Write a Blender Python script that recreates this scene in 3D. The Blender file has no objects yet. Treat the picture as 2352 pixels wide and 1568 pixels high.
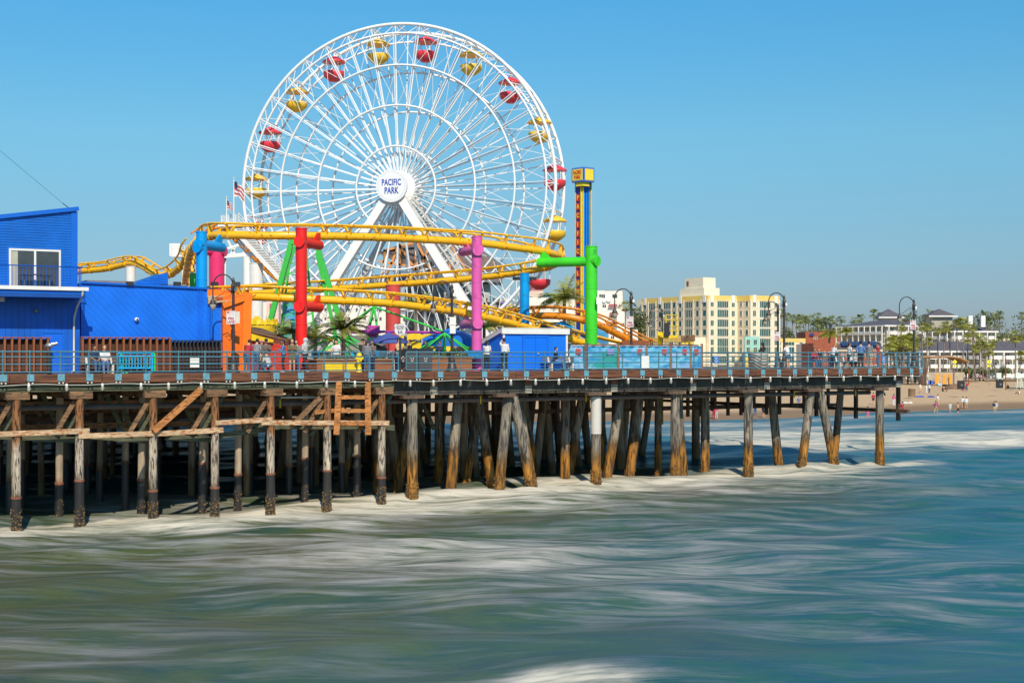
import bpy, math, random
import numpy as np
from mathutils import Vector, Matrix, noise as mnoise
random.seed(7)
V = Vector
C = bpy.context.scene.collection
F = 3267.0; CX = 1176.0; HY = 816.0; E = 7.75
def P(x, y, Y): return V(((x-CX)*Y/F, Y, E+(HY-y)*Y/F))
O = V((-23.33, 64.8, 0)); u = V((.857, .516, 0)).normalized(); n = V((-u.y, u.x, 0)); Z = V((0,0,1))
DZ = 6.86                                  # deck level
PANG = math.atan2(u.y, u.x)
def PL(s, d, z): return O+u*s+n*d+V((0,0,z))
def s_at(x, d=0.0):
    q = (x-CX)/F
    return (q*(O.y+n.y*d)-(O.x+n.x*d))/(u.x-q*u.y)
def on(x, d, z=DZ): return PL(s_at(x, d), d, z)
def zat(y, Y): return E+(HY-y)*Y/F
# ------------------------------------------------------------------ materials
MC = {}
def M(name, col, rough=.55, metal=0, var=.14, scale=2.0, bump=0.0, bscale=25, stretch=(1,1,1), col2=None,
      groove=None, gdark=.55, gbump=.4, spec=.5, rust=None, rustamt=.0, trans=0, zgrad=None):
    if name in MC: return MC[name]
    m = bpy.data.materials.new(name); m.use_nodes = True; MC[name] = m
    nt = m.node_tree; N = nt.nodes; L = nt.links
    b = N['Principled BSDF']
    b.inputs['Roughness'].default_value = rough; b.inputs['Metallic'].default_value = metal
    b.inputs['Specular IOR Level'].default_value = spec
    if trans: b.inputs['Transmission Weight'].default_value = trans
    g = N.new('ShaderNodeNewGeometry')
    mp = N.new('ShaderNodeMapping'); mp.vector_type = 'TEXTURE'; mp.inputs['Rotation'].default_value = (0,0,PANG)
    L.new(g.outputs['Position'], mp.inputs['Vector'])
    mp2 = N.new('ShaderNodeMapping'); mp2.inputs['Scale'].default_value = stretch
    L.new(mp.outputs[0], mp2.inputs['Vector'])
    nz = N.new('ShaderNodeTexNoise'); nz.inputs['Scale'].default_value = scale; nz.inputs['Detail'].default_value = 6
    nz.inputs['Roughness'].default_value = .62
    L.new(mp2.outputs[0], nz.inputs['Vector'])
    mr = N.new('ShaderNodeMapRange'); mr.inputs[1].default_value = .3; mr.inputs[2].default_value = .7
    L.new(nz.outputs[0], mr.inputs[0])
    mx = N.new('ShaderNodeMix'); mx.data_type = 'RGBA'
    L.new(mr.outputs[0], mx.inputs[0])
    c2 = col2 if col2 else tuple(min(1, c*(1+var)) for c in col)
    c1 = tuple(c*(1-var) for c in col)
    mx.inputs[6].default_value = (*c1, 1); mx.inputs[7].default_value = (*c2, 1)
    out = mx.outputs[2]
    if rust:
        n3 = N.new('ShaderNodeTexNoise'); n3.inputs['Scale'].default_value = scale*2.7; n3.inputs['Detail'].default_value = 8
        L.new(mp2.outputs[0], n3.inputs['Vector'])
        m3 = N.new('ShaderNodeMapRange'); m3.inputs[1].default_value = .62-rustamt; m3.inputs[2].default_value = .72-rustamt
        L.new(n3.outputs[0], m3.inputs[0])
        x3 = N.new('ShaderNodeMix'); x3.data_type = 'RGBA'; L.new(m3.outputs[0], x3.inputs[0])
        L.new(out, x3.inputs[6]); x3.inputs[7].default_value = (*rust, 1); out = x3.outputs[2]
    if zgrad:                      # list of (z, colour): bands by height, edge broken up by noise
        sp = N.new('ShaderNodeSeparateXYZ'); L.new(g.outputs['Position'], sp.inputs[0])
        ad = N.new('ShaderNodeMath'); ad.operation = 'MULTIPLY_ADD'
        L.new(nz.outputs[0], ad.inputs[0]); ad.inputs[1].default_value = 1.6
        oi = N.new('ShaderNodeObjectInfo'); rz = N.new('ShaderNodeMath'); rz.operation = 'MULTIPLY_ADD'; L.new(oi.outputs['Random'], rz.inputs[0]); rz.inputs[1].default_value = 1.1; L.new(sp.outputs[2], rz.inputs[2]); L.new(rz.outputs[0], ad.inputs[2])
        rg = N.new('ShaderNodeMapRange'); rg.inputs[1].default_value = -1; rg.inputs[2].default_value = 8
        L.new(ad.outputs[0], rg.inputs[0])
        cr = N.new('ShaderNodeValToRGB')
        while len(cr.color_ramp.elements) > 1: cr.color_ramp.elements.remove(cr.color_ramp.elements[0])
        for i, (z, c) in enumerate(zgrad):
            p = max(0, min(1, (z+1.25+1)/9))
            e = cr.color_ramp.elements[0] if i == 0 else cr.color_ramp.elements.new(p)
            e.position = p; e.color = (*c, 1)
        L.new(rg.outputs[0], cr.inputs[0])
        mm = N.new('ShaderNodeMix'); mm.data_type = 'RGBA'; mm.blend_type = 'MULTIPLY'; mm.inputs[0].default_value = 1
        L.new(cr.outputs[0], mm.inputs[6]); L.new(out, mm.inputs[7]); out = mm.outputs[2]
    bh = None
    if groove:
        d, sp_ = groove; d = V(d).normalized()
        dt = N.new('ShaderNodeVectorMath'); dt.operation = 'DOT_PRODUCT'
        L.new(g.outputs['Position'], dt.inputs[0]); dt.inputs[1].default_value = d/sp_
        fr = N.new('ShaderNodeMath'); fr.operation = 'PINGPONG'; L.new(dt.outputs['Value'], fr.inputs[0]); fr.inputs[1].default_value = .5
        gr = N.new('ShaderNodeMapRange'); gr.inputs[1].default_value = 0; gr.inputs[2].default_value = .09
        L.new(fr.outputs[0], gr.inputs[0]); bh = gr.outputs[0]
        gm = N.new('ShaderNodeMapRange'); L.new(gr.outputs[0], gm.inputs[0]); gm.inputs[3].default_value = gdark; gm.inputs[4].default_value = 1
        gx = N.new('ShaderNodeMix'); gx.data_type = 'RGBA'; gx.blend_type = 'MULTIPLY'; gx.inputs[0].default_value = 1
        L.new(out, gx.inputs[6]); L.new(gm.outputs[0], gx.inputs[7]); out = gx.outputs[2]
    L.new(out, b.inputs['Base Color'])
    if bump or bh:
        bp = N.new('ShaderNodeBump'); bp.inputs['Distance'].default_value = .03
        bp.inputs['Strength'].default_value = max(bump, gbump if bh else 0)
        if bump:
            n2 = N.new('ShaderNodeTexNoise'); n2.inputs['Scale'].default_value = bscale; n2.inputs['Detail'].default_value = 4
            L.new(mp2.outputs[0], n2.inputs['Vector']); h = n2.outputs[0]
            if bh:
                a = N.new('ShaderNodeMath'); a.operation = 'MULTIPLY_ADD'; L.new(h, a.inputs[0]); a.inputs[1].default_value = .3; L.new(bh, a.inputs[2]); h = a.outputs[0]
        else: h = bh
        L.new(h, bp.inputs['Height']); L.new(bp.outputs[0], b.inputs['Normal'])
    return m
# ------------------------------------------------------------------ mesh builder
def frame(d, up=Z):
    d = d.normalized()
    if abs(d.dot(up)) > .98: up = V((1,0,0)) if abs(d.x) < .9 else V((0,1,0))
    a = up.cross(d).normalized(); return a, d.cross(a).normalized()
class MB:
    def __init__(s): s.v = []; s.f = []; s.sm = []
    def add(s, vs, fs, sm=False):
        k = len(s.v); s.v += [tuple(v) for v in vs]; s.f += [tuple(i+k for i in f) for f in fs]; s.sm += [sm]*len(fs); return s
    def par(s, o, a, b, c):            # parallelepiped from corner o with edges a, b, c
        o, a, b, c = V(o), V(a), V(b), V(c)
        if a.cross(b).dot(c) < 0: a, b = b, a
        vs = [o, o+a, o+a+b, o+b, o+c, o+a+c, o+a+b+c, o+b+c]
        return s.add(vs, [(0,3,2,1),(4,5,6,7),(0,1,5,4),(1,2,6,5),(2,3,7,6),(3,0,4,7)])
    def box(s, c, sz, ang=0):
        a = V((math.cos(ang), math.sin(ang), 0))*sz[0]; b = V((-math.sin(ang), math.cos(ang), 0))*sz[1]; h = Z*sz[2]
        return s.par(V(c)-a/2-b/2-h/2, a, b, h)
    def pb(s, s0, s1, d0, d1, z0, z1): return s.par(PL(s0, d0, z0), u*(s1-s0), n*(d1-d0), Z*(z1-z0))
    def beam(s, a, b, w, h, up=Z):
        a, b = V(a), V(b); x, y = frame(b-a, up)
        return s.par(a-x*w/2-y*h/2, x*w, y*h, b-a)
    def tube(s, pts, r, k=8, side=None, flat=1.0, cap=True, closed=False):
        pts = [V(p) for p in pts]; m = len(pts)
        R = r if isinstance(r, (list, tuple)) else [r]*m
        vs = []; fs = []; a = None
        for i, p in enumerate(pts):
            if closed: d = pts[(i+1) % m]-pts[i-1]
            else: d = pts[min(i+1, m-1)]-pts[max(i-1, 0)]
            if d.length < 1e-9: d = Z.copy()
            d.normalize()
            if side is not None: a = (side-d*side.dot(d)).normalized(); b = d.cross(a)
            elif a is None: a, b = frame(d)
            else: a = (a-d*a.dot(d)).normalized(); b = d.cross(a)
            for j in range(k):
                t = 2*math.pi*j/k; vs.append(p+a*math.cos(t)*R[i]+b*math.sin(t)*R[i]*flat)
        for i in range(m if closed else m-1):
            i2 = (i+1) % m
            for j in range(k): fs.append((i*k+j, i*k+(j+1) % k, i2*k+(j+1) % k, i2*k+j))
        s.add(vs, fs, True)
        if cap and not closed: s.add(vs[:k], [tuple(range(k-1, -1, -1))]); s.add(vs[-k:], [tuple(range(k))])
        return s
    def lathe(s, c, prof, k=16):
        c = V(c); vs = []; fs = []
        for r, z in prof:
            for j in range(k): t = 2*math.pi*j/k; vs.append(c+V((r*math.cos(t), r*math.sin(t), z)))
        for i in range(len(prof)-1):
            for j in range(k): fs.append((i*k+j, i*k+(j+1) % k, (i+1)*k+(j+1) % k, (i+1)*k+j))
        s.add(vs, fs, True); s.add(vs[:k], [tuple(range(k-1, -1, -1))]); s.add(vs[-k:], [tuple(range(k))]); return s
    def ell(s, c, r, k=10, m=7, mat=None):
        c = V(c); vs = []; fs = []
        for i in range(m+1):
            p = math.pi*i/m
            for j in range(k):
                t = 2*math.pi*j/k; q = V((r[0]*math.sin(p)*math.cos(t), r[1]*math.sin(p)*math.sin(t), -r[2]*math.cos(p)))
                vs.append(c+(mat @ q if mat else q))
        for i in range(m):
            for j in range(k): fs.append((i*k+j, i*k+(j+1) % k, (i+1)*k+(j+1) % k, (i+1)*k+j))
        return s.add(vs, fs, True)
    def poly(s, pts, ext=None):
        pts = [V(p) for p in pts]; m = len(pts)
        if ext is None: return s.add(pts, [tuple(range(m))])
        e = V(ext); nn = V((0,0,0))
        for i in range(m): nn += (pts[i]-pts[0]).cross(pts[(i+1) % m]-pts[0])
        if nn.dot(e) < 0: pts = pts[::-1]
        vs = pts+[p+e for p in pts]
        return s.add(vs, [tuple(range(m-1, -1, -1)), tuple(range(m, 2*m))]+[(i, (i+1) % m, (i+1) % m+m, i+m) for i in range(m)])
    def ring(s, c, ax, ay, R, r, k=96, q=6):
        return s.tube([V(c)+ax*R*math.cos(2*math.pi*i/k)+ay*R*math.sin(2*math.pi*i/k) for i in range(k)], r, q, closed=True)
    def build(s, name, mat, parent=None, origin=None):
        me = bpy.data.meshes.new(name); A = np.array(s.v, dtype=float)
        if parent is not None: off = V(parent['wl'])
        elif origin is not None: off = V(origin)
        else: off = V((float(A[:,0].mean()), float(A[:,1].mean()), float(A[:,2].min())))
        A = A-np.array(off)
        me.from_pydata([tuple(r) for r in A.tolist()], [], s.f); me.materials.append(mat)
        me.polygons.foreach_set('use_smooth', s.sm); me.update()
        o = bpy.data.objects.new(name, me); C.objects.link(o)
        if parent is not None: o.parent = parent
        else: o.location = off
        o['wl'] = tuple(off)
        return o
def tag(o, label=None, cat=None, group=None, kind=None):
    if label: o['label'] = label
    if cat: o['category'] = cat
    if group: o['group'] = group
    if kind: o['kind'] = kind
    return o
def thing(name, loc, label, cat, group=None):
    o = bpy.data.objects.new(name, None); C.objects.link(o); o.location = loc; o['wl'] = tuple(loc); o.empty_display_size = .3
    return tag(o, label, cat, group)
def kids(o): return [c for c in bpy.data.objects if c.parent == o]
def copy_tree(o, loc=None, parent=None, label=None, rz=None):
    c = o.copy(); C.objects.link(c)
    if parent is not None: c.parent = parent
    if loc is not None: c.location = loc; c['wl'] = tuple(loc)
    if rz is not None: c.rotation_euler = (0,0,rz)
    if label: c['label'] = label
    for ch in list(o.children): copy_tree(ch, parent=c)
    return c
def text(name, s, c, xd, up, size, mat, parent=None, xs=1.0, ext=.008, bold=0.0, yoff=0, shear=0):
    cu = bpy.data.curves.new(name, 'FONT'); cu.body = s; cu.align_x = 'CENTER'; cu.align_y = 'CENTER'
    cu.size = size; cu.extrude = ext; cu.offset = bold; cu.resolution_u = 3; cu.space_character = 1.05
    t = bpy.data.objects.new('tmp_text', cu); C.objects.link(t)
    me = bpy.data.meshes.new_from_object(t, depsgraph=bpy.context.evaluated_depsgraph_get())
    bpy.data.objects.remove(t); bpy.data.curves.remove(cu)
    xd = xd.normalized(); up = up.normalized(); nn = xd.cross(up)
    mb = MB(); mb.v = [tuple(V(c)+xd*v.co.x*xs+up*v.co.y+nn*v.co.z) for v in me.vertices]
    mb.f = [tuple(p.vertices) for p in me.polygons]; mb.sm = [False]*len(mb.f)
    bpy.data.meshes.remove(me)
    return mb.build(name, mat, parent)
# ------------------------------------------------------------------ palette
yel = M('coaster_yellow', (.98,.50,.012), .3, var=.06, scale=1.5, rust=(.45,.16,.02), rustamt=.03, spec=.6)
yeld = M('coaster_orange', (.80,.27,.01), .35, var=.1, scale=1.5, rust=(.35,.1,.02), rustamt=.06)
red = M('red_paint', (.86,.016,.012), .38, var=.14, scale=.8, rust=(.95,.1,.03), rustamt=-.03)
pink = M('orchid_paint', (.74,.11,.40), .38, var=.14, scale=.8, rust=(.5,.09,.3), rustamt=.03)
mag = M('raspberry_paint', (.80,.035,.16), .35, var=.06)
cyan = M('azure_paint', (.0,.33,.80), .36, var=.16, scale=.8, rust=(.02,.2,.45), rustamt=.03)
green = M('lime_paint', (.06,.66,.025), .34, var=.16, scale=.7, rust=(.05,.42,.03), rustamt=.04)
green2 = M('ride_green', (.05,.50,.06), .4, var=.1)
white = M('white_paint', (.80,.79,.75), .5, var=.06)
whites = M('white_steel', (.84,.83,.80), .4, var=.04)
offw = M('weathered_white', (.66,.63,.55), .6, var=.15)
grey = M('grey_metal', (.24,.25,.27), .5, .3, var=.15)
dgrey = M('dark_metal', (.045,.045,.05), .45, .3, var=.2)
black = M('black_plastic', (.018,.018,.02), .5, var=.2)
lampm = M('bronze_lamp_paint', (.065,.055,.05), .45, .4, var=.25, rust=(.12,.06,.04), rustamt=.02)
globe = M('frosted_lamp_glass', (.50,.42,.30), .25, var=.1)
railm = M('rail_blue', (.065,.20,.26), .5, var=.25, scale=9, rust=(.30,.26,.20), rustamt=.02)
platem = M('plate_blue', (.13,.33,.42), .6, var=.35, scale=12, rust=(.30,.22,.14), rustamt=.0)
fas = M('fascia_plank', (.17,.062,.028), .75, var=.5, scale=1.6, stretch=(.25,3,7), bump=.6, bscale=6, rust=(.045,.02,.012), rustamt=.1)
deckm = M('deck_plank', (.17,.10,.065), .8, var=.4, scale=2, bump=.4, groove=(u, .25), rust=(.1,.06,.04))
oldw = M('old_timber', (.23,.125,.06), .85, var=.5, scale=2.2, stretch=(.5,.5,2), bump=.6, rust=(.05,.035,.025), rustamt=.08)
greenw = M('green_timber', (.105,.11,.062), .85, var=.45, scale=2, stretch=(.4,1,3), bump=.5, rust=(.05,.05,.035), rustamt=.08)
rustw = M('rusty_timber', (.50,.20,.055), .8, var=.45, scale=2.5, stretch=(.6,1,2), bump=.6, rust=(.16,.055,.02), rustamt=.1)
palew = M('pale_timber', (.58,.40,.24), .85, var=.3, scale=3, stretch=(.5,1,2), bump=.6, rust=(.36,.13,.04), rustamt=.12)
darkw = M('dark_timber', (.13,.082,.056), .9, var=.4, scale=2, bump=.4)
concm = M('stained_concrete', (.075,.064,.05), .85, var=.5, scale=1.3, stretch=(1.2,1.2,.35), bump=.5, rust=(.32,.29,.22), rustamt=.0)
rustm = M('rust_plate', (.24,.085,.045), .8, var=.35, scale=4, bump=.4)
pipem = M('pipe_coat', (.13,.10,.085), .7, var=.3, scale=2, groove=(u, .11), gdark=.6)
blue1 = M('blue_siding', (.004,.115,.58), .45, var=.18, scale=.8, groove=(u, .3), gdark=.6)
blue1h = M('blue_corrugated', (.004,.14,.60), .42, var=.18, scale=.8, groove=((0,0,1), .13), gdark=.45, gbump=1)
blue2 = M('blue_diagonal_boards', (.004,.16,.80), .45, var=.16, scale=.7, groove=(u+Z, .26), gdark=.8, gbump=.3)
blue3 = M('bright_blue_boards', (.006,.19,.85), .45, var=.06, groove=(u, .09), gdark=.75)
bluet = M('blue_trim', (.004,.13,.62), .4, var=.06)
blued = M('blue_door', (.004,.14,.78), .42, var=.05)
orng = M('orange_boards', (.90,.17,.008), .5, var=.1, groove=(u+Z, .3), gdark=.85, gbump=.3)
orngt = M('orange_trim', (.92,.21,.008), .5, var=.08)
slatw = M('stained_slats', (.28,.085,.03), .6, var=.3, scale=3, stretch=(3,3,.5))
glassd = M('dark_glass', (.05,.055,.06), .08, var=.2, spec=.9)
teal = M('teal_glass', (.02,.11,.11), .12, var=.35, scale=.8, spec=.9)
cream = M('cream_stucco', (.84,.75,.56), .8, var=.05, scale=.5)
creamd = M('tan_stucco', (.72,.53,.32), .8, var=.06, scale=.5)
ylw = M('yellow_stucco', (.86,.60,.16), .8, var=.05, scale=.5)
mint = M('mint_stucco', (.30,.58,.50), .8, var=.05, scale=.5)
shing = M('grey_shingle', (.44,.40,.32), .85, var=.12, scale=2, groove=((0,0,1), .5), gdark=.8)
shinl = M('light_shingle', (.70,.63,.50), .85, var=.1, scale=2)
roofm = M('slate_roof', (.11,.10,.115), .8, var=.25, scale=1)
brickm = M('red_brick', (.34,.095,.05), .85, var=.2, scale=1.5, groove=((0,0,1), .4), gdark=.85)
brownr = M('brown_shingle_roof', (.20,.115,.07), .85, var=.35, scale=5, stretch=(1,1,3), bump=.6)
skin1 = M('skin_light', (.62,.34,.22), .6, var=.06); skin2 = M('skin_tan', (.40,.20,.11), .6, var=.06)
hairb = M('hair_black', (.015,.012,.011), .5, var=.3); hairn = M('hair_brown', (.07,.035,.018), .5, var=.3); hairy = M('hair_blond', (.42,.26,.11), .5, var=.2)
def cloth(name, c): return M('cloth_'+name, c, .85, var=.14, scale=6, bump=.3, bscale=9)
jean = cloth('denim', (.05,.12,.24)); cwhite = cloth('white', (.72,.71,.70)); cblack = cloth('black', (.02,.02,.024)); cgrey = cloth('grey', (.22,.22,.24))
cnavy = cloth('navy', (.02,.035,.09)); cred = cloth('red', (.42,.03,.05)); ckhaki = cloth('khaki', (.48,.33,.18)); cpink = cloth('pink', (.62,.12,.25)); ctan = cloth('tan', (.60,.42,.22))
cblue = cloth('blue', (.10,.20,.42)); clgrey = cloth('light_grey', (.50,.50,.49)); ccamo = cloth('olive', (.16,.12,.06)); ctaupe = cloth('taupe', (.16,.12,.10))
frond = M('palm_frond', (.27,.29,.04), .55, var=.5, scale=.9, rust=(.26,.17,.04), rustamt=.05)
frondf = M('far_palm_frond', (.20,.24,.07), .6, var=.5, scale=.6, rust=(.20,.14,.05), rustamt=.04)
bark = M('palm_bark', (.23,.17,.12), .9, var=.3, scale=4, stretch=(1,1,4), bump=.7)
leafm = M('tree_leaves', (.12,.145,.055), .7, var=.5, scale=.35)
# ------------------------------------------------------------------ world, sun, camera
sc = bpy.context.scene
EL = math.radians(42); SD = V((.2,-.98,0)).normalized()
w = bpy.data.worlds.new('World'); sc.world = w; w.use_nodes = True; nt = w.node_tree
bg = nt.nodes['Background']; sky = nt.nodes.new('ShaderNodeTexSky'); sky.sky_type = 'NISHITA'; sky.sun_disc = False
sky.sun_elevation = EL; sky.sun_rotation = math.atan2(SD.x, SD.y)
sky.air_density = 1.0; sky.dust_density = .4; sky.ozone_density = 3.0; sky.altitude = 0
hs = nt.nodes.new('ShaderNodeHueSaturation'); hs.inputs['Saturation'].default_value = 1.12; hs.inputs['Value'].default_value = 1.12; hs.inputs['Hue'].default_value = .487
nt.links.new(sky.outputs[0], hs.inputs['Color']); tc = nt.nodes.new('ShaderNodeTexCoord'); sxyz = nt.nodes.new('ShaderNodeSeparateXYZ'); nt.links.new(tc.outputs['Generated'], sxyz.inputs[0])
cr_ = nt.nodes.new('ShaderNodeValToRGB'); nt.links.new(sxyz.outputs[2], cr_.inputs[0]); e_ = cr_.color_ramp.elements
e_[0].position = 0; e_[0].color = (.305,.365,.56,1); e_[1].position = .26; e_[1].color = (.38,.84,1.0,1); k_ = cr_.color_ramp.elements.new(.09); k_.color = (.42,.56,.66,1); k2_ = cr_.color_ramp.elements.new(.15); k2_.color = (.50,.73,.78,1)
mx_ = nt.nodes.new('ShaderNodeMix'); mx_.data_type = 'RGBA'; mx_.blend_type = 'MULTIPLY'; mx_.inputs[0].default_value = 1; nt.links.new(hs.outputs[0], mx_.inputs[6]); nt.links.new(cr_.outputs[0], mx_.inputs[7])
nt.links.new(mx_.outputs[2], bg.inputs[0]); bg.inputs[1].default_value = .12
sl = bpy.data.lights.new('Sun', 'SUN'); sl.energy = 4.5; sl.angle = math.radians(.5); sl.color = (1, .89, .73)
so = bpy.data.objects.new('Sun', sl); C.objects.link(so)
so.rotation_euler = (-(SD*math.cos(EL)+Z*math.sin(EL))).to_track_quat('-Z', 'Y').to_euler()
cam = bpy.data.cameras.new('Camera'); cam.lens = 36*F/2352; cam.sensor_width = 36; cam.shift_y = (HY-784)/2352; cam.clip_end = 30000; cam.clip_start = .5
co = bpy.data.objects.new('Camera', cam); C.objects.link(co); co.location = (0,0,E); co.rotation_euler = (math.pi/2,0,0); sc.camera = co
sc.view_settings.view_transform = 'Standard'; sc.view_settings.look = 'None'; sc.view_settings.exposure = 0
# ------------------------------------------------------------------ the sea
shore = [(-3000,40),(-200,140),(-9,164),(28.5,171),(50,193),(75,206.5),(140,240),(400,340),(3000,1500)]
def shoreY(x): return np.interp(x, [a for a,_ in shore], [b for _,b in shore])
xs = np.concatenate([-np.geomspace(4000,75,14), np.arange(-70,105,.42), np.geomspace(110,4000,14)])
ys = np.concatenate([-np.geomspace(3000,20,10), np.arange(6,150,.36), np.arange(150,215,.7), np.array([230,300,500,1500])])
X, Y = np.meshgrid(xs, ys)
def smooth(a, b, v): t = np.clip((v-a)/(b-a), 0, 1); return t*t*(3-2*t)
rng = np.random.RandomState(5); front = [38,183,352,494,622,752,877]; big = [948,1160,1370,1552,1720,1870,2022]
def vnoise(x, y, seed):         # cheap value noise
    r = np.random.RandomState(seed).rand(256, 256)
    xi = np.floor(x).astype(int); yi = np.floor(y).astype(int); fx = x-xi; fy = y-yi
    fx = fx*fx*(3-2*fx); fy = fy*fy*(3-2*fy)
    a = r[yi % 256, xi % 256]; b = r[yi % 256, (xi+1) % 256]; c = r[(yi+1) % 256, xi % 256]; d = r[(yi+1) % 256, (xi+1) % 256]
    return (a*(1-fx)+b*fx)*(1-fy)+(c*(1-fx)+d*fx)*fy
S = (X-O.x)*u.x+(Y-O.y)*u.y; D = (X-O.x)*n.x+(Y-O.y)*n.y
lvl = np.interp(S, [0,10,22,30,45,60], [-.3,-.28,-.1,.12,.2,.48])*np.exp(-(np.clip(-D,0,99)/14)**2)*np.exp(-(np.clip(D-12,0,99)/25)**2)
nearshore = smooth(90, 6, shoreY(X)-Y)
wob = 5*vnoise(X*.05+3, Y*.03, 1)+2.2*vnoise(X*.16, Y*.09, 2)
h = .16*np.sin((Y*.95+X*.16+wob*1.3)*2*math.pi/9.5)+.10*np.sin((Y-X*.45+wob)*2*math.pi/5.2)+.24*(vnoise(X*.10+.6*Y*.02, Y*.17, 3)-.5)+.10*(vnoise(X*.35, Y*.5, 4)-.5)
H = h*(1-.75*nearshore)+lvl
ds = shoreY(X)-Y                                  # distance to the beach
far = smooth(8, 30, X)
# foam (real white water): bands that run along the shore, the surf round the piles, streaks elsewhere
def band(c, wd, v): return np.exp(-((v-c)/wd)**2)
wv = 5*(vnoise(X*.045, Y*.02, 8)-.5)
Yb = Y-.02*X+wv
foam = 1.5*smooth(10,24,X)*np.clip(band(118.5,10,Yb)+.45*band(134,5,Yb), 0, 1)
foam += .30*smooth(5,25,X)*band(150,7,Yb)+.55*band(9,6,ds+2*wv*.4)+.35*band(26,7,ds+wv)
foam *= (1-.75*smooth(-6,-3,D)*smooth(66,62,S)*smooth(75,20,D)*0)
surf = np.exp(-((D+.5-2.0*vnoise(S*.22,D*.2,11)*1.5)/3.1)**2)*np.interp(S, [-15,3,9,20,34,58,63,68], [.25,.3,.65,.85,.95,.75,.25,.0])
foam += surf*1.0
foam += .38*np.exp(-((D-6)/6)**2)*smooth(20,30,S)*smooth(64,58,S)+.6*np.exp(-((D-9)/7)**2)*smooth(32,20,S)  # surf under the deck; left part added for pale haze and bounce light
def fb(x, y, sd, o=4):
    t_ = 0; am = .5
    for i_ in range(o): t_ = t_+am*vnoise(x*2**i_, y*2**i_, sd+i_); am *= .5
    return t_/(1-.5**o)
st = fb(X*.05+.03*Y, Y*.09, 40)
foam = np.where(Y > 104, foam*1.35*(.75+.5*fb(X*.1, Y*.3, 50)), foam*(.45+1.0*fb(X*.22, Y*.35, 50)))
patch = (.30+.42*smooth(.35,.7,st))*np.exp(-((X+3.5)/12)**2-((Y-56+.1*X)/9)**2)+.30*smooth(.4,.65,st)*np.exp(-((X-9)/9)**2-((Y-64)/10)**2)
patch += .34*smooth(-13,-2,D)*smooth(64,50,S)*(.5+st)
patch += .10+.24*smooth(.40,.7,fb(X*.07+9, Y*.11, 60))
foam += np.minimum(patch, .72)*(D < 2)
foam += 1.5*(.4+fb(X*.6, Y*.6, 90))*np.exp(-(((X-1.5)/1.7)**2)-(((Y-33.4)/1.6)**2))+.5*np.exp(-(((X-18)/1.3)**2)-(((Y-42)/3)**2))
for v_ in front+big+[1141,1226,1836,1922]:       # churned rings where the surf breaks round the front piles
    pc_ = on(v_, .6); r2_ = np.hypot(X-pc_.x, Y-pc_.y); foam += .55*np.exp(-((r2_-.75)/.5)**2)*(.6+.8*vnoise(X*1.1, Y*1.1, 71)); H = H+.10*np.exp(-((r2_-.6)/.6)**2)
foam = np.clip(foam, 0, 1)
H = H+.28*band(119,4,Yb)*smooth(12,22,X)+.30*surf*vnoise(S*.7,D*.7,15)
# hue: 0 olive, 1 blue-teal
hue = np.clip(smooth(-12, 20, X+.28*(46-np.minimum(Y,90))+12*(vnoise(X*.05,Y*.05,20)-.5))+ smooth(8,20,D), 0, 1)
hue = np.where(Y > 100, np.maximum(hue, smooth(98,106,Y)), hue)
nv = X.size; me = bpy.data.meshes.new('sea'); me.vertices.add(nv)
me.vertices.foreach_set('co', np.stack([X, Y, H], -1).ravel())
r_, c_ = X.shape; idx = np.arange(nv).reshape(r_, c_)
q = np.stack([idx[:-1,:-1], idx[:-1,1:], idx[1:,1:], idx[1:,:-1]], -1).reshape(-1, 4)
me.loops.add(q.size); me.loops.foreach_set('vertex_index', q.ravel()); me.polygons.add(len(q))
me.polygons.foreach_set('loop_start', np.arange(0, q.size, 4)); me.polygons.foreach_set('loop_total', np.full(len(q), 4))
me.polygons.foreach_set('use_smooth', np.ones(len(q), bool)); me.update(calc_edges=True)
for nm, arr in (('foam', foam), ('hue', hue)):
    at = me.attributes.new(nm, 'FLOAT', 'POINT'); at.data.foreach_set('value', arr.ravel().astype(np.float32))
m = bpy.data.materials.new('sea_water'); m.use_nodes = True; nt = m.node_tree; N = nt.nodes; L = nt.links; b = N['Principled BSDF']
g = N.new('ShaderNodeNewGeometry')
def nmath(op, a, b_=None, c=None):
    x = N.new('ShaderNodeMath'); x.operation = op
    for i, v in enumerate((a, b_, c)):
        if v is None: continue
        if isinstance(v, (int, float)): x.inputs[i].default_value = v
        else: L.new(v, x.inputs[i])
    return x.outputs[0]
def nnoise(vec, scale, detail, dist=0, rough=.55):
    x = N.new('ShaderNodeTexNoise'); x.inputs['Scale'].default_value = scale; x.inputs['Detail'].default_value = detail
    x.inputs['Distortion'].default_value = dist; x.inputs['Roughness'].default_value = rough; L.new(vec, x.inputs['Vector']); return x.outputs[0]
def nmap(v, a, b_, c=0, d=1):
    x = N.new('ShaderNodeMapRange'); L.new(v, x.inputs[0])
    for i, k in enumerate((a, b_, c, d)): x.inputs[i+1].default_value = k
    return x.outputs[0]
def nmix(f, a, b_, t='MIX'):
    x = N.new('ShaderNodeMix'); x.data_type = 'RGBA'; x.blend_type = t
    if isinstance(f, (int, float)): x.inputs[0].default_value = f
    else: L.new(f, x.inputs[0])
    for i, v in ((6, a), (7, b_)):
        if isinstance(v, tuple): x.inputs[i].default_value = (*v, 1)
        else: L.new(v, x.inputs[i])
    return x.outputs[2]
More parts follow.
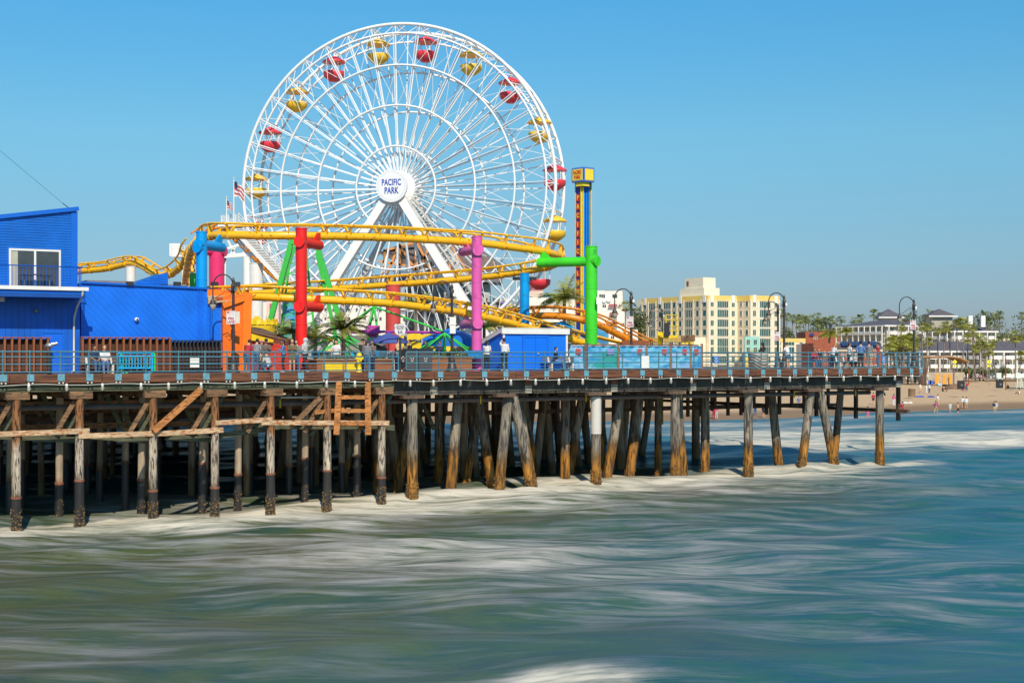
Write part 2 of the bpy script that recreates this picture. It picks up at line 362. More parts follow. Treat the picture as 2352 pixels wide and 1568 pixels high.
# warp the position, then stretch it: long silky streaks
warp = N.new('ShaderNodeTexNoise'); warp.inputs['Scale'].default_value = .09; warp.inputs['Detail'].default_value = 2
L.new(g.outputs['Position'], warp.inputs['Vector'])
wa = N.new('ShaderNodeVectorMath'); wa.operation = 'MULTIPLY_ADD'; L.new(warp.outputs['Color'], wa.inputs[0]); wa.inputs[1].default_value = (2,4.5,0); L.new(g.outputs['Position'], wa.inputs[2])
def streak(rot, sc_):
    mp = N.new('ShaderNodeMapping'); mp.inputs['Rotation'].default_value = (0,0,rot); mp.inputs['Scale'].default_value = sc_; L.new(wa.outputs[0], mp.inputs[0]); return mp.outputs[0]
s1 = nnoise(streak(math.radians(27), (.20,1.05,1)), 1.0, 7, .2, .62)
s2 = nnoise(streak(math.radians(-22), (.16,1.3,1)), 1.0, 7, .2, .62)
s3 = nnoise(streak(math.radians(3), (.55,1.4,1)), .8, 10, .5, .68)
s4 = nnoise(streak(math.radians(-5), (.35,5.5,1)), 1.0, 8, .1, .72)
sel = nmap(nnoise(g.outputs['Position'], .05, 2), .42, .58)
fo = N.new('ShaderNodeAttribute'); fo.attribute_name = 'foam'; hu = N.new('ShaderNodeAttribute'); hu.attribute_name = 'hue'
sa = nmath('ADD', nmath('MULTIPLY', s1, nmath('SUBTRACT', 1.0, sel)), nmath('MULTIPLY', s2, sel))
stn = nmath('ADD', nmath('MULTIPLY', sa, .56), nmath('ADD', nmath('MULTIPLY', s3, .24), nmath('MULTIPLY', s4, .20)))
F_ = fo.outputs['Fac']
k1 = nmap(nmath('SUBTRACT', stn, nmap(F_, 0, 1.0, .555, .435)), -.045, .10, 0, 1)
fm = nmath('MULTIPLY', k1, nmap(F_, 0, .8, .12, .92))
deep = nmix(hu.outputs['Fac'], (.062,.086,.038), (.010,.098,.140))
tint = nmix(nmap(s3, .38, .62), (1.35,1.2,.8), (.62,.86,1.05))
deep = nmix(1.0, deep, tint, 'MULTIPLY')
low = nnoise(g.outputs['Position'], .07, 3)
inv = nmath('SUBTRACT', 1.0, hu.outputs['Fac'])
deep = nmix(nmath('MULTIPLY', nmap(low, .50, .62, 0, .5), inv), deep, (.115,.090,.068))
deep = nmix(nmath('MULTIPLY', nmap(low, .36, .45, .7, 0), inv), deep, (.020,.075,.065))
deep = nmix(nmath('MULTIPLY', nmap(nnoise(streak(0, (.12,.3,1)), 1.0, 4), .52, .66, 0, .45), hu.outputs['Fac']), deep, (.055,.125,.105))
fcol = nmix(nmap(F_, .45, .95), (.47,.44,.44), (.72,.66,.54))
colr = nmix(fm, deep, fcol)
L.new(colr, b.inputs['Base Color'])
L.new(nmap(fm, 0, 1, .30, .8), b.inputs['Roughness']); b.inputs['IOR'].default_value = 1.33; b.inputs['Specular IOR Level'].default_value = .30
bp = N.new('ShaderNodeBump'); bp.inputs['Strength'].default_value = .5; bp.inputs['Distance'].default_value = .25; L.new(stn, bp.inputs['Height']); L.new(bp.outputs[0], b.inputs['Normal'])
me.materials.append(m); so_ = bpy.data.objects.new('sea', me); C.objects.link(so_); tag(so_, kind='structure', label='silky green to blue sea with white surf streaks')
# ------------------------------------------------------------------ sand, ground, hill
xs = np.concatenate([-np.geomspace(3000,200,6), np.arange(-180,330,3.0), np.geomspace(350,3000,8)]); dd = np.concatenate([[-30,-12,-5,-2], np.arange(0,60,1.2), np.arange(60,300,5), np.geomspace(320,12000,12)])
Xs, Dd = np.meshgrid(xs, dd); Ys = shoreY(Xs)+Dd
Hs = np.interp(Dd, [-30,-4,0,12,60,170,300,12000], [-3,-.5,.02,.75,1.3,1.9,2.0,2.0])+.10*(vnoise(Xs*.3,Ys*.3,31)-.5)*(Dd > 8)*(Dd < 200)
me = bpy.data.meshes.new('beach_sand'); nv = Xs.size; me.vertices.add(nv); me.vertices.foreach_set('co', np.stack([Xs,Ys,Hs],-1).ravel())
r_, c_ = Xs.shape; idx = np.arange(nv).reshape(r_, c_); q = np.stack([idx[:-1,:-1], idx[:-1,1:], idx[1:,1:], idx[1:,:-1]], -1).reshape(-1,4)
me.loops.add(q.size); me.loops.foreach_set('vertex_index', q.ravel()); me.polygons.add(len(q)); me.polygons.foreach_set('loop_start', np.arange(0,q.size,4)); me.polygons.foreach_set('loop_total', np.full(len(q),4))
me.update(calc_edges=True)
at = me.attributes.new('wet', 'FLOAT', 'POINT'); at.data.foreach_set('value', (1-smooth(5, 13, Dd+3*(vnoise(Xs*.08,Dd*0,33)-.5))).ravel().astype(np.float32))
m = bpy.data.materials.new('sand'); m.use_nodes = True; nt = m.node_tree; N = nt.nodes; L = nt.links; b = N['Principled BSDF']; g = N.new('ShaderNodeNewGeometry')
wt = N.new('ShaderNodeAttribute'); wt.attribute_name = 'wet'
sn = nnoise(g.outputs['Position'], 1.1, 8, 0, .7)
mpk = N.new('ShaderNodeMapping'); mpk.inputs['Rotation'].default_value = (0,0,math.radians(-33)); mpk.inputs['Scale'].default_value = (.05,.7,1); L.new(g.outputs['Position'], mpk.inputs[0])
kelp = nmap(nnoise(mpk.outputs[0], 1.2, 6, 1.5, .7), .60, .66, 0, .7)
base = nmix(nmap(sn, .35, .68), (.50,.33,.175), (.68,.46,.26)); base = nmix(wt.outputs['Fac'], base, (.26,.16,.085))
base = nmix(nmath('MULTIPLY', kelp, nmap(wt.outputs['Fac'], .0, .5, .05, 1)), base, (.09,.05,.03)); L.new(base, b.inputs['Base Color'])
b.inputs['Roughness'].default_value = .9
bp = N.new('ShaderNodeBump'); bp.inputs['Strength'].default_value = .6; bp.inputs['Distance'].default_value = .15; L.new(sn, bp.inputs['Height']); L.new(bp.outputs[0], b.inputs['Normal'])
me.materials.append(m); o = bpy.data.objects.new('beach_sand', me); C.objects.link(o); tag(o, kind='structure')
hillm = M('hill_ground', (.10,.095,.055), .9, var=.4, scale=.05, bump=.5, bscale=.4)
hb = MB(); hv = []; hf = []; kx = 70; prof = [(0,2),(25,7),(60,13),(120,16),(400,20),(3000,24)]
for i in range(kx):
    x = 30+i*14
    for j, (dy, z) in enumerate(prof): hv.append((x, 560+dy+6*math.sin(i*.5), -1+(z+1)*min(1, .25+max(0,(i-3))*.06)+1.2*math.sin(i*.9+j)))
for i in range(kx-1):
    for j in range(len(prof)-1): a = i*6+j; hf.append((a, a+6, a+7, a+1))
hb.add(hv, hf, True); tag(hb.build('hill', hillm), kind='structure')
road = MB(); road.par((60,330,2.06), (700,130,0), (-2,9,0), (0,0,.05)); tag(road.build('promenade_path', M('path_concrete', (.42,.38,.32), .9, scale=.5)), kind='structure')
# ------------------------------------------------------------------ the pier
S0, S1, DW = -14.0, 59.4, 58.0
pier = thing('pier', PL(20, 20, 4), 'long wooden pier deck with brown plank edge carrying the amusement park', 'pier')
MB().pb(S0, S1, .0, DW, DZ-.12, DZ).build('deck', deckm, pier)
MB().pb(S0, S1-2, DW+.01, 76, DZ-.13, DZ-.01).build('deck', deckm, pier); MB().pb(S0-40, 44, 76.01, 118, DZ-.13, DZ-.01).build('deck', deckm, pier)  # rear decks out of view, added to shade the water below
for d in (40, 52, 62, 72): MB().pb(S0, S1-3, d, d+.4, 5.5, 6.4).build('girder', darkw, pier)
k = S0; fb = MB(); i = 0
while k < S1+.01:
    e = min(S1+.25, k+random.choice((4.2,5.1,6.0))); off = random.uniform(0,.02)
    fb.pb(k+.012, e-.012, -.14-off, -.002, DZ-.37, DZ+.01); k = e; i += 1
    if e >= S1: break
fb.build('edge_plank', fas, pier)
fb = MB(); fb.pb(S0, S1, .1, .3, DZ-.43, DZ-.375); fb.build('ledger', M('ledger_timber', (.30,.11,.05), .8, var=.4, scale=2, stretch=(.3,1,3)), pier)
MB().pb(S1+.002, S1+.16, .0, DW, DZ-.37, DZ+.005).build('end_plank', fas, pier)
SM = s_at(896)                       # where the old timber bents give way to the newer pier
xm = MB(); xm.pb(S0, SM+.3, .12, .45, 6.06, 6.42); xm.build('stringer', greenw, pier)
for d in (4.2, 8.4, 12.6): MB().pb(S0, SM+2, d, d+.35, 6.04, 6.44).build('stringer', greenw, pier)
SG = s_at(2080)
joints = [SM+.35]+[s_at(v) for v in (1224,1422,1604,1774,1914)]+[SG]
for a, b_ in zip(joints, joints[1:]):
    MB().pb(a+.01, b_-.01, .55, 1.05, 5.62, 6.40).build('girder', concm, pier)
for d in (6.5, 13, 20): MB().pb(SM, S1-.5, d, d+.5, 5.62, 6.40).build('girder', concm, pier)
MB().pb(SG-.55, SG-.05, 1.06, 40, 5.64, 6.38).build('girder', concm, pier)
for v in (1006,1224,1422,1604,1774,1914,2077):
    q_ = s_at(v); MB().pb(q_-.22, q_+.22, .46, .545, 6.08, 6.44).build('bracket', rustm, pier)
    MB().pb(q_-.2, q_+.24, .50, .547, 5.63, 6.07).build('bearing_block', M('pale_block', (.36,.33,.26), .85, var=.35, scale=3, bump=.4), pier)
# joists under the deck
for i in range(27):
    s_ = S0+1+i*2.75
    if s_ < S1: MB().pb(s_, s_+.2, .45, DW, 6.3, DZ-.12).build('joist', darkw, pier)
# caps
BX = [-14,-7.5]                       # bents beyond the left edge of the picture, in s
front = [38,183,352,494,622,752,877]
bents = [s_at(38)-4.6]+[s_at(v, .3) for v in front]
for s_ in bents:
    MB().pb(s_-.52, s_+.52, -.05, 34, 5.72, 6.055).build('cap_beam', oldw, pier)
big = [948,1160,1370,1552,1720,1870,2022]
for v in big:
    s_ = s_at(v, .4); MB().pb(s_-.62, s_+.62, .25, 38, 5.44, 5.615).build('cap_beam', darkw, pier)
# walers, braces and the orange ladder frame of the old section
def fb_(name, x0, y0, x1, y1, d, w_, h_, mt, d1=None):
    d1 = d if d1 is None else d1
    a = on(x0, d, 0); b2 = on(x1, d1, 0); a.z = zat(y0, a.y); b2.z = zat(y1, b2.y)
    return MB().beam(a, b2, w_, h_).build(name, mt, pier)
for x0,y0,x1,y1 in ((-60,999,205,989),(180,1001,360,995),(355,996,512,987),(494,971,625,963),(600,970,893,971)):
    fb_('waler', x0, y0, x1, y1, -.02, .14, .24, palew)
for x0,y0,x1,y1 in ((-20,1000,172,1010),(200,1000,340,1012),(380,1004,505,1010),(505,1000,640,981),(640,978,905,982)):
    fb_('waler', x0, y0, x1, y1, .62, .14, .28, greenw)
for x in (38,183,352,494,622,752,877):
    fb_('brace', x-6, 911, x-54, 992, .30, .12, .2, oldw); fb_('brace', x+22, 905, x-38, 1000, .75, .12, .2, greenw)
    fb_('brace', x+60, 905, x+98, 985, 4.0, .12, .22, greenw); fb_('brace', x+85, 905, x+120, 985, 4.1, .12, .22, greenw)
fb_('brace', 352, 990, 462, 894, -.22, .16, .3, rustw); fb_('brace', 668, 980, 764, 884, .2, .14, .24, oldw)
for x, d in ((776,-.12),(842,-.12)): fb_('ladder_rail', x+3, 876, x-3 if x < 800 else x+4, 998, d, .16, .3, rustw)
for y in (913, 944, 973): fb_('ladder_rung', 779, y-1, 843, y-1, -.1, .12, .2, rustw)
for x0,y0,x1,y1 in ((722,947,790,940),(722,975,872,973)): fb_('ladder_rung', x0, y0, x1, y1, .1, .12, .2, rustw)
for y, d in ((925,6),(940,9),(958,12),(975,7),(918,14),(950,16)):
    MB().beam(PL(S0, d, zat(y, 68+d)), PL(SM+3, d, zat(y, 68+d)), .16, .3).build('waler', darkw if d > 9 else oldw, pier)
# pipe with yellow straps, lower catwalk hung under the deck
pm = MB(); pm.tube([PL(S0+i*2, 1.5, 5.28) for i in range(0, 36)], .14, 10); pm.build('pipe', pipem, pier)
for v in (336,1100,1178,1342,1560,1705,1820,1960,640): MB().tube([PL(s_at(v,1.5), 1.3, 5.05), PL(s_at(v,1.5), 1.3, 5.50)], .05, 6).build('pipe_strap', M('strap_yellow', (.75,.50,.02), .5), pier)
MB().tube([on(640, 1, 5.6)+V((0,0,.0)), on(760, 1, 5.58)], .05, 6).build('conduit', offw, pier)
cw = s_at(898)
for d in (9.0, 10.6): MB().pb(cw, S1+1.5, d, d+.14, 4.05, 4.27).build('catwalk_beam', darkw, pier)
for i in range(34):
    s_ = cw+1+i*((S1-cw)/34)
    if s_ > S1+1.3: break
    MB().pb(s_, s_+.22, 8.86, 8.995, 3.6+.5*((i*7) % 3 == 0), 5.5).build('catwalk_hanger', darkw, pier)
cb = MB()
for d0 in range(2, 50, 4):
    q_ = PL(S1+.1, d0, 0); cb.par(PL(S1-.2, d0, 3.3), u*.22, n*.22, Z*2.6)
cb.pb(S1-.4, S1-.15, 1, 50, 3.85, 4.08); cb.build('catwalk_end_frame', darkw, pier)
# ------------------------------------------------------------------ piles
zt = [(-1,(.55,.5,.3)),(.7,(.5,.42,.28)),(1.3,(.9,.9,.9)),(8,(1,1,1))]
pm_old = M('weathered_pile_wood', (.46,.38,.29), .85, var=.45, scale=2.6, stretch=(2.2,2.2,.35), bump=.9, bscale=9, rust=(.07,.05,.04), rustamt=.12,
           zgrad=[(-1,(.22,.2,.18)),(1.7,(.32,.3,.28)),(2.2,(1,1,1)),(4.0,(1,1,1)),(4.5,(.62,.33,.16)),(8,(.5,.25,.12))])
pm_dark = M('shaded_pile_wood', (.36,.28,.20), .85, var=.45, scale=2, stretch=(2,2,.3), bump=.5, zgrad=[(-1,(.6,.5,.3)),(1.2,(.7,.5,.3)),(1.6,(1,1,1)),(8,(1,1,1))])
pm_big = M('algae_stained_pile', (.30,.255,.19), .75, var=.6, scale=1.5, stretch=(2.2,2.2,.3), bump=.7, rust=(.07,.065,.065), rustamt=.13,
           zgrad=[(-1,(.42,.22,.06)),(1.9,(1.25,.62,.09)),(2.4,(.50,.34,.16)),(3.0,(.8,.78,.78)),(8,(.9,.9,.92))])
sleevem = M('black_pile_jacket', (.028,.025,.024), .35, var=.4, scale=2, stretch=(2,2,.3), bump=.3)
barn = M('barnacle_crust', (.21,.125,.045), .9, var=.6, scale=7, bump=.9, rust=(.06,.04,.02), rustamt=.1)
wrapm = M('pale_pile_wrap', (.62,.58,.52), .6, var=.08)
def wl(s_): return float(np.interp(s_, [0,10,22,30,45,60], [-.3,-.28,-.1,.12,.2,.48]))
def barnacles(mb, a, b_, r, cnt, hgt):
    d = (b_-a).normalized(); ax, ay = frame(d)
    for i in range(cnt):
        t = random.random(); zz = hgt*(t**1.5); an = random.uniform(0, 6.283); p = a+d*(zz/max(.3,abs(d.z)))
        rr = random.uniform(.03,.075)*(1.15-.5*t)
        mb.ell(p+ax*math.cos(an)*r*1.05+ay*math.sin(an)*r*1.05, (rr,rr,rr*random.uniform(.6,1.1)), 6, 4)
def pile(a, b_, r, mt, label, group, sleeve=None, barn_n=0, wrap=False, cat='pile'):
    if 'shade' in label and CX+a.x*F/a.y > 1640 and (a-O).dot(n) > 6: return
    t = thing('pile', a, label, cat, group)
    steps = 10; pts = [a+(b_-a)*i/steps for i in range(steps+1)]
    rs = [r*(1.06-.1*i/steps)*random.uniform(.985,1.015) for i in range(steps+1)]
    MB().tube(pts, rs, 12).build('shaft', mt, t)
    if sleeve:
        k0 = sleeve; MB().tube([a, a+(b_-a)*k0], r*1.13, 12).build('jacket', sleevem, t)
        c = a+(b_-a)*k0; MB().tube([c-Z*.05, c+Z*.05], r*1.22, 12).build('jacket_band', rustm, t)
    if barn_n:
        mb = MB(); barnacles(mb, a+(b_-a).normalized()*.35, b_, r*1.05, barn_n, 1.25); mb.build('barnacles', barn, t)
    if wrap: MB().tube([a+(b_-a)*.62, a+(b_-a)*.985], r*1.1, 14).build('wrap', wrapm, t)
    return t
ordw = ['first','second','third','fourth','fifth','sixth','seventh']
slv = {38:0,183:.42,352:0,494:0,622:.40,752:.40,877:0}
for i, v in enumerate(front):
    s_ = s_at(v, .15); z0 = wl(s_)-.6
    sl_ = slv[v] if slv[v] else .38
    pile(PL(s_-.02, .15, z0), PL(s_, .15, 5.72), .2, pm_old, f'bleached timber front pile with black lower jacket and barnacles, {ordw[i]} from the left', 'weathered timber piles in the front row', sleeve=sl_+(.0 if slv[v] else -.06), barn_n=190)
bigl = ['dark stained front pile with brown algae base, just right of the orange ladder frame', None, 'front pile with a pale wrap around its top', 'front pile spotted with pale patches, between the wrapped pile and the pale post', 'pale cream front pile with brown base standing in green water', None, 'rightmost front pile under the end of the pier']
for i, v in enumerate(big):
    s_ = s_at(v, .7); z0 = wl(s_)-.6
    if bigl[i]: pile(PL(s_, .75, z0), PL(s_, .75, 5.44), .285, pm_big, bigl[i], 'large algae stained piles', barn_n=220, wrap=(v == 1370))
for xt, xb, lab in ((1168,1141,'left leaning pile of the splayed pair near the middle of the pier'),(1180,1226,'right leaning pile of the splayed pair near the middle of the pier'),
                    (1864,1836,'left leaning pile of the splayed pair near the pier end'),(1884,1922,'right leaning pile of the splayed pair near the pier end')):
    s_ = s_at(xb, .7); pile(PL(s_, .65, wl(s_)-.6), PL(s_at(xt,.8), .85, 5.44), .28, pm_big, lab, 'large algae stained piles', barn_n=200)
for i, v in enumerate([-118]+front):
    for k_, d in enumerate((3.6, 7.2, 11, 15, 19.5, 24, 29, 36, 44, 53)):
        s_ = (s_at(v,.15) if v > 0 else s_at(38)-4.6)+random.uniform(-.7,.7)+(k_ % 2)*1.3
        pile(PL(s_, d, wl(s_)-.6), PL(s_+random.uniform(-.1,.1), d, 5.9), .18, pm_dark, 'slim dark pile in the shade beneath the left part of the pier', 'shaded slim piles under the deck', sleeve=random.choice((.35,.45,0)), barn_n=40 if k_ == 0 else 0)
for i, v in enumerate(big):
    for k_, d in enumerate((4.2, 8, 12.5, 17, 22, 27, 33, 41, 50, 60)):
        s0_ = s_at(v, .4)+random.uniform(-.5,.5)
        lean = [0, random.choice((-1.2,1.2)), 0, random.choice((-1,1)), 0, .8, -.8][(k_+i) % 7]
        if i >= 4 and 0 < k_ < 2: continue
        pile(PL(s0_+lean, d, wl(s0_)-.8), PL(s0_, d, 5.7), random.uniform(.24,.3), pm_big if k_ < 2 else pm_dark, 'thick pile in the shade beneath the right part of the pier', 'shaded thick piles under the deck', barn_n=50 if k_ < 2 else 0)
        if k_ in (1,3) and i < 5:
            pile(PL(s0_+2.4-lean*.8, d+1.2, wl(s0_)-.8), PL(s0_+2.4, d+1.2, 5.7), .26, pm_dark, 'thick pile in the shade beneath the right part of the pier', 'shaded thick piles under the deck')
for i, v in enumerate(big[:4]):
    for k_, d in enumerate((2.6, 6.2, 10.4, 15, 20, 26)):
        s0_ = s_at(v, .4)+random.uniform(1.8,4.2); ln = random.choice((-1.3,-.6,0,.6,1.3))
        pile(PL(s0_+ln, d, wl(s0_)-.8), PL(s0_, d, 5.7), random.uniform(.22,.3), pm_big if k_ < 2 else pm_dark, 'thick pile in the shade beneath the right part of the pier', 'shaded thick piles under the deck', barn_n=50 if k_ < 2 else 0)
# ------------------------------------------------------------------ railing
px = [v/1.7415 for v in (11,119,241,355,469,583,714,820,908,1011,1100,1198,1296,1383,1479,1572,1667,1756,1845,1932,2017,2099,2180,2260,2339,2414,2490,2563,2635,2707,2776,2845,2913,2980,3045,3108,3172,3233,3294,3354,3413,3472,3529,3586,3638,3676)]
def railing(label, slist, sa, sb, ends=True, dd_=0.0):
    t = thing('railing', PL(sa, dd_, DZ), label, 'railing', 'blue pipe railings along the pier edge')
    for z in (7.92, 7.68, 7.34, 6.98): MB().tube([PL(sa, dd_, z), PL((sa+sb)/2, dd_, z), PL(sb, dd_, z)], .033 if z < 7.9 else .038, 8).build('rail', railm, t)
    for z in (7.52, 7.16): MB().tube([PL(sa, dd_, z), PL(sb, dd_, z)], .007, 4).build('wire', grey, t)
    for s_ in slist:
        p = MB().tube([PL(s_, dd_, DZ-.3), PL(s_, dd_, 7.92)], .036, 8); p.ell(PL(s_, dd_, 7.95), (.05,.05,.045), 8, 5)
        for z in (7.68,7.34,6.98): p.tube([PL(s_, dd_, z-.05), PL(s_, dd_, z+.05)], .05, 8)
        po = p.build('post', railm, t)
        b_ = MB().pb(s_-.16, s_+.16, dd_-.19, dd_-.165, DZ-.30, DZ+.02)
        b_.build('base_plate', platem, po)
        q_ = MB()
        for e in (-.09, .09): q_.pb(s_+e-.035, s_+e+.035, dd_-.185, dd_-.166, DZ-.42, DZ-.35)
        q_.build('bolt', offw, po)
    if ends:
        for s_ in (sa, sb): MB().tube([PL(s_, dd_, 6.98), PL(s_, dd_, 7.92)], .033, 8).build('end_post', railm, t)
    return t
gapL, gapR = s_at(915), s_at(933)
slist = [s_at(x) for x in px]
railing('blue pipe railing left of the chained gap, along the blue buildings', [s_at(-60)]+[s for s in slist if s < gapL], S0, gapL)
railing('blue pipe railing right of the chained gap, running to the pier end', [s for s in slist if s > gapR], gapR, S1)
t = thing('railing', PL(S1-.1, 1, DZ), 'dark blue pipe railing across the far end of the pier', 'railing')
for z in (7.92,7.68,7.34,6.98): MB().tube([PL(S1-.1, .1, z), PL(S1-.1, 30, z)], .033, 6).build('rail', railm, t)
for i in range(16): MB().tube([PL(S1-.1, 1.2+i*1.9, DZ), PL(S1-.1, 1.2+i*1.9, 7.92)], .045, 6).build('post', M('dark_blue_post', (.02,.07,.16), .5), t)
for k_, z in (('upper',7.7), ('lower',7.15)):
    a, b_ = PL(gapL, 0, z), PL(gapR, 0, z); pts = [a.lerp(b_, i/10)-Z*.16*math.sin(math.pi*i/10) for i in range(11)]
    tag(MB().tube(pts, .018, 6).build('chain', rustm), f'{k_} rusty chain hanging across the railing gap', 'chain')
tag(MB().tube([PL(S0+i*1.0, -.15, 6.39+.035*math.sin(i*1.7)) for i in range(int(S1-S0)+1)], .018, 6).build('cable', offw), 'thin white cable strung along the pier edge below the planks', 'cable')
lx = [v/1.7415 for v in (112,263,406,560,670,800,934,1054,1182,1301,1414,1523,1635,1728,1836,1941,2037,2136,2229,2324,2418,2506,2595,2677,2759,2843,2921,2995,3074,3152,3222,3299,3367,3435,3504,3572,3640,3703)]
jar = thing('caged_light', PL(s_at(lx[0]), -.17, 6.42), 'small white caged jar light hanging under the pier edge planks', 'light', 'caged jar lights along the pier edge')
c0 = V(jar['wl'])
MB().lathe(c0, [(.03,.02),(.06,0),(.06,-.13),(.05,-.14)], 10).build('socket', white, jar)
MB().lathe(c0, [(.045,-.14),(.052,-.2),(.045,-.28),(.015,-.32)], 10).build('glass_jar', M('jar_glass', (.55,.52,.42), .15), jar)
q_ = MB()
for i in range(4): a = i*math.pi/2; q_.tube([c0+V((math.cos(a)*.065, math.sin(a)*.065, -.13)), c0+V((math.cos(a)*.068, math.sin(a)*.068, -.27)), c0+V((0,0,-.345))], .007, 4)
q_.build('cage', offw, jar)
for x in lx[1:]:
    if s_at(x) < S1+.3: copy_tree(jar, PL(s_at(x), -.17, 6.42))
# ------------------------------------------------------------------ blue buildings at the left
def quadwall(mb, pts, th=.15):            # outline in (s,z) at depth d -> thin wall
    return mb
BB = thing('blue_building', PL(-8, 6, DZ), 'two storey blue building with corrugated upper floor and sloping roof line', 'building')
d1 = 4.6
sR = s_at(176, d1); sW = s_at(184, d1+.3); sL = -16
def zp(y, x, d): return zat(y, on(x, d).y)
zg = zp(668, 180, d1)                          # balcony slab
mb = MB(); zr = zp(482, 176, d1); zl = zr-(zr-zp(500,0,d1))*(sR-sL)/(sR-s_at(0,d1))
mb.poly([PL(sL,d1,zg), PL(sR,d1,zg), PL(sR,d1,zr), PL(sL,d1,zl)], n*8); mb.build('upper_wall', blue1h, BB)
MB().poly([PL(sL,d1+.35,DZ), PL(sW,d1+.35,DZ), PL(sW,d1+.35,zg-.25), PL(sL,d1+.35,zg-.25)], n*8).build('lower_wall', blue1, BB)
mb = MB(); mb.beam(PL(sL,d1-.05,zl+.05), PL(sR+.08,d1-.05,zr+.06), .18, .2); mb.build('roof_edge', bluet, BB)
MB().pb(sR-.28, sR+.04, d1-.04, d1-.005, zg, zr-.1).build('corner_trim', bluet, BB)
# sliding window
wl_, wr_ = s_at(20,d1), s_at(139,d1); zt_, zb_ = zp(570,22,d1), zp(667,60,d1)
wf = MB(); 
for a,b_ in ((wl_,wl_+.09),((wl_+wr_)/2-.05,(wl_+wr_)/2+.05),(wr_-.09,wr_)): wf.pb(a,b_,d1-.07,d1-.004,zb_,zt_)
wf.pb(wl_+.09,wr_-.09,d1-.065,d1-.006,zt_-.1,zt_); wfo = wf.build('window', white, BB)
MB().pb(wl_+.09,wr_-.09,d1-.03,d1-.008,zb_,zt_-.1).build('pane', glassd, wfo)
MB().pb(wl_+.1,wl_+.42,d1-.036,d1-.031,zb_,zt_-.1).build('curtain', M('curtain', (.45,.42,.32), .8), wfo)
# balcony
sB = s_at(190, d1-1.1); MB().pb(sL, sB+.1, d1-1.25, d1-.0, zg-.22, zg).build('balcony_floor', bluet, BB)
MB().pb(sL, s_at(203,d1-1.3), d1-1.36, d1-1.255, zg-.05, zg+.13).build('gutter', white, BB)
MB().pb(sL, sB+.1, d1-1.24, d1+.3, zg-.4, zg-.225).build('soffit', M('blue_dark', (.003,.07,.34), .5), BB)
zrl = zp(611,100,d1-1.1); bl = MB()
bl.tube([PL(sL,d1-1.1,zrl),PL(sB,d1-1.1,zrl),PL(sB,d1-.05,zrl)], .03, 6); bl.tube([PL(sL,d1-1.1,zg+.12),PL(sB,d1-1.1,zg+.12),PL(sB,d1-.05,zg+.12)], .025, 6)
k = sL
while k < sB: bl.tube([PL(k,d1-1.1,zg),PL(k,d1-1.1,zrl)], .012, 4); k += .16
for k in (.25,.45,.65,.85): bl.tube([PL(sB,d1-k,zg),PL(sB,d1-k,zrl)], .012, 4)
bl.build('balcony_railing', bluet, BB)
# downspout
x_ = 170; ds_ = MB(); a = on(190, d1-1.3, zg-.1)
ds_.tube([a, a+V((0,0,-.15)), on(177,d1-.1,zp(705,177,d1)), on(171,d1+.1,zp(727,171,d1)), on(170,d1+.25,zp(738,170,d1)), on(170,d1+.25,DZ+.12), on(164,d1+.1,DZ+.06)], .055, 8); ds_.build('downspout', offw, BB)
# door
dl, dr = s_at(97,d1+.35), s_at(143,d1+.35); zd = zp(765,120,d1)
dfr = MB(); dfr.pb(dl-.12,dl,d1+.27,d1+.345,DZ,zd+.12); dfr.pb(dr,dr+.12,d1+.27,d1+.345,DZ,zd+.12); dfr.pb(dl,dr,d1+.275,d1+.345,zd,zd+.12); do_ = dfr.build('door_frame', bluet, BB)
MB().pb(dl,dr,d1+.31,d1+.346,DZ,zd).build('door', blued, do_)
MB().ell(on(83, d1+.25, zp(713,83,d1)), (.12,.1,.12)).build('wall_light', grey, BB)
MB().box(on(4, d1-.2, zp(687,4,d1)), (.25,.2,.25)).build('camera', white, BB)
# picnic table on the balcony
tb = thing('picnic_table', on(85, d1-.6, zg), 'small dark table standing on the blue balcony', 'table')
t0 = V(tb['wl']); MB().box(t0+Z*.72, (1.6,.55,.04), PANG).build('tabletop', M('table_grey', (.09,.08,.09), .6), tb)
for e in (-.6,.6): MB().beam(t0+u*e, t0+u*e+Z*.7, .05, .05, n).build('leg', grey, tb)
# building 2: long diagonal boarding
B2 = thing('blue_building', PL(10, 7, DZ), 'long single storey blue building clad in diagonal boards', 'building')
d2 = 5.3; a0, a1 = s_at(186,d2), s_at(476,d2)
MB().poly([PL(a0,d2,DZ), PL(a1,d2,DZ), PL(a1,d2,zp(664,476,d2)), PL(a0,d2,zp(650,200,d2))], n*7).build('wall', blue2, B2)
MB().beam(PL(a0,d2-.05,zp(650,200,d2)+.03), PL(a1+.05,d2-.05,zp(664,476,d2)+.03), .14, .1).build('roof_edge', bluet, B2)
ga = MB(); ga.poly([on(300,d2+2,zp(655,300,d2+2)), on(386,d2+2,zp(665,386,d2+2)), on(386,d2+2,zp(626,386,d2+2)), on(366,d2+2,zp(633,366,d2+2))], n*2.5); ga.build('roof_gable', blue1h, B2)
for v in (455,460,465): MB().tube([on(v,d2-.05,DZ+.3), on(v,d2-.05,zp(662,v,d2))], .03, 6).build('conduit', blue2, B2)
cm = on(314, d2-.1, zp(734,314,d2)); MB().ell(cm, (.12,.12,.11)).build('camera_dome', white, B2); MB().ell(cm-n*.09, (.055,.055,.055)).build('camera_lens', black, B2)
MB().box(on(360,d2+3,zp(640,360,d2)-.2), (.1,.1,.1)).build('vent', dgrey, B2)
for v in (298,407,493):
    c = on(v,d2-.05,zp(657,v,d2)+.12); MB().box(c, (.36,.2,.2), PANG).build('floodlight', dgrey, B2)
MB().pb(s_at(395,d2), s_at(456,d2),d2+2,d2+4,zp(652,395,d2),zp(648,395,d2)).build('skylight', grey, B2)
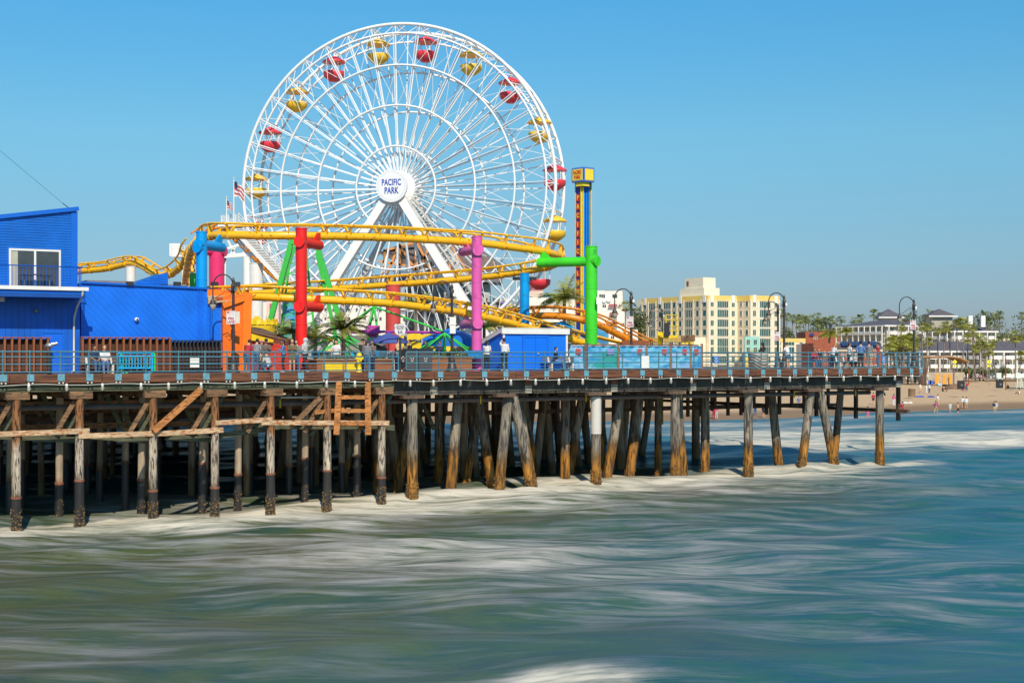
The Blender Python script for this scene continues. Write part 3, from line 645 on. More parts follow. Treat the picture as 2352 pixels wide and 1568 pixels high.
MB().pb(s_at(235,d2), s_at(310,d2+3),d2+3,d2+4,zp(660,235,d2),zp(637,235,d2)).build('roof_box', M('roof_box', (.22,.19,.17), .8), B2)
b0, b1 = s_at(476,d2+.2), s_at(513,d2+.2)
MB().poly([PL(b0,d2+.4,DZ), PL(b1,d2+.4,DZ), PL(b1,d2+.4,zp(694,512,d2)), PL(b0,d2+.4,zp(700,476,d2))], n*5).build('side_wall', blue2, B2)
MB().tube([on(485,d2+.3,DZ), on(485,d2+.3,zp(705,485,d2))], .07, 8).build('downspout', bluet, B2)
# orange building
OB = thing('orange_building', on(540,7,DZ), 'bright orange building with diagonal boards and a slanted side', 'building')
q0 = on(512,d2+.1,DZ); q1 = on(572,d2+.1,DZ); q2 = on(578,d2+.1,0); q2.z = zp(672,578,d2); q3 = on(512,d2+.1,0); q3.z = zp(682,512,d2)
MB().poly([q0,q1,q2,q3], n*4).build('wall', orng, OB)
MB().poly([q1-n*.06-u*.0,q1-n*.06-u*.42,q2-n*.06-u*.5,q2-n*.06+u*.02], n*.055).build('corner_board', orngt, OB)
MB().poly([on(470,d2+3.5,zp(682,470,d2+3)), on(572,d2+3.5,zp(676,560,d2+3)), on(572,d2+3.5,zp(664,560,d2+3)), on(470,d2+3.5,zp(664,470,d2+3))], n*.3).build('upper_wall', orngt, OB)
rf = MB(); rf.poly([on(478,d2+.2,zp(697,478,d2)), on(548,d2-.05,zp(690,548,d2)), on(566,d2+2.5,zp(684,560,d2+2.5)), on(478,d2+2.5,zp(682,478,d2+2.5))], Z*.08); rf.build('roof', M('tan_roof', (.55,.40,.24), .8, groove=(u,.2)), OB)
MB().beam(on(512,d2-.02,zp(702,512,d2)), on(560,d2-.02,zp(685,560,d2)), .06, .28).build('barge_board', orngt, OB)
# slatted screens
def screen(label, x0, x1, y0, mt, sp, sw, d=3.9, dep=.22):
    t = thing('slat_screen', on((x0+x1)/2, d, DZ), label, 'fence'); a, b_ = s_at(x0,d), s_at(x1,d); z1 = zp(y0,(x0+x1)/2,d)
    MB().pb(a, b_, d+.3, d+.34, DZ+.05, z1-.05).build('gap_shade', M('screen_shadow', (.07,.03,.02), .8), t)  # dark sheet behind the slats, shade of the gaps put into its colour
    MB().pb(a, b_, d-.02, d+.3, z1-.0, z1+.05).build('top_rail', mt, t)
    k = a
    while k < b_: MB().pb(k, k+sw, d, d+dep, DZ+.04, z1-.003).build('slat', mt, t); k += sp
screen('reddish brown vertical slat screen in front of the blue door building', -25, 118, 776, slatw, .34, .10)
screen('reddish brown vertical slat screen behind the bench', 188, 392, 776, slatw, .34, .10)
screen('dark metal slat screen before the orange building', 392, 512, 783, dgrey, .2, .07)
# ------------------------------------------------------------------ coaster
def track(label, pts, r=.23, up=.58, gauge=.42, rr=.065, mt=yel, tie=1.76, ups=None, spine=True, dens=1.0):
    """pts: world points of the spine; a smooth spline is drawn through them. ups: rail direction per point"""
    pts = [V(p) for p in pts]; m_ = len(pts)
    if ups is None: ups = [Z.copy()]*m_
    out = []; uo = []
    for i in range(m_-1):
        p0, p1, p2, p3 = pts[max(i-1,0)], pts[i], pts[i+1], pts[min(i+2,m_-1)]
        k_ = max(3, int((p2-p1).length/.7))
        for j in range(k_):
            t = j/k_; t2 = t*t; t3 = t2*t
            out.append(.5*((2*p1)+(p2-p0)*t+(2*p0-5*p1+4*p2-p3)*t2+(3*p1-p0-3*p2+p3)*t3)); uo.append((V(ups[i])*(1-t)+V(ups[i+1])*t).normalized())
    out.append(pts[-1]); uo.append(V(ups[-1]).normalized())
    T = thing('coaster_track', out[len(out)//2], label, 'roller coaster track')
    if spine: MB().tube(out, r, 14).build('spine_pipe', mt, T)
    rails = [[],[]]
    side = []
    for i, p in enumerate(out):
        d = (out[min(i+1,len(out)-1)]-out[max(i-1,0)]).normalized(); U = (uo[i]-d*uo[i].dot(d)).normalized(); sd = d.cross(U)
        side.append((d,U,sd)); rails[0].append(p+U*up+sd*gauge); rails[1].append(p+U*up-sd*gauge)
    for rl in rails: MB().tube(rl, rr, 8).build('rail', mt, T)
    acc = tie*.5; last = out[0]
    for i in range(1, len(out)):
        acc += (out[i]-last).length; last = out[i]
        if acc >= tie:
            acc -= tie; d,U,sd = side[i]; p = out[i]; tm = MB()
            if spine: tm.tube([p-d*.05, p+d*.05], r+.035, 14)
            for e in (-1,1):
                a = p+sd*e*(r*.9 if spine else gauge)+U*(.02 if spine else up-.2); b_ = p+sd*e*(gauge)+U*(up-.02); c = p+U*(r*.95 if spine else up-.2)
                tm.poly([a-U*r*.25, b_-U*.0+sd*e*.04, b_+U*.0-sd*e*.1, c], d*.07)
                tm.ell(b_, (.10,.10,.10), 6, 4)
            tm.build('tie', mt, T)
    return T
def hu_(x, y): return V((x, y, 0))
# upper front run, wraps round at both ends
A = [P(424,664,100),P(425,652,98),P(430,615,94),P(438,580,89),P(452,556,84.5),P(475,544,81),P(510,540,79.5),P(560,540,79),P(610,541,78.8),P(692,541,79),P(800,543,80.5),P(900,546,82),P(1000,551,83.5),P(1100,558,85),P(1180,568,86.5),P(1240,576,88),P(1278,585,89.5),P(1292,592,91.2),P(1286,602,93.2),P(1254,614,95),P(1175,628,96.5),P(1073,640,98),P(919,652,100),P(760,663,102),P(575,674,103),P(480,680,104)]
lf = V((1,.2,.35)); rt = V((-.75,.1,.8))
upsA = [V((.6,.0,.1)),V((.6,0,.1)),V((.8,.0,.25)),V((.9,-.1,.5)),V((.7,.2,.8)),V((.4,.2,1)),V((.15,.1,1)),V((.05,.05,1)),Z,Z,Z,Z,Z,V((-.05,.05,1)),V((-.1,.15,1)),V((-.3,.25,1)),V((-.55,.1,1)),V((-.7,-.0,1)),V((-.5,-.3,1)),V((-.2,-.2,1)),V((-.05,-.1,1)),Z,Z,Z,Z,Z]
track('long yellow coaster run across the top, from left drop to hairpin by the green column', A, ups=upsA)
Cc = [P(470,684,81),P(520,683,80),P(576,681,79.4),P(680,685.5,79.2),P(821,692,80.3),P(919,699,82),P(1034,713.5,84.5),P(1108,726,86.5),P(1165,740,88.5),P(1230,757,90.5),P(1300,776,92.5),P(1380,797,94),P(1450,812,95)]
track('lower yellow coaster run descending behind the blue shed', Cc)
track('orange coaster run dipping away behind the mesh fence at the right', [P(1130,745,97),P(1180,733,95),P(1215,727,94),P(1259,725,93),P(1299,727,92.5),P(1340,735,92.5),P(1375,746,93),P(1410,763,94),P(1450,783,95),P(1490,803,96)], mt=yeld, ups=[Z]*2+[V((.1,0,1))]*8)
track('far yellow coaster hump seen over the blue roofs', [P(150,628,112),P(193,621,111),P(240,617,110),P(280,608,109),P(310,604,108),P(332,614,107),P(358,630,106),P(375,635,105),P(395,628,104),P(411,616,103),P(424,600,102),P(431,580,101),P(445,560,100.5)], mt=yel, r=.26, up=.5)
track('narrow orange coaster drop running down beside the white stairway', [P(455,545,112),P(477,530,113),P(510,524,114),P(541,553,114.5),P(578,588,115),P(606,617,115.5),P(633,640,116),P(670,664,116.5)], r=.12, up=.35, gauge=.55, mt=yeld, tie=1.1)
def column(label, x, ytop, Y, r, mt, arms=(), zbot=DZ, caps=(), wall=False):
    b0 = P(x, 0, Y); b0.z = zbot; t = thing('support_column', b0, label, 'column'); zt_ = zat(ytop, Y)
    MB().tube([b0, V((b0.x,b0.y,zt_))], r, 20).build('post', mt, t)
    MB().tube([V((b0.x,b0.y,zbot)), V((b0.x,b0.y,zbot+.05))], r*1.5, 20).build('base_flange', mt, t)
    sm_ = MB(); hh_ = zt_-zbot
    for f_ in (.33,.66): sm_.tube([V((b0.x,b0.y,zbot+hh_*f_-.025)), V((b0.x,b0.y,zbot+hh_*f_+.025))], r+.012, 20)
    sm_.tube([V((b0.x,b0.y,zt_-.05)), V((b0.x,b0.y,zt_+.01))], r+.02, 20); sm_.build('weld_seam', mt, t)
    for (x1,y1,Y1,ra) in arms:
        a = V((b0.x,b0.y,zat(y1,Y))); e = P(x1,y1,Y1); dv = (e-a); dv.z = 0; dn = dv.normalized()
        arm = MB().tube([a-dn*(r+.12), a+dv], ra, 16).build('arm', mt, t)
        q_ = a+dv-dn*.5; MB().poly([q_-dn*.45+Z*ra*.7, q_+dn*.35+Z*ra*.7, q_+dn*.4+Z*(ra+.42), q_+dn*.1+Z*(ra+.40)], dn.cross(Z)*.12).build('saddle', mt, arm)
    for (y1, rr_, side) in caps:
        a = V((b0.x,b0.y,zat(y1,Y))); MB().tube([a, a+side*(r+.13)], rr_, 16).build('cap', mt, t)
    k_ = MB()
    for i in range(14): an = i*.45; k_.tube([V((b0.x+math.cos(an)*r*.7, b0.y+math.sin(an)*r*.7, zt_)), V((b0.x+math.cos(an)*r*.9, b0.y+math.sin(an)*r*.9, zt_+.14))], .006, 3)
    k_.build('bird_spikes', grey, t)
    return t
toc = V((-.0,-1,0))
rc = column('tall red coaster column in the middle of the left half', 692, 524, 77, .31, red, arms=((734,556,79.3,.27),(734,703,79.3,.27)), caps=((557,.28,V((-.15,-1,0)).normalized()),(706,.28,V((-.15,-1,0)).normalized())))
column('tall orchid pink coaster column left of the blue shed', 1095, 543, 83, .30, pink, arms=((1062,573,85,.27),(1064,742,86,.27)), caps=((577,.29,V((.18,-1,0)).normalized()),(744,.29,V((.18,-1,0)).normalized())))
gc = column('thick lime green coaster column with long left arm', 1358, 566, 86.5, .37, green, arms=((1236,600,88,.29),), caps=((600,.33,V((.75,-.65,0)).normalized()),))
column('azure blue coaster column with short right arm above the blue roof', 463, 532, 77.5, .30, cyan, arms=((510,562,79.5,.28),), caps=((570,.28,V((-.45,-.9,0)).normalized()),))
column('raspberry coaster column behind the azure one', 498, 574, 100, .54, mag, arms=((452,577,99,.33),), caps=((577,.36,V((.95,-.2,0)).normalized()),))
column('dark green coaster column half hidden by the azure one', 447, 628, 92, .33, green2)
column('short azure coaster column with floodlights right of the orchid one', 1205, 628, 93.5, .31, cyan)
c = P(1205,640,93.2)
for e in (-1,1): tag(MB().box(c+V((.55*e,-.2,.0)), (.42,.25,.22), .3*e).build('floodlight', dgrey), ('left' if e < 0 else 'right')+' dark floodlight at the head of the short azure column', 'floodlight', 'column floodlights')
column('dull red coaster column behind the route shield sign', 903, 655, 99, .26*2, M('faded_red', (.62,.07,.06), .5, var=.08))
column('white coaster column under the far hump', 300, 612, 107.6, .36, white)
column('white striped coaster column behind the left drop', 434, 600, 103, .33, white)
column('white column with a painted yellow wave at its foot', 588, 605, 112, .55, white)
cz = on(0,0,0)
tg = MB(); 
for i in range(9): tg.add([P(567+i*0,690,118)],[]) if False else None
# camera on the red column
c = P(702, 775+6, 76.6); dc = thing('security_camera', c, 'white domed camera on the red column', 'camera'); MB().ell(c, (.13,.12,.13)).build('dome', white, dc); MB().ell(c+V((.03,-.1,0)), (.06,.05,.06)).build('lens', black, dc)
c = P(1376, 691, 86); dc = thing('security_camera', c, 'pair of white cameras strapped to the lime green column', 'camera'); MB().box(c, (.35,.3,.42)).build('housing', white, dc); MB().ell(c+V((.28,-.1,-.05)), (.14,.14,.16)).build('dome', white, dc); MB().ell(c+V((.55,-.1,-.02)), (.14,.14,.16)).build('dome', white, dc)
# ------------------------------------------------------------------ ferris wheel
hub = P(923, 436, 118.5); R0 = 13.4
ax = V((.225,.974,0)).normalized(); wx = V((ax.y,-ax.x,0)); wy = Z.copy(); W = .0
FW = thing('ferris_wheel', V((hub.x,hub.y,DZ)), 'giant white ferris wheel with red and yellow gondolas', 'ferris wheel')
half = 1.75
litw = M('wheel_white', (.88,.88,.86), .4, var=.03)
def wp(r, a, o): return hub+wx*r*math.cos(a)+wy*r*math.sin(a)+ax*o
for o in (-half, half):
    MB().ring(hub+ax*o, wx, wy, R0, .14, 128, 8).build('rim', litw, FW)
    MB().ring(hub+ax*o, wx, wy, R0-.75, .09, 128, 6).build('rim', litw, FW)
    for r in (10.05, 6.75, 3.4): MB().ring(hub+ax*o, wx, wy, r, .085, 96, 6).build('inner_ring', litw, FW)
    br = MB()
    for i in range(80): br.beam(wp(R0, i*math.pi/40, o), wp(R0-.75, (i+1)*math.pi/40, o), .05, .05, ax)
    br.build('rim_lacing', litw, FW)
led = M('light_strip_white', (.80,.84,.88), .5, var=.05)
for i in range(40):
    a = i*math.pi/20
    for o in (-half, half):
        oo = o*.55
        MB().beam(wp(.9, a, oo), wp(R0-.1, a, o), .075, .11, ax).build('spoke', litw, FW)
    MB().beam(wp(1.6, a+.04, -half*.62), wp(R0-.8, a+.012, -half-.05), .05, .22, ax).build('light_strip', led, FW)
cr = MB()
for i in range(40):
    a = i*math.pi/20
    cr.tube([wp(R0, a, -half), wp(R0, a, half)], .06, 6); cr.tube([wp(10.05, a, -half*.9), wp(10.05, a, half*.9)], .04, 5)
    a2 = a+math.pi/20
    cr.tube([wp(R0, a, -half), wp(10.05, a2, -half*.85)], .025, 4); cr.tube([wp(R0, a2, -half), wp(10.05, a, -half*.85)], .025, 4)
    cr.tube([wp(10.05, a, -half*.85), wp(6.75, a2, -half*.75)], .022, 4); cr.tube([wp(10.05, a2, -half*.85), wp(6.75, a, -half*.75)], .022, 4)
cr.build('cross_bracing', litw, FW)
hm = MB(); hm.tube([hub-ax*2.2, hub+ax*2.2], .55, 20); hm.tube([hub-ax*1.2, hub-ax*1.0], 1.5, 28); hm.tube([hub+ax*1.0, hub+ax*1.2], 1.5, 28); hm.build('hub', litw, FW)
# sign disc
sgc = hub-ax*2.6; sd_ = MB().tube([sgc, sgc-ax*.25], 1.32, 48).build('hub_sign', M('sign_white', (.86,.86,.86), .5, var=.02), FW)
logo = M('logo_blue', (.012,.06,.42), .5, var=.05)
text('sign_lettering', 'PACIFIC', sgc-ax*.26+Z*.27, wx, Z, .72, logo, sd_, xs=.62, bold=.018)
text('sign_lettering', 'PARK', sgc-ax*.26-Z*.40, wx, Z, .72, logo, sd_, xs=.66, bold=.018)
dt_ = MB()
for i in range(60):
    for r in (1.12,1.22): dt_.ell(sgc-ax*.255+wx*r*math.cos(i*math.pi/30)+wy*r*math.sin(i*math.pi/30), (.022,.022,.022), 5, 3)
dt_.build('sign_bulbs', M('bulb_grey', (.45,.47,.52), .4), sd_)
# legs
for nm_, o, sx, bw in (('near',-2.2,-1,.62),('near',-2.2,1,.62),('far',2.3,-1,.5),('far',2.3,1,.5)):
    top = hub+ax*o+wx*sx*.35-Z*.5; bot = hub+ax*o*1.55+wx*sx*(9.3 if sx < 0 else 9.6); bot.z = DZ
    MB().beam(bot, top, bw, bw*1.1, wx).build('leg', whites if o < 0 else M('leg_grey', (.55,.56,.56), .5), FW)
for o in (-2.2, 2.3):
    st = MB()
    l0 = hub+ax*o+wx*.9; l0.z = hub.z-1.6
MBs = MB()                       # maintenance ladder beside the right near leg
a, b_ = hub-ax*2.3+wx*1.1-Z*.9, hub-ax*3.3+wx*10.4; b_.z = DZ+1
for e in (0,.55): MBs.beam(a+wx*e, b_+wx*e, .06, .1)
for i in range(46): p = a.lerp(b_, i/46); MBs.beam(p, p+wx*.55, .05, .05)
MBs.build('leg_ladder', M('ladder_cream', (.60,.56,.48), .6), FW)
# gondolas
gy = M('gondola_yellow', (.92,.55,.03), .4, var=.05); gr_ = M('gondola_red', (.80,.05,.07), .4, var=.05)
def gondola(i, a):
    piv = wp(R0-.25, a, 0); t = thing('gondola', piv, ('red' if i % 2 else 'yellow')+' ferris wheel gondola', 'gondola', 'gondolas hanging on the ferris wheel'); mt = gr_ if i % 2 else gy
    k_ = MB(); c = piv-Z*1.95
    # tub
    vs = [(.58,-.35),(.86,-.1),(.92,.25),(.88,.32)]
    k_.lathe(c, [(.3,-.52)]+vs, 16); k_.build('tub', mt, t)
    MB().lathe(piv-Z*.75, [(1.02,-.12),(1.0,-.04),(.6,.2),(.12,.42)], 16).build('canopy', mt, t)
    for e in range(6): a_ = e*math.pi/3; MB().tube([c+V((math.cos(a_)*.84, math.sin(a_)*.84, .3)), piv-Z*.85+V((math.cos(a_)*.84, math.sin(a_)*.84, 0))], .03, 5).build('post', litw, t)
    MB().lathe(c, [(.1,-.3),(.1,.0),(.35,.02),(.35,.08)], 10).build('table', litw, t)
    y_ = MB(); y_.tube([piv-ax*half*.95, piv+ax*half*.95], .05, 6); y_.tube([piv, piv-Z*.6], .07, 6); y_.build('hanger', litw, t)
    return t
posn = ['twelve','one','two','three','four','five','six','seven','eight','nine','ten','eleven']
for i in range(20):
    a = math.radians(99-i*18); t = gondola(i, a)
    ck = (i*.6-.3) % 12; hh = int(round(ck)) % 12
    side = 'left' if math.cos(a) < 0 else 'right'; lev = ['lowest','very low','low','rather low','middle','rather high','high','very high','highest','topmost'][min(9,int((math.sin(a)+1)*4.999))]
    t['label'] = f'{"red" if i % 2 else "yellow"} gondola number {["one","two","three","four","five","six","seven","eight","nine","ten","eleven","twelve","thirteen","fourteen","fifteen","sixteen","seventeen","eighteen","nineteen","twenty"][i]} clockwise from the wheel top, {lev}, {side} side'
# ------------------------------------------------------------------ drop tower
DT = P(1340, 0, 108); DT.z = DZ; dt = thing('drop_tower', DT, 'slim blue and yellow drop tower with vertical red letter tiles', 'drop tower')
td = V((.83,.56,0)).normalized(); tn = V((-.56,.83,0)).normalized()     # right face runs along td? left face faces the viewer's left
cN = P(1336.5, 0, 106.5)                     # near vertical edge
eL = (P(1322.5,0,107.0)-cN); eL.z = 0; eR = (P(1357.5,0,107.1)-cN); eR.z = 0
ztop = zat(420,107); 
bs = MB(); cB = V((cN.x,cN.y,DZ)); bs.par(cB+(eL+eR)*.03, eL*.94, eR*.94, Z*(ztop-DZ)); bs.build('shaft', M('tower_blue', (.02,.28,.85), .45, var=.05), dt)
bs = MB(); nL = V((eL.y,-eL.x,0)).normalized(); nL = nL if nL.y < 0 else -nL
for t_ in (0,.9): bs.par(cB+eL*t_+nL*.0, eL*.1, nL*.1, Z*(ztop-DZ))
nR = V((eR.y,-eR.x,0)).normalized(); nR = nR if nR.y < 0 else -nR
for t_ in (.02,.92): bs.par(cB+eR*t_, eR*.07, nR*.1, Z*(ztop-DZ))
bs.build('edge_trim', M('tower_yellow', (.90,.62,.02), .45), dt)
MB().par(cB+eL*.14+nL*.0, eL*.72, nL*.05, Z*(ztop-DZ)).build('letter_strip', M('strip_blue', (.02,.05,.38), .45), dt)
lets = 'PACIFIC PLUNGE'; tile = M('letter_tile_red', (.78,.02,.02), .45, var=.04); lety = M('letter_yellow', (.95,.66,.10), .5)
ys_ = [455.5,475.8,496.5,517,537.7,557.5,578.5,None,609,629,650,670,690,713]
for ch, y in zip(lets, ys_):
    if y is None: continue
    z = zat(y, 107); c = cB+eL*.5+nL*.055; c.z = z
    tl = MB().par(c-eL*.24-Z*.25, eL*.48, nL*.05, Z*.5).build('letter_tile', tile, dt)
    text('letter', ch, c+nL*.06, -eL, Z, .46, lety, tl, xs=.85, bold=.008)
rl = MB(); 
for t_ in (.35,.42,.6,.67): rl.par(cB+eR*t_, eR*.03, nR*.04, Z*(ztop-DZ))
rl.build('guide_rail', M('rail_deep_blue', (.01,.10,.40), .5), dt)
hx = cN+nL*.0; t0_ = zat(421,107); t1_ = zat(388,107)
bx = MB(); o_ = V((cN.x,cN.y,t0_))+(P(1340,0,107)-P(1338,0,107))*.0-nR*.25-nL*.25
bL = P(1313,0,106.7)-P(1341,0,105.8); bR = P(1365,0,106.5)-P(1341,0,105.8); bL.z = bR.z = 0; o_ = P(1341,0,105.8); o_.z = t0_
hb_ = MB().par(o_, bL, bR, Z*(t1_-t0_)).build('head_box', M('tower_blue2', (.01,.14,.62), .45), dt)
n1 = V((bL.y,-bL.x,0)).normalized(); n1 = n1 if n1.y < 0 else -n1; n2 = V((bR.y,-bR.x,0)).normalized(); n2 = n2 if n2.y < 0 else -n2
hy = M('head_yellow', (.93,.70,.05), .5, var=.03)
MB().par(o_+bL*.1+Z*.12, bL*.82, n1*.03, Z*(t1_-t0_-.24)).build('head_panel', hy, hb_); MB().par(o_+bR*.1+Z*.12, bR*.8, n2*.03, Z*(t1_-t0_-.24)).build('head_panel', hy, hb_)
rdl = M('letter_red', (.70,.05,.03), .5)
cc = o_+bL*.5+n1*.05; cc.z = (t0_+t1_)/2
text('head_lettering', 'PACIFIC', cc+Z*.17, -bL, Z, .36, rdl, hb_, xs=.62, bold=.006); text('head_lettering', 'PARK', cc-Z*.17, -bL, Z, .36, rdl, hb_, xs=.7, bold=.006)
sb_ = MB()
for i in range(9):
    for z in (t0_+.06, t1_-.06): sb_.ell(V((o_.x,o_.y,z))+bL*i/8+n1*.02, (.02,.02,.02), 4, 3); sb_.ell(V((o_.x,o_.y,z))+bR*i/8+n2*.02, (.02,.02,.02), 4, 3)
sb_.build('head_bulbs', white, hb_)
MB().par(o_+bL*.15+bR*.1-Z*.3, bL*.6, bR*.6, Z*.3).build('collar', hy, dt)
# ------------------------------------------------------------------ blue storage shed
SH = thing('storage_shed', on(1228,3.6,DZ), 'bright blue storage shed with double doors and white trim', 'shed')
ds = 3.4; h0, h1 = s_at(1155,ds), s_at(1303,ds); zs = zat(760, on(1228,ds).y)
MB().poly([PL(h0,ds,DZ), PL(h0,ds,zs), PL(h0,ds+3.2,zs-.95), PL(h0,ds+3.2,DZ)], u*(h1-h0)).build('wall', blue3, SH)
tr = MB(); tr.pb(h0-.12,h1+.1,ds-.12,ds-.003,zs-.18,zs+.12); trm = tr.build('fascia', white, SH)
MB().beam(PL(h0-.06,ds-.1,zs+.05), PL(h0-.06,ds+3.4,zs-.95), .1, .2).build('fascia', white, SH)
MB().poly([PL(h0-.12,ds-.12,zs+.13), PL(h1+.1,ds-.12,zs+.13), PL(h1+.1,ds+3.4,zs-.83), PL(h0-.12,ds+3.4,zs-.83)], Z*.05).build('roof', offw, SH)
for s_ in (h0,h1-.1): MB().pb(s_-.01,s_+.11,ds-.04,ds-.002,DZ,zs-.18).build('corner_board', white, SH)
q0, q1 = s_at(1203,ds), s_at(1255,ds); zd = zat(775, on(1228,ds).y)
fr_ = MB(); fr_.pb(q0-.12,q0,ds-.06,ds-.002,DZ,zd+.12); fr_.pb(q1,q1+.12,ds-.06,ds-.002,DZ,zd+.12); fr_.pb(q0,q1,ds-.058,ds-.002,zd,zd+.12); fo_ = fr_.build('door_frame', M('shed_frame', (.005,.15,.72), .45), SH)
for a, b2 in ((q0,(q0+q1)/2-.012),((q0+q1)/2+.012,q1)):
    dd2 = MB().pb(a,b2,ds-.035,ds-.003,DZ+.03,zd-.01).build('door', M('shed_door', (.004,.17,.85), .4, var=.05), SH)
MB().tube([PL((q0+q1)/2+.12,ds-.09,DZ+1.0), PL((q0+q1)/2+.2,ds-.09,DZ+.97)], .035, 6).build('door_handle', offw, SH)
# ------------------------------------------------------------------ people
def person(base, face, pose, skin, hairm_, top, bottom, label, group=None, h=1.74, long=0, sleeve=1, short=0, hood=0, skirt=0, cap=None, vox=.024, seatz=.45, shoes=None, skip=()):
    """base: point under the hips on the floor; face: heading angle (0 = +X)"""
    t = thing('person', base, label, 'person', group); k = h/1.74
    fw = V((math.cos(face), math.sin(face), 0)); sd = V((fw.y,-fw.x,0)); b0 = V(base)     # sd: the person's right
    def L_(f, s_, z): return b0+(fw*f+sd*s_+Z*z)*k
    arm = {'down': ((.02,.235,1.16),(.10,.25,.93)), 'rail': ((.12,.25,1.18),(.36,.16,1.10)), 'phone': ((.08,.22,1.14),(.28,.06,1.24)),
           'hip': ((-.05,.33,1.18),(.1,.17,1.02)), 'up': ((.2,.26,1.5),(.12,.12,1.66)), 'pocket': ((-.06,.27,1.17),(.07,.2,.97)), 'back': ((-.1,.25,1.17),(-.18,.08,1.0))}
    hipz, f0 = .93, 0; lean = 0
    base_pose = pose[0]; al, ar = pose[1], pose[2]
    if base_pose == 'lean': lean = .30
    if base_pose == 'sit': hipz = seatz+.10
    if base_pose == 'ground': hipz = .12; lean = -.1
    if base_pose == 'squat': hipz = .35; lean = .35
    dz = hipz-.93
    def up(f, s_, z):                      # upper body point, leaning forward from the hip
        q_ = z-.93; return L_(f+lean*q_+f0, s_, z+dz-abs(lean)*.12*q_)
    torso = [(0,0,.86,.155),(0,0,.95,.165),(.0,0,1.08,.14),(.015,0,1.25,.165),(.01,0,1.38,.17),(-.005,0,1.45,.11),(.0,0,1.50,.062),(.015,0,1.56,.055)]
    P_ = [up(a,b,c) for a,b,c,_ in torso]; R_ = [r*k for *_,r in torso]
    legs = []
    for e in (-1,1):
        hip = L_(f0, e*.09, hipz-.03)
        if base_pose in ('stand','lean'): o = pose[3] if len(pose) > 3 else .0; legs.append([hip, L_(.03+e*o*.5, e*.10, .49), L_(-.02+e*o, e*.11, .08)])
        elif base_pose == 'walk': legs.append([hip, L_(.10*e+.06, e*.09, .50), L_(.24*e-.05, e*.09, .09)])
        elif base_pose == 'sit': legs.append([hip, L_(.44, e*.11, hipz+.0), L_(.42+.1*e, e*.12, .08)])
        elif base_pose == 'ground': legs.append([hip, L_(.38, e*.10, .42), L_(.66, e*.11, .06)])
        elif base_pose == 'squat': legs.append([hip, L_(.38, e*.15, .45), L_(.12, e*.15, .07)])
    bm_ = MB(); bm_.tube(P_, R_, 14, side=sd, flat=.62)
    hc = up(.03, 0, 1.645) if not lean else up(.06, 0, 1.63)
    bm_.ell(hc, (.078*k,.092*k,.115*k), 14, 11, Matrix.Rotation(face-math.pi/2, 3, 'Z')); bm_.ell(hc+(fw*.075+Z*-.06)*k, (.03*k,.03*k,.035*k), 8, 6)
    bm_.ell(hc+(fw*.10+Z*-.005)*k, (.014*k,.014*k,.024*k), 6, 5)
    for e in (-1,1): bm_.ell(hc+(sd*e*.08)*k, (.015*k,.015*k,.03*k), 6, 5)
    arms = []
    for e, nm in ((-1,al),(1,ar)):
        el, wr = arm[nm]; sh = up(0, e*.185, 1.41); q1 = up(el[0], e*el[1], el[2]); q2 = up(wr[0], e*wr[1], wr[2])
        if base_pose in ('sit','ground') and nm == 'down': q1 = up(.1, e*.24, 1.17); q2 = L_(.3+f0, e*.12, hipz+.14)
        arms.append((sh,q1,q2)); bm_.tube([sh, sh.lerp(q1,.5), q1, q1.lerp(q2,.5), q2], [.052*k,.047*k,.040*k,.037*k,.026*k], 10)
        dr = (q2-q1).normalized(); px_ = dr.cross(fw).normalized() if abs(dr.dot(fw)) < .95 else sd; pc = q2+dr*.045*k
        bm_.tube([q2, pc, pc+dr*.04*k], [.026*k,.040*k,.036*k], 8, side=sd if abs(dr.dot(sd)) < .9 else fw, flat=.45)
        if vox < .03:
            sx_ = (sd if abs(dr.dot(sd)) < .9 else fw); sx_ = (sx_-dr*sx_.dot(dr)).normalized(); cu_ = dr.cross(sx_)
            for fi in range(4):
                b1 = pc+dr*.035*k+sx_*(fi-1.5)*.019*k; ln = (.07,.08,.075,.058)[fi]*k
                bm_.tube([b1, b1+dr*ln*.5, b1+dr*ln*.9+cu_*.02*k], [.0095*k,.009*k,.008*k], 6)
            bm_.tube([pc+sx_*.03*k, pc+sx_*.06*k+dr*.03*k, pc+sx_*.062*k+dr*.06*k], [.012*k,.011*k,.009*k], 6)
    for lg in legs:
        hp, kn, an = lg; bm_.tube([hp, hp.lerp(kn,.5), kn, kn.lerp(an,.35), an], [.088*k,.078*k,.058*k,.055*k,.036*k], 10)
        bm_.ell(an+fw*.07*k-Z*.04*k, (.045*k,.125*k,.04*k), 10, 7, Matrix.Rotation(face-math.pi/2, 3, 'Z'))
    def vx(o, v=vox):
        md = o.modifiers.new('fuse', 'REMESH'); md.mode = 'VOXEL'; md.voxel_size = v; md.use_smooth_shade = True
    o = bm_.build('body', skin, t); vx(o, vox if vox > .03 else .0125)
    if top:
        s_ = MB(); s_.tube(P_[:6], [r*1.12+.006 for r in R_[:6]], 14, side=sd, flat=.66)
        for (sh,q1,q2) in arms:
            if sleeve == 1: s_.tube([sh-(q1-sh)*.12, sh.lerp(q1,.5), q1, q1.lerp(q2,.5), q1.lerp(q2,.92)], [.068*k,.060*k,.054*k,.050*k,.042*k], 10)
            elif sleeve == .5: s_.tube([sh-(q1-sh)*.12, sh.lerp(q1,.4), sh.lerp(q1,.75)], [.070*k,.064*k,.062*k], 10)
        if hood: s_.ell(hc+fw*-.015*k, (.108*k,.118*k,.14*k), 12, 9, Matrix.Rotation(face-math.pi/2, 3, 'Z')); s_.tube(P_[5:8], [.12*k,.10*k,.09*k], 10)
        o = s_.build('hoodie' if hood else 'shirt', top, t); vx(o, max(vox,.02))
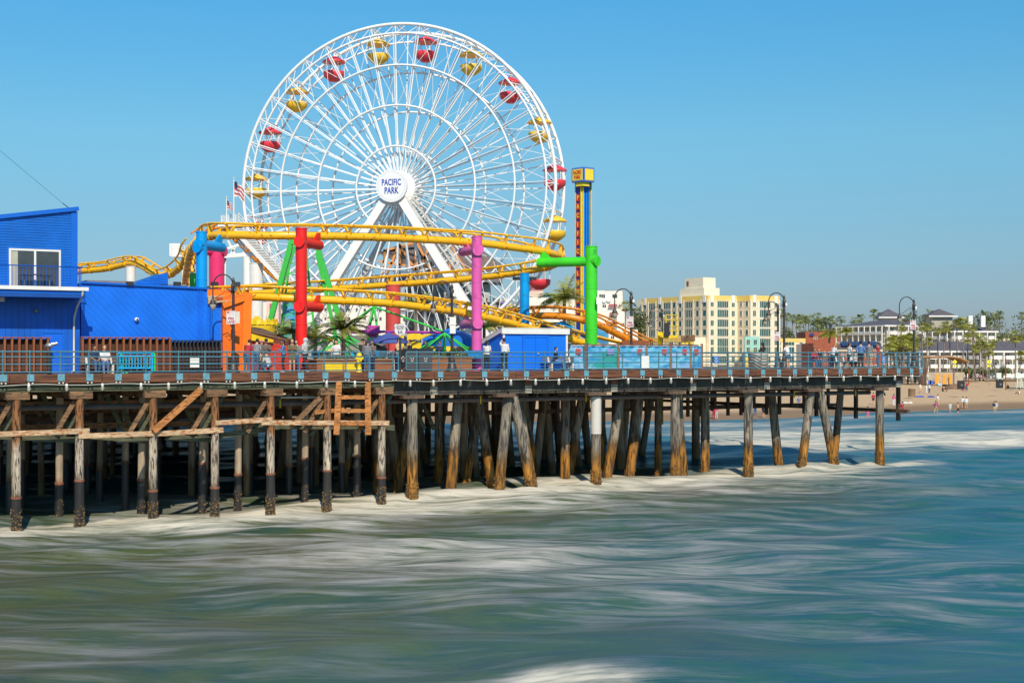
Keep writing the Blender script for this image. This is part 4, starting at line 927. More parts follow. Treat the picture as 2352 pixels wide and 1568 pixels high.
    if bottom:
        s_ = MB(); s_.tube(P_[:2]+[P_[1]+(P_[2]-P_[1])*.3], [r*1.10+.006 for r in R_[:2]]+[R_[1]*1.0], 14, side=sd, flat=.7)
        for hp,kn,an in legs:
            if skirt: pass
            elif short: s_.tube([hp+Z*.05*k, hp.lerp(kn,.45), hp.lerp(kn,.45+.3*short)], [.105*k,.10*k,.098*k], 10)
            else: s_.tube([hp+Z*.05*k, hp.lerp(kn,.5), kn, kn.lerp(an,.5), kn.lerp(an,.97)], [.105*k,.092*k,.072*k,.066*k,.060*k], 10)
        o = s_.build('shorts' if short else 'trousers', bottom, t); vx(o, max(vox,.02))
    if not hood:
        hr = MB(); hr.ell(hc+(fw*-.018+Z*.022)*k, (.088*k,.098*k,.112*k), 12, 9, Matrix.Rotation(face-math.pi/2, 3, 'Z'))
        if long: hr.tube([hc-fw*.05*k, hc-(fw*.085+Z*.15)*k, hc-(fw*.09+Z*.30)*k], [.085*k,.075*k,.04*k], 10, side=sd, flat=.5)
        hr.build('hair', hairm_, t)
    if cap: MB().ell(hc+(Z*.055)*k, (.098*k,.108*k,.085*k), 12, 8, Matrix.Rotation(face-math.pi/2, 3, 'Z')).build('cap', cap, t); MB().tube([hc+(fw*.06+Z*.06)*k, hc+(fw*.17+Z*.045)*k], [.085*k,.06*k], 10, side=sd, flat=.15).build('cap_peak', cap, t)
    if shoes:
        for hp,kn,an in legs:
            MB().ell(an+fw*.07*k-Z*.035*k, (.052*k,.14*k,.05*k), 10, 7, Matrix.Rotation(face-math.pi/2, 3, 'Z')).build('shoe', shoes, t)
    return t
AW = math.pi/2            # facing away from the camera
def pp(x, d): p = on(x, d); return p
# on the walkway, left to right
bench_z = .45
def bench(label, x, d, ang, w=1.8):
    c = on(x, d); t = thing('bench', c, label, 'bench', 'pier benches'); a = V((math.cos(ang),math.sin(ang),0)); b_ = V((-a.y,a.x,0))
    for k_ in (-.14,.0,.14): MB().box(c+b_*k_+Z*.45, (w,.125,.045), ang).build('seat_slat', ctaupe_w, t)
    for k_ in (.62,.78): MB().box(c+b_*(.26+(k_-.6)*.2)+Z*k_, (w,.04,.125), ang).build('back_slat', ctaupe_w, t)
    for e in (-.6,.6):
        MB().poly([c+a*(e*w/1.8-.05)-b_*.22, c+a*(e*w/1.8-.05)+b_*.12, c+a*(e*w/1.8-.05)+b_*.30+Z*.82, c+a*(e*w/1.8-.05)+b_*.24+Z*.82, c+a*(e*w/1.8-.05)+b_*.12+Z*.42, c+a*(e*w/1.8-.05)-b_*.22+Z*.42], a*.1).build('leg', offw, t)
    return t
ctaupe_w = M('bench_slats', (.15,.13,.13), .6, var=.2)
bench('bench with two seated people in front of the slat screen', 229, 3.2, PANG)
bench('bench by the shed corner where a person reads with feet up', 1288, 2.6, PANG, 2.2)
bench('bench near the pier end with a couple seated', 1895, 3.0, PANG, 1.9)
bench('empty bench end beside the person in white near the pier end', 1934, 3.0, PANG, 1.0)
FC = PANG-math.pi/2       # facing out to sea across the rail
def ps(x, d, *a, **k): return person(on(x, d), *a, **k)
ps(217, 3.0, FC+.1, ('sit','down','down'), skin2, hairb, cnavy, jean, 'person in navy t-shirt seated at the left end of the bench', sleeve=.5, shoes=cblack)
ps(240, 3.0, FC-.1, ('sit','down','down'), skin1, hairy, cwhite, cblue, 'blonde person in white top seated on the bench beside the navy t-shirt', sleeve=.5, long=0, shoes=clgrey)
ps(566, 3.2, AW-.5, ('lean','rail','rail'), skin1, hairb, cred, jean, 'person in maroon hoodie with a checked shirt round the waist, by the orange wall', shoes=cwhite)
ps(587, 3.0, AW-.2, ('lean','rail','pocket'), skin1, hairb, cgrey, jean, 'dark haired person in grey hoodie and jeans seen from behind', shoes=cblack, h=1.78)
ps(600, 4.0, -.6, ('stand','down','down'), skin1, hairn, cwhite, ctan, 'person in white t-shirt behind the grey hoodie', sleeve=.5, h=1.65, cap=cpink)
ps(611, 3.1, -1.2, ('stand','phone','down'), skin2, hairb, ctaupe, ctaupe, 'person in brown jacket wearing a black cap', cap=cblack, shoes=cwhite)
ps(619, 2.4, 2.6, ('squat','rail','rail'), skin1, hairn, clgrey, jean, 'person crouching in a light grey top and blue jeans', shoes=cblack)
ps(651, 3.0, 3.3, ('stand','phone','phone'), skin2, hairb, cblue, cblack, 'dark haired person in light blue denim shirt with a pink bag', shoes=cwhite, h=1.7, long=1)
ps(671, 2.6, -1.4, ('stand','phone','phone'), skin1, hairy, ccamo, ccamo, 'person with blond hair and bare legs wearing an olive jacket', short=.5, long=1, h=1.72)
ps(681, 3.4, -1.7, ('stand','down','down'), skin1, hairn, cgrey, jean, 'brown haired person with sunglasses in grey jacket behind the bare legged one', long=1, h=1.7)
ps(701, 2.6, 2.6, ('walk','pocket','phone'), skin1, hairn, clgrey, cblack, 'person in pale hood and black leggings in front of the red column', hood=1, shoes=cwhite, h=1.78)
ps(772, 6.5, -1.6, ('stand','down','down'), skin1, hairb, cwhite, cgrey, 'person in white shirt behind the planter box', sleeve=.5)
ps(833, 4.4, -.9, ('stand','down','phone'), skin1, hairb, cblack, cblack, 'person in black cap and black shirt by the yellow hydrant', cap=cblack, h=1.78)
ps(842, 3.3, 1.2, ('stand','down','down'), skin1, hairn, cgrey, jean, 'person in dark grey jacket turned away near the magenta tower', h=1.72, long=1)
ps(855, 4.1, -1.9, ('stand','phone','down'), skin2, hairn, ctaupe, cnavy, 'brown haired person in taupe sweater next to the magenta tower', long=1, h=1.7)
ps(915, 2.2, -.5, ('stand','phone','phone'), skin1, hairb, ctan, jean, 'dark haired person in long tan coat looking at a phone by the rail gap', h=1.8, shoes=cwhite)
ps(942, 4.6, 3.4, ('stand','phone','down'), skin1, hairb, cblack, cblack, 'person in black behind the grey bins', h=1.76)
for x, m_, lb in ((977,cblack,'dark haired person in black under the blue canopy, left'),(1010,cnavy,'person in navy under the blue canopy, right of the green mast')): ps(x, 7.5, -1.5, ('stand','phone','phone'), skin2, hairb, m_, m_, lb, vox=.035)
ps(1118, 2.4, 1.1, ('stand','phone','phone'), skin1, hairb, cwhite, cblack, 'long dark haired person in white top and black trousers left of the shed', long=1, sleeve=.5, h=1.72)
ps(1158, 2.2, 1.3, ('stand','up','down',.08), skin2, hairb, cwhite, cblack, 'person in loose white shirt scratching head before the blue shed', h=1.86, shoes=cwhite)
ps(1276, 2.5, -.15, ('sit','phone','phone'), skin1, hairb, cblack, cblue, 'curly haired person in black sweater reading on the bench by the shed', shoes=ctaupe)
ps(1752, 2.4, 2.3, ('sit','phone','phone'), skin2, hairb, cblack, cblack, 'person in black top perched by the striped planter barrel', long=1, seatz=.8)
ps(1811, 3.0, 2.4, ('lean','rail','down'), skin1, hairn, cwhite, jean, 'person in striped pale shirt and short denim shorts leaning by the lamp post', short=.25, sleeve=.5)
ps(1870, 2.8, -1.2, ('sit','down','phone'), skin2, hairb, cred, jean, 'seated person in dark plaid shirt and ripped jeans near the pier end')
ps(1880, 3.0, -1.6, ('sit','down','down'), skin1, hairn, cblack, jean, 'person in black sitting close to the plaid shirt')
ps(1912, 2.7, .5, ('lean','down','rail'), skin1, hairy, cwhite, cnavy, 'person in white sweater leaning beside the bench near the pier end', h=1.7)
ps(1951, 2.6, .3, ('stand','phone','down'), skin1, hairn, cwhite, cblack, 'person in white checked shirt and black shorts near the pier end', short=.8, sleeve=.5, shoes=cwhite)
ps(1957, 1.9, -1.3, ('squat','down','phone'), skin1, hairb, cwhite, cblack, 'person crouching with a black backpack near the pier end')
ps(1977, 2.8, 1.2, ('stand','pocket','pocket'), skin1, hairb, cblue, cblack, 'person in blue denim shirt and black trousers with dark cap', cap=cblack, h=1.84)
ps(1996, 2.6, .9, ('stand','down','phone',.05), skin1, hairb, cgrey, ckhaki, 'person in charcoal t-shirt and khaki shorts near the pier end', short=.9, sleeve=.5, h=1.84)
ps(2017, 2.9, 2.8, ('stand','phone','down'), skin1, hairb, cred, jean, 'person in crimson shirt and blue trousers, rightmost on the pier', sleeve=.5, h=1.76)
# ------------------------------------------------------------------ lamp posts
def lamp_post(x, ppm, label, sign=None, ht=5.0, small=0):
    Y = F/ppm; b0 = P(x,0,Y); b0.z = DZ; t = thing('street_lamp', b0, label, 'street lamp', 'ornate pier street lamps')
    MB().lathe(b0, [(.36,0),(.36,.10),(.27,.14),(.25,.3),(.20,.45),(.17,.5),(.19,.55),(.13,.75),(.11,.95),(.09,1.1)], 16).build('base', lampm, t)
    MB().tube([b0+Z*1.05, b0+Z*(ht-.35)], [.085,.07], 12).build('pole', lampm, t)
    MB().lathe(b0+Z*(ht-.85), [(.085,0),(.12,.03),(.12,.4),(.09,.45),(.06,.5),(.09,.56),(.07,.64),(.02,.78)], 12).build('finial', lampm, t)
    ar = MB(); top = b0+Z*(ht-.55); w_ = 1.05; lf_ = V((-.98,-.05,0)).normalized()
    pts = [top+lf_*(w_*(1-math.cos(a)))*.5+Z*.62*math.sin(a) for a in [i*math.pi/14 for i in range(15)]]
    pts.append(pts[-1]-Z*.55); ar.tube(pts, .035, 8)
    sc_ = [top+Z*-.25, top+lf_*.3+Z*-.12, top+lf_*.62+Z*-.42, top+lf_*.98+Z*-.62]; ar.tube(sc_, .02, 6)
    sp = [top+lf_*(.20+.16*math.cos(a)*(1-a/9))+Z*(-.38+.16*math.sin(a)*(1-a/9)) for a in [i*.5 for i in range(11)]]; ar.tube(sp, .016, 5)
    ar.build('curved_arm', lampm, t)
    hd = pts[-1]; lt = MB().lathe(hd, [(.03,.1),(.05,0),(.06,-.12),(.14,-.22),(.17,-.34),(.19,-.36)][::1], 14).build('lamp_hood', lampm, t)
    MB().lathe(hd, [(.165,-.36),(.17,-.42),(.13,-.56),(.06,-.66),(.012,-.7)], 14).build('lamp_globe', globe, t)
    MB().box(top+V((.13,-.06,-.15)), (.12,.12,.18)).build('sensor', white, t)
    if sign:
        zc = zat(sign, Y); c = V((b0.x-.10, b0.y-.13, zc)); s_ = MB().box(c, (.45,.02,.68), .15).build('sign', M('sign_plate', (.74,.72,.72), .5, var=.03), t)
        xd = V((math.cos(.15),math.sin(.15),0)); nn = V((math.sin(.15),-math.cos(.15),0)); rs_ = M('sign_red', (.45,.02,.05), .5)
        text('sign_text', 'FIRE', c+nn*.014-Z*.06, xd, Z, .19, rs_, s_, xs=.85, bold=.008, ext=.003); text('sign_text', 'LANE', c+nn*.014-Z*.23, xd, Z, .19, rs_, s_, xs=.8, bold=.008, ext=.003)
        text('sign_text', 'PARKING', c+nn*.014+Z*.27+xd*.07, xd, Z, .08, rs_, s_, xs=.7, ext=.003); text('sign_text', 'AT ANY TIME', c+nn*.014+Z*.14, xd, Z, .08, rs_, s_, xs=.7, ext=.003)
        MB().box(c+nn*.013-xd*.14+Z*.27, (.12,.008,.11), .15).build('sign_panel', rs_, s_); text('sign_text', 'NO', c+nn*.02-xd*.14+Z*.27, xd, Z, .08, white, s_, xs=.55, ext=.003)
    return t
lamp_post(536, 44.4, 'ornate curved lamp post by the orange building', 729)
lamp_post(1038, 40.8, 'ornate curved lamp post beside the orchid pink column')
lamp_post(1450, 36.6, 'ornate curved lamp post in front of the blue mesh fence', 739)
lamp_post(1801, 34.4, 'taller ornate lamp post of the close pair near the pier end')
lamp_post(1787, 29.4, 'farther ornate lamp post of the close pair near the pier end', 772)
lamp_post(2099, 32.1, 'ornate curved lamp post at the right end of the pier', 746)
lamp_post(1521, 26.6, 'smallest ornate lamp post, in front of the cream apartment block')
b_ = P(1040,737,79.8); tag(MB().box(b_, (.36,.12,.44)).box(b_-Z*.47, (.32,.1,.46)).build('speaker_panel', white), 'two white speaker panels fixed to the lamp post by the blue canopy', 'speaker')
b_ = P(546,729,73.9); tag(MB().box(b_, (.22,.03,.62)).build('sign_panel', offw), 'blank cream back of a second sign on the lamp post by the orange building', 'sign')
c = P(569,664,73.4)
for x, y, Y, l in ((544,653,73.2,'dark floodlight on the lamp post by the orange building'),): tag(MB().box(P(x,y,Y), (.36,.2,.24), .2).build('floodlight', dgrey), l, 'floodlight')
# ------------------------------------------------------------------ walkway things
def barrier(x, d, mt, lab, w_=1.5):
    c = on(x, d); t = thing('crowd_barrier', c, lab, 'barrier', 'plastic crowd barriers'); a, b2 = c-u*w_/2, c+u*w_/2
    f_ = MB(); f_.tube([a+Z*.12, a+Z*.95, a+Z*1.02+u*.08, b2+Z*1.02-u*.08, b2+Z*.95, b2+Z*.12], .055, 8); f_.tube([a+Z*.25, b2+Z*.25], .05, 8); f_.tube([a+Z*.85, b2+Z*.85], .04, 8); f_.build('frame', mt, t)
    for i in range(11): MB().beam(a+u*(.12+i*(w_-.24)/10)+Z*.25, a+u*(.12+i*(w_-.24)/10)+Z*.88, .05, .06, n).build('bar', mt, t)
    for e in (.2,w_-.2): MB().box(a+u*e+Z*.05, (.12,.5,.1), PANG).build('foot', mt, t)
    return t
cyp = M('cyan_plastic', (.0,.42,.80), .4); grp = M('green_plastic', (.02,.62,.12), .4)
barrier(310, 3.1, cyp, 'cyan plastic crowd barrier, nearest of the pair by the bench', 1.75); barrier(317, 3.45, grp, 'green plastic crowd barrier just behind the cyan one', 1.7)
t = thing('rack', on(452,3.2,DZ), 'row of black bicycle style bars before the dark slat screen', 'barrier')
for i in range(26): MB().tube([on(395,3.2)+u*i*.1, on(395,3.2)+u*i*.1+Z*.85], .014, 4).build('bar', dgrey, t)
MB().tube([on(395,3.2,DZ+.85), on(395,3.2,DZ+.85)+u*2.5], .02, 6).build('rail', dgrey, t)
tag(MB().box(on(447,3.05,DZ+.52), (.48,.02,.48), PANG).build('notice_board', white), 'blank white square notice on the black bars', 'sign')
tag(MB().box(on(1482,-.08,DZ+.5), (.55,.02,.72), PANG).build('notice_board', white), 'blank white square notice tied to the rail before the mesh fence', 'sign')
for x, lb in ((1645,'small blue sign on the rail before the apartment block'),(2030,'small blue sign on the rail near the pier end')):
    s_ = MB().box(on(x,-.08,DZ+.62), (.42,.02,.46), PANG).build('notice_board', M('sign_blue', (.02,.14,.42), .5)); tag(s_, lb, 'sign')
    for k_, (z, w_) in enumerate(((.14,.26),(.04,.2),(-.05,.28),(-.15,.22))): MB().box(on(x,-.095,DZ+.62+z), (w_,.006,.03), PANG).build('sign_line', white, s_)
# telescope
c = on(113,1.2); t = thing('telescope', c, 'grey coin viewer telescope on a black stand by the left railing', 'telescope'); MB().tube([c, c+Z*1.15], .1, 12).build('stand', dgrey, t)
q_ = MB(); q_.ell(c+Z*1.35, (.2,.14,.14), 12, 8); q_.tube([c+Z*1.38-u*.05, c+Z*1.46+u*.35-n*.1], .09, 12); q_.build('viewer', M('viewer_grey', (.45,.46,.46), .3, .7), t)
# hydrant
c = on(825,1.9); t = thing('fire_hydrant', c, 'yellow fire hydrant beside the yellow barrier', 'hydrant'); hyl = M('hydrant_yellow', (.88,.62,.01), .4)
MB().lathe(c, [(.15,0),(.15,.06),(.10,.08),(.10,.5),(.14,.52),(.14,.6),(.11,.62),(.12,.8),(.16,.86),(.13,.98),(.05,1.05),(.05,1.12),(.01,1.13)], 14).build('barrel', hyl, t)
for e in (-1,1): MB().tube([c+Z*.72, c+Z*.72+u*e*.22], .07, 10).build('outlet', hyl, t)
MB().tube([c+Z*.66, c+Z*.66-n*.2], .085, 10).build('outlet', hyl, t)
c = on(789,2.3); t = thing('road_barrier', c, 'low yellow plastic barrier block with slanted ends', 'barrier')
for e in (-.56,.56): MB().poly([c+u*(e-.5)+Z*.04, c+u*(e+.5)+Z*.04, c+u*(e+.5)+Z*.52, c+u*(e-.35)+Z*.52, c+u*(e-.5)+Z*.4], n*.4).build('block', hyl, t)
# planters
plk = M('planter_planks', (.34,.13,.05), .75, var=.35, scale=2, stretch=(.4,1,4), bump=.4, groove=((0,0,1), .18))
def planter(label, x0, x1, d, h_=.62):
    a, b2 = s_at(x0,d), s_at(x1,d); t = thing('planter_box', PL(a,d,DZ), label, 'planter'); MB().pb(a,b2,d,d+1.2,DZ,DZ+h_).build('box', plk, t)
    MB().pb(a-.05,b2+.05,d-.06,d+1.26,DZ+h_+.001,DZ+h_+.07).build('rim', M('planter_rim', (.42,.26,.15), .7, var=.3), t)
    lv = MB()
    for i in range(260):
        p = PL(random.uniform(a+.1,b2-.1), random.uniform(d+.1,d+1.1), DZ+h_+.05+random.random()*.22); v1 = V((random.uniform(-1,1),random.uniform(-1,1),random.uniform(-.2,1))).normalized()*.1; v2 = v1.cross(V((random.random(),random.random(),.3))).normalized()*.05
        lv.add([p-v1,p+v2,p+v1,p-v2],[(0,1,2,3)])
    o = lv.build('plants', leafm, t); o['kind'] = 'stuff'; return t
planter('long low wooden planter box behind the yellow hydrant', 728, 905, 4.6); planter('wooden planter box under the blue canopy', 992, 1084, 3.6, .75)
# bins
c0 = on(924,3.0)
for i, (x0,x1,lb) in enumerate(((919,932,'left dark recycling bin of the three, turned side on'),(932,955,'middle grey bin of the three beside the rail gap'),(955,993,'right grey bin of the three, next to the planter'))):
    if i == 1: x0, x1 = 932, 961
    if i == 2: x0, x1 = 962, 993
    a, b2 = s_at(x0,2.8)+.01, s_at(x1,2.8)-.01; t = thing('waste_bin', PL((a+b2)/2,2.8,DZ), lb, 'bin', 'recycling bins in a row')
    bo = MB(); bo.pb(a,b2,2.8,3.5,DZ+.05,DZ+1.18); bo.build('cabinet', M('bin_grey', (.075,.072,.078), .5, var=.1) if i else black, t)
    MB().pb(a-.005,b2+.005,2.77,3.52,DZ+1.181,DZ+1.27).build('lid', dgrey, t)
    cx = PL((a+b2)/2,2.79,DZ+.74); rg_ = MB()
    for j in range(3):
        a0_ = math.pi/2+j*2.094; q1,q2 = [cx+u*.10*math.cos(a0_+e)+Z*.10*math.sin(a0_+e) for e in (-.75,.75)]; rg_.beam(q1,q2,.035,.01,n)
    rg_.box(cx-Z*.17, (.16,.008,.035), PANG); rg_.build('recycling_symbol', offw, t)
# route shield
c = P(919,757,75.5); t = thing('route_sign', V((c.x,c.y,DZ)), 'white route shield sign on a dark pole', 'sign')
MB().tube([V((c.x,c.y+.04,DZ)), c+V((0,.04,-.4))], .06, 8).build('pole', dgrey, t)
def shield(w_, h_): return [(-.40,.5),(-.22,.43),(0,.5),(.22,.43),(.40,.5),(.5,.36),(.44,.18),(.47,-.05),(.42,-.27),(.28,-.40),(0,-.5),(-.28,-.40),(-.42,-.27),(-.47,-.05),(-.44,.18),(-.5,.36)]
X_ = V((1,0,0)); o1 = MB().poly([c+X_*a*.68+Z*b2*.68 for a,b2 in shield(1,1)], V((0,.03,0))).build('shield', dgrey, t)
o2 = MB().poly([c+V((0,-.006,0))+X_*a*.63+Z*b2*.63 for a,b2 in shield(1,1)], V((0,.005,0))).build('shield_face', M('sign_plate', (.7,.7,.7)), o1)
for s_, z, sz, xs_ in (('HISTORIC',.17,.125,.8),('ROUTE',.035,.125,.85),('66',-.14,.27,1.0)): text('shield_text', s_, c+V((0,-.010,z)), X_, Z, sz, dgrey, o1, xs=xs_, bold=.003, ext=.002)
MB().box(c+V((0,-.009,.105)), (.56,.004,.012)).build('shield_line', dgrey, o1)
# striped barrel near the pier end and mesh banner fence
c = on(1741,2.0); t = thing('planter_barrel', c, 'pale barrel planter with slanting stripes near the pier end', 'planter')
MB().lathe(c, [(.50,0),(.56,.1),(.60,.5),(.62,.95),(.66,1.0),(.58,1.02)], 24).build('barrel', M('barrel_cream', (.55,.50,.42), .7, var=.12), t)
bs = MB()
for k_ in range(5): bs.tube([c+V((.62*math.cos(a),.62*math.sin(a),.12+k_*.18+.18*math.sin(a*2+.5))) for a in [math.pi+i*math.pi/12 for i in range(13)]], .03, 5)
bs.build('stripe', M('barrel_stripe', (.20,.17,.13), .7), t)
MF = thing('mesh_fence', on(1460,1.9,DZ), 'rope and post fence hung with blue printed mesh banners', 'fence'); fd = 3.0
rope = M('rope', (.16,.10,.08), .9, var=.4, scale=8, bump=.8)
bann = []
for bi, (x0, x1) in enumerate(((1310,1341),(1349,1418),(1423,1482),(1487,1538),(1543,1584),(1589,1611))):
    nm_ = f'banner_{bi}'
    m = bpy.data.materials.new('banner_print'); m.use_nodes = True; nt = m.node_tree; N = nt.nodes; L = nt.links; b = N['Principled BSDF']; g = N.new('ShaderNodeNewGeometry'); b.inputs['Roughness'].default_value = .55
    mp = N.new('ShaderNodeMapping'); mp.inputs['Location'].default_value = (bi*3.1,0,bi); mp.inputs['Rotation'].default_value = (0,.6+bi*.3,0); mp.inputs['Scale'].default_value = (.5,.5,1.1); L.new(g.outputs['Position'], mp.inputs[0])
    q_ = nnoise(mp.outputs[0], 1.5, 4, 1.2); col = nmix(nmap(q_, .36, .60), (.015,.28,.58), (.22,.58,.78)); col = nmix(nmap(nnoise(mp.outputs[0], .8, 2, 2), .52, .68, 0, .8), col, (.02,.20,.55) if bi % 2 else (.40,.45,.75))
    if bi == 1: col = nmix(nmap(nnoise(mp.outputs[0], .9, 3, .5), .45, .55, 0, .9), col, (.02,.36,.28))
    L.new(col, b.inputs['Base Color'])
    a, b2 = s_at(x0,fd), s_at(x1,fd); mb = MB(); nx = 14
    for i in range(nx+1):
        for j in range(6): mb.v.append(tuple(PL(a+(b2-a)*i/nx, fd+.04*math.sin(i*1.3+j*.7+bi)+.02*math.sin(i*2.9), DZ+.12+(1.36)*j/5+.02*math.sin(i*.9+bi)*(j == 5))))
    for i in range(nx):
        for j in range(5): k_ = i*6+j; mb.f.append((k_,k_+6,k_+7,k_+1)); mb.sm.append(True)
    bo = mb.build('banner', m, MF)
    MB().pb(b2-.62*(1 if bi != 1 else 1.3),b2-.28,fd-.075,fd-.07,DZ+.95,DZ+1.28).build('banner_patch', M('patch_red', (.55,.07,.04), .6) if bi > 1 or bi == 0 else M('patch_violet', (.30,.28,.62), .6), bo)
    bd = MB(); bd.pb(a,b2,fd-.07,fd-.06,DZ+1.46,DZ+1.5); bd.pb(a,b2,fd-.07,fd-.06,DZ+.1,DZ+.13)
    bd.build('banner_hem', cwhite, bo)
for x in (1345,1420,1484,1540,1586,1612): MB().tube([on(x,fd,DZ), on(x,fd,DZ+1.62)], .085 if x != 1345 else .16, 10).build('post', rope if x in (1345,) else M('fence_post_brown', (.28,.14,.08), .85, var=.3), MF)
for z in (DZ+1.53, DZ+.05): MB().tube([PL(s_at(1345,fd)+i*.25, fd-.05, z+.02*math.sin(i*2.2)) for i in range(int((s_at(1613,fd)-s_at(1345,fd))/.25))], .045, 6).build('rope', rope, MF)
t = thing('picket_fence', on(1326,4,DZ), 'low white metal bar fence behind the first small banner', 'fence')
for i in range(11): MB().tube([on(1300,4.0)+u*i*.13, on(1300,4.0)+u*i*.13+Z*1.3], .015, 4).build('bar', white, t)
# ------------------------------------------------------------------ rides and huts inside the park
def gable_hut(label, x0, x1, d, zw, zr_, dep, wall, roof, trim=None, name='hut'):
    a, b2 = s_at(x0,d), s_at(x1,d); t = thing(name, PL((a+b2)/2,d,DZ), label, 'hut'); MB().pb(a,b2,d,d+dep,DZ,zw).build('wall', wall, t)
    MB().poly([PL(a-.2,d-.3,zw-.05), PL(a-.2,d+dep/2,zr_), PL(a-.2,d+dep+.3,zw-.05)], u*(b2-a+.4)).build('roof', roof, t)
    return t
RH = thing('food_hut', on(640,8,DZ), 'low hut with brown shingle roof, yellow fascia and red wall', 'hut'); Yh = on(640,8).y
MB().poly([P(573,762,Yh-1), P(672,785,Yh+1), P(672,794,Yh+1), P(573,778,Yh-1)], n*.1).build('fascia', M('fascia_dark', (.20,.05,.04), .7), RH)
MB().poly([P(570,762,Yh-1.2), P(680,788,Yh+1.2), P(664,781,Yh+5), P(600,758,Yh+5), P(572,755,Yh+4)], Z*.12).build('roof', brownr, RH)
MB().poly([P(571,764,Yh-1.3), P(628,780,Yh-.1), P(628,786,Yh-.1), P(571,781,Yh-1.3)], n*.08).build('yellow_fascia', M('fascia_yellow', (.92,.62,.02), .5), RH)
MB().poly([P(571,781,Yh-1.1), P(673,794,Yh+1.1), V((P(673,0,Yh+1.1).x,Yh+1.1,DZ)), V((P(571,0,Yh-1.1).x,Yh-1.1,DZ))], n*3).build('wall', M('hut_red', (.60,.05,.03), .6, var=.3, scale=1, rust=(.75,.30,.03), rustamt=.02), RH)
# yellow wave-edged tub
c = P(598,764,92); t = thing('ride_car', V((c.x,c.y,DZ)), 'yellow round ride platform with a wave shaped crown', 'ride')
MB().lathe(V((c.x,c.y,DZ)), [(.25,0),(.25,2.2),(1.1,2.3)], 12).build('stand', grey, t)
mb = MB(); r_ = 1.05; zb = c.z-DZ
mb.lathe(V((c.x,c.y,DZ)), [(r_*.9,zb-.15),(r_,zb),(r_,zb+.55)], 24)
for i in range(14): a = i*2*math.pi/14; p = V((c.x+r_*math.cos(a), c.y+r_*math.sin(a), c.z+.5)); tn_ = V((-math.sin(a),math.cos(a),0)); mb.poly([p-tn_*.2, p+tn_*.2, p+tn_*.2+Z*.2, p+tn_*.05+Z*.4, p-tn_*.12+Z*.38, p-tn_*.02+Z*.2], V((math.cos(a),math.sin(a),0))*.05)
mb.build('tub', M('ride_yellow', (.85,.58,.02), .45), t)
wv_ = MB(); wc = P(588,744,111); wv_.poly([wc+V((-.6,0,-1.2)), wc+V((.55,0,-1.2)), wc+V((.55,0,.1)), wc+V((.2,0,.2)), wc+V((.3,0,.6)), wc+V((-.1,0,.65)), wc+V((-.3,0,.1)), wc+V((-.6,0,-.1))], V((0,.05,0))); tag(wv_.build('painted_wave', M('ride_yellow')if False else MC['ride_yellow']), 'yellow painted wave panel at the foot of the white column', 'panel')
# painted purple-blue pillar
c = P(665,0,100); c.z = DZ
tag(MB().tube([c, c+Z*5.0], .52, 20).build('painted_pillar', M('painted_pillar', (.5,.5,.75), .5, zgrad=[(-1,(.02,.5,.9)),(7.4,(.02,.5,.9))]) if False else M('painted_pillar', (.35,.32,.72), .5, var=.4, scale=.9, col2=(.05,.45,.85))), 'thick pillar painted in purple and blue waves', 'pillar')
# green A frame of the swinging ship
GA = thing('swing_ride_frame', P(700,0,98)*1.0, 'tall green A-frame of a swinging ride left of the wheel legs', 'ride'); GA.location.z = DZ; GA['wl'] = tuple(GA.location)
for (x0,y0,x1,y1,Y,w_) in ((672,547,604,800,96,.42),(727,560,800,800,96,.42),(690,548,700,560,97,.5),(668,580,640,800,99,.16),(703,575,722,760,99,.16),(728,580,775,790,102,.3),(680,560,640,680,102,.2)):
    MB().beam(P(x0,y0,Y), P(x1,y1,Y), w_, w_*.8).build('leg', green2, GA)
MB().beam(P(668,552,96), P(730,556,96.5), .6, .55).build('axle_beam', green2, GA)
lt = MB()
for i in range(9):
    t_ = i/9; a = P(668-28*t_,580+220*t_,99); b2 = P(703+19*t_,575+185*t_,99); lt.beam(a, b2, .06, .06)
    t2 = (i+1)/9; b3 = P(703+19*t2,575+185*t2,99); lt.beam(a, b3, .05, .05)
lt.build('lattice', green2, GA)
SHb = MB(); 
# scrambler: green cables, magenta arm and tower
SR = thing('scrambler_ride', P(856,0,88), 'spinning ride with magenta centre tower, long arms and green cable struts', 'ride'); SR.location.z = DZ; SR['wl'] = tuple(SR.location)
mg = M('ride_magenta', (.50,.05,.36), .4); gl = M('ride_lime', (.05,.62,.08), .35)
Ys = 88
cb_ = P(856,0,Ys)
mbt = MB(); ft = [P(843,765,Ys), P(868,765,Ys), P(865,808,Ys), P(862,840,Ys), P(849,840,Ys), P(847,808,Ys)]
mbt.poly(ft, V((0,.5,0))); mbt.build('tower', mg, SR); MB().tube([P(856,784,Ys-.02), P(856,784,Ys-.08)], .30, 20).build('tower_porthole', M('porthole', (.25,.35,.38), .4), SR)
MB().box(P(857,757,Ys), (.8,.6,.5)).build('motor_box', mg, SR)
MB().tube([P(780,757,Ys+1), P(856,761,Ys), P(1022,764,Ys-2)], .075, 8).build('arm', mg, SR); MB().tube([P(800,764,Ys+4), P(856,763,Ys), P(905,761,Ys+4)], .075, 8).build('arm', mg, SR)
apex = P(859,704,Ys)
for (x,y,Y,r) in ((843,763,Ys,.06),(868,763,Ys,.07),(849,757,Ys+.6,.05),(1018,761,Ys-2,.06),(784,757,Ys+1,.06),(800,757,Ys+4,.05)): MB().tube([apex, P(x,y,Y)], r, 8).build('strut', gl, SR)
for (a_,b2) in (((843,763),(850,800)),((850,800),(861,845)),((868,763),(866,800)),((866,800),(860,840))): MB().tube([P(*a_,Ys-.1), P(*b2,Ys-.1)], .06, 8).build('strut', gl, SR)
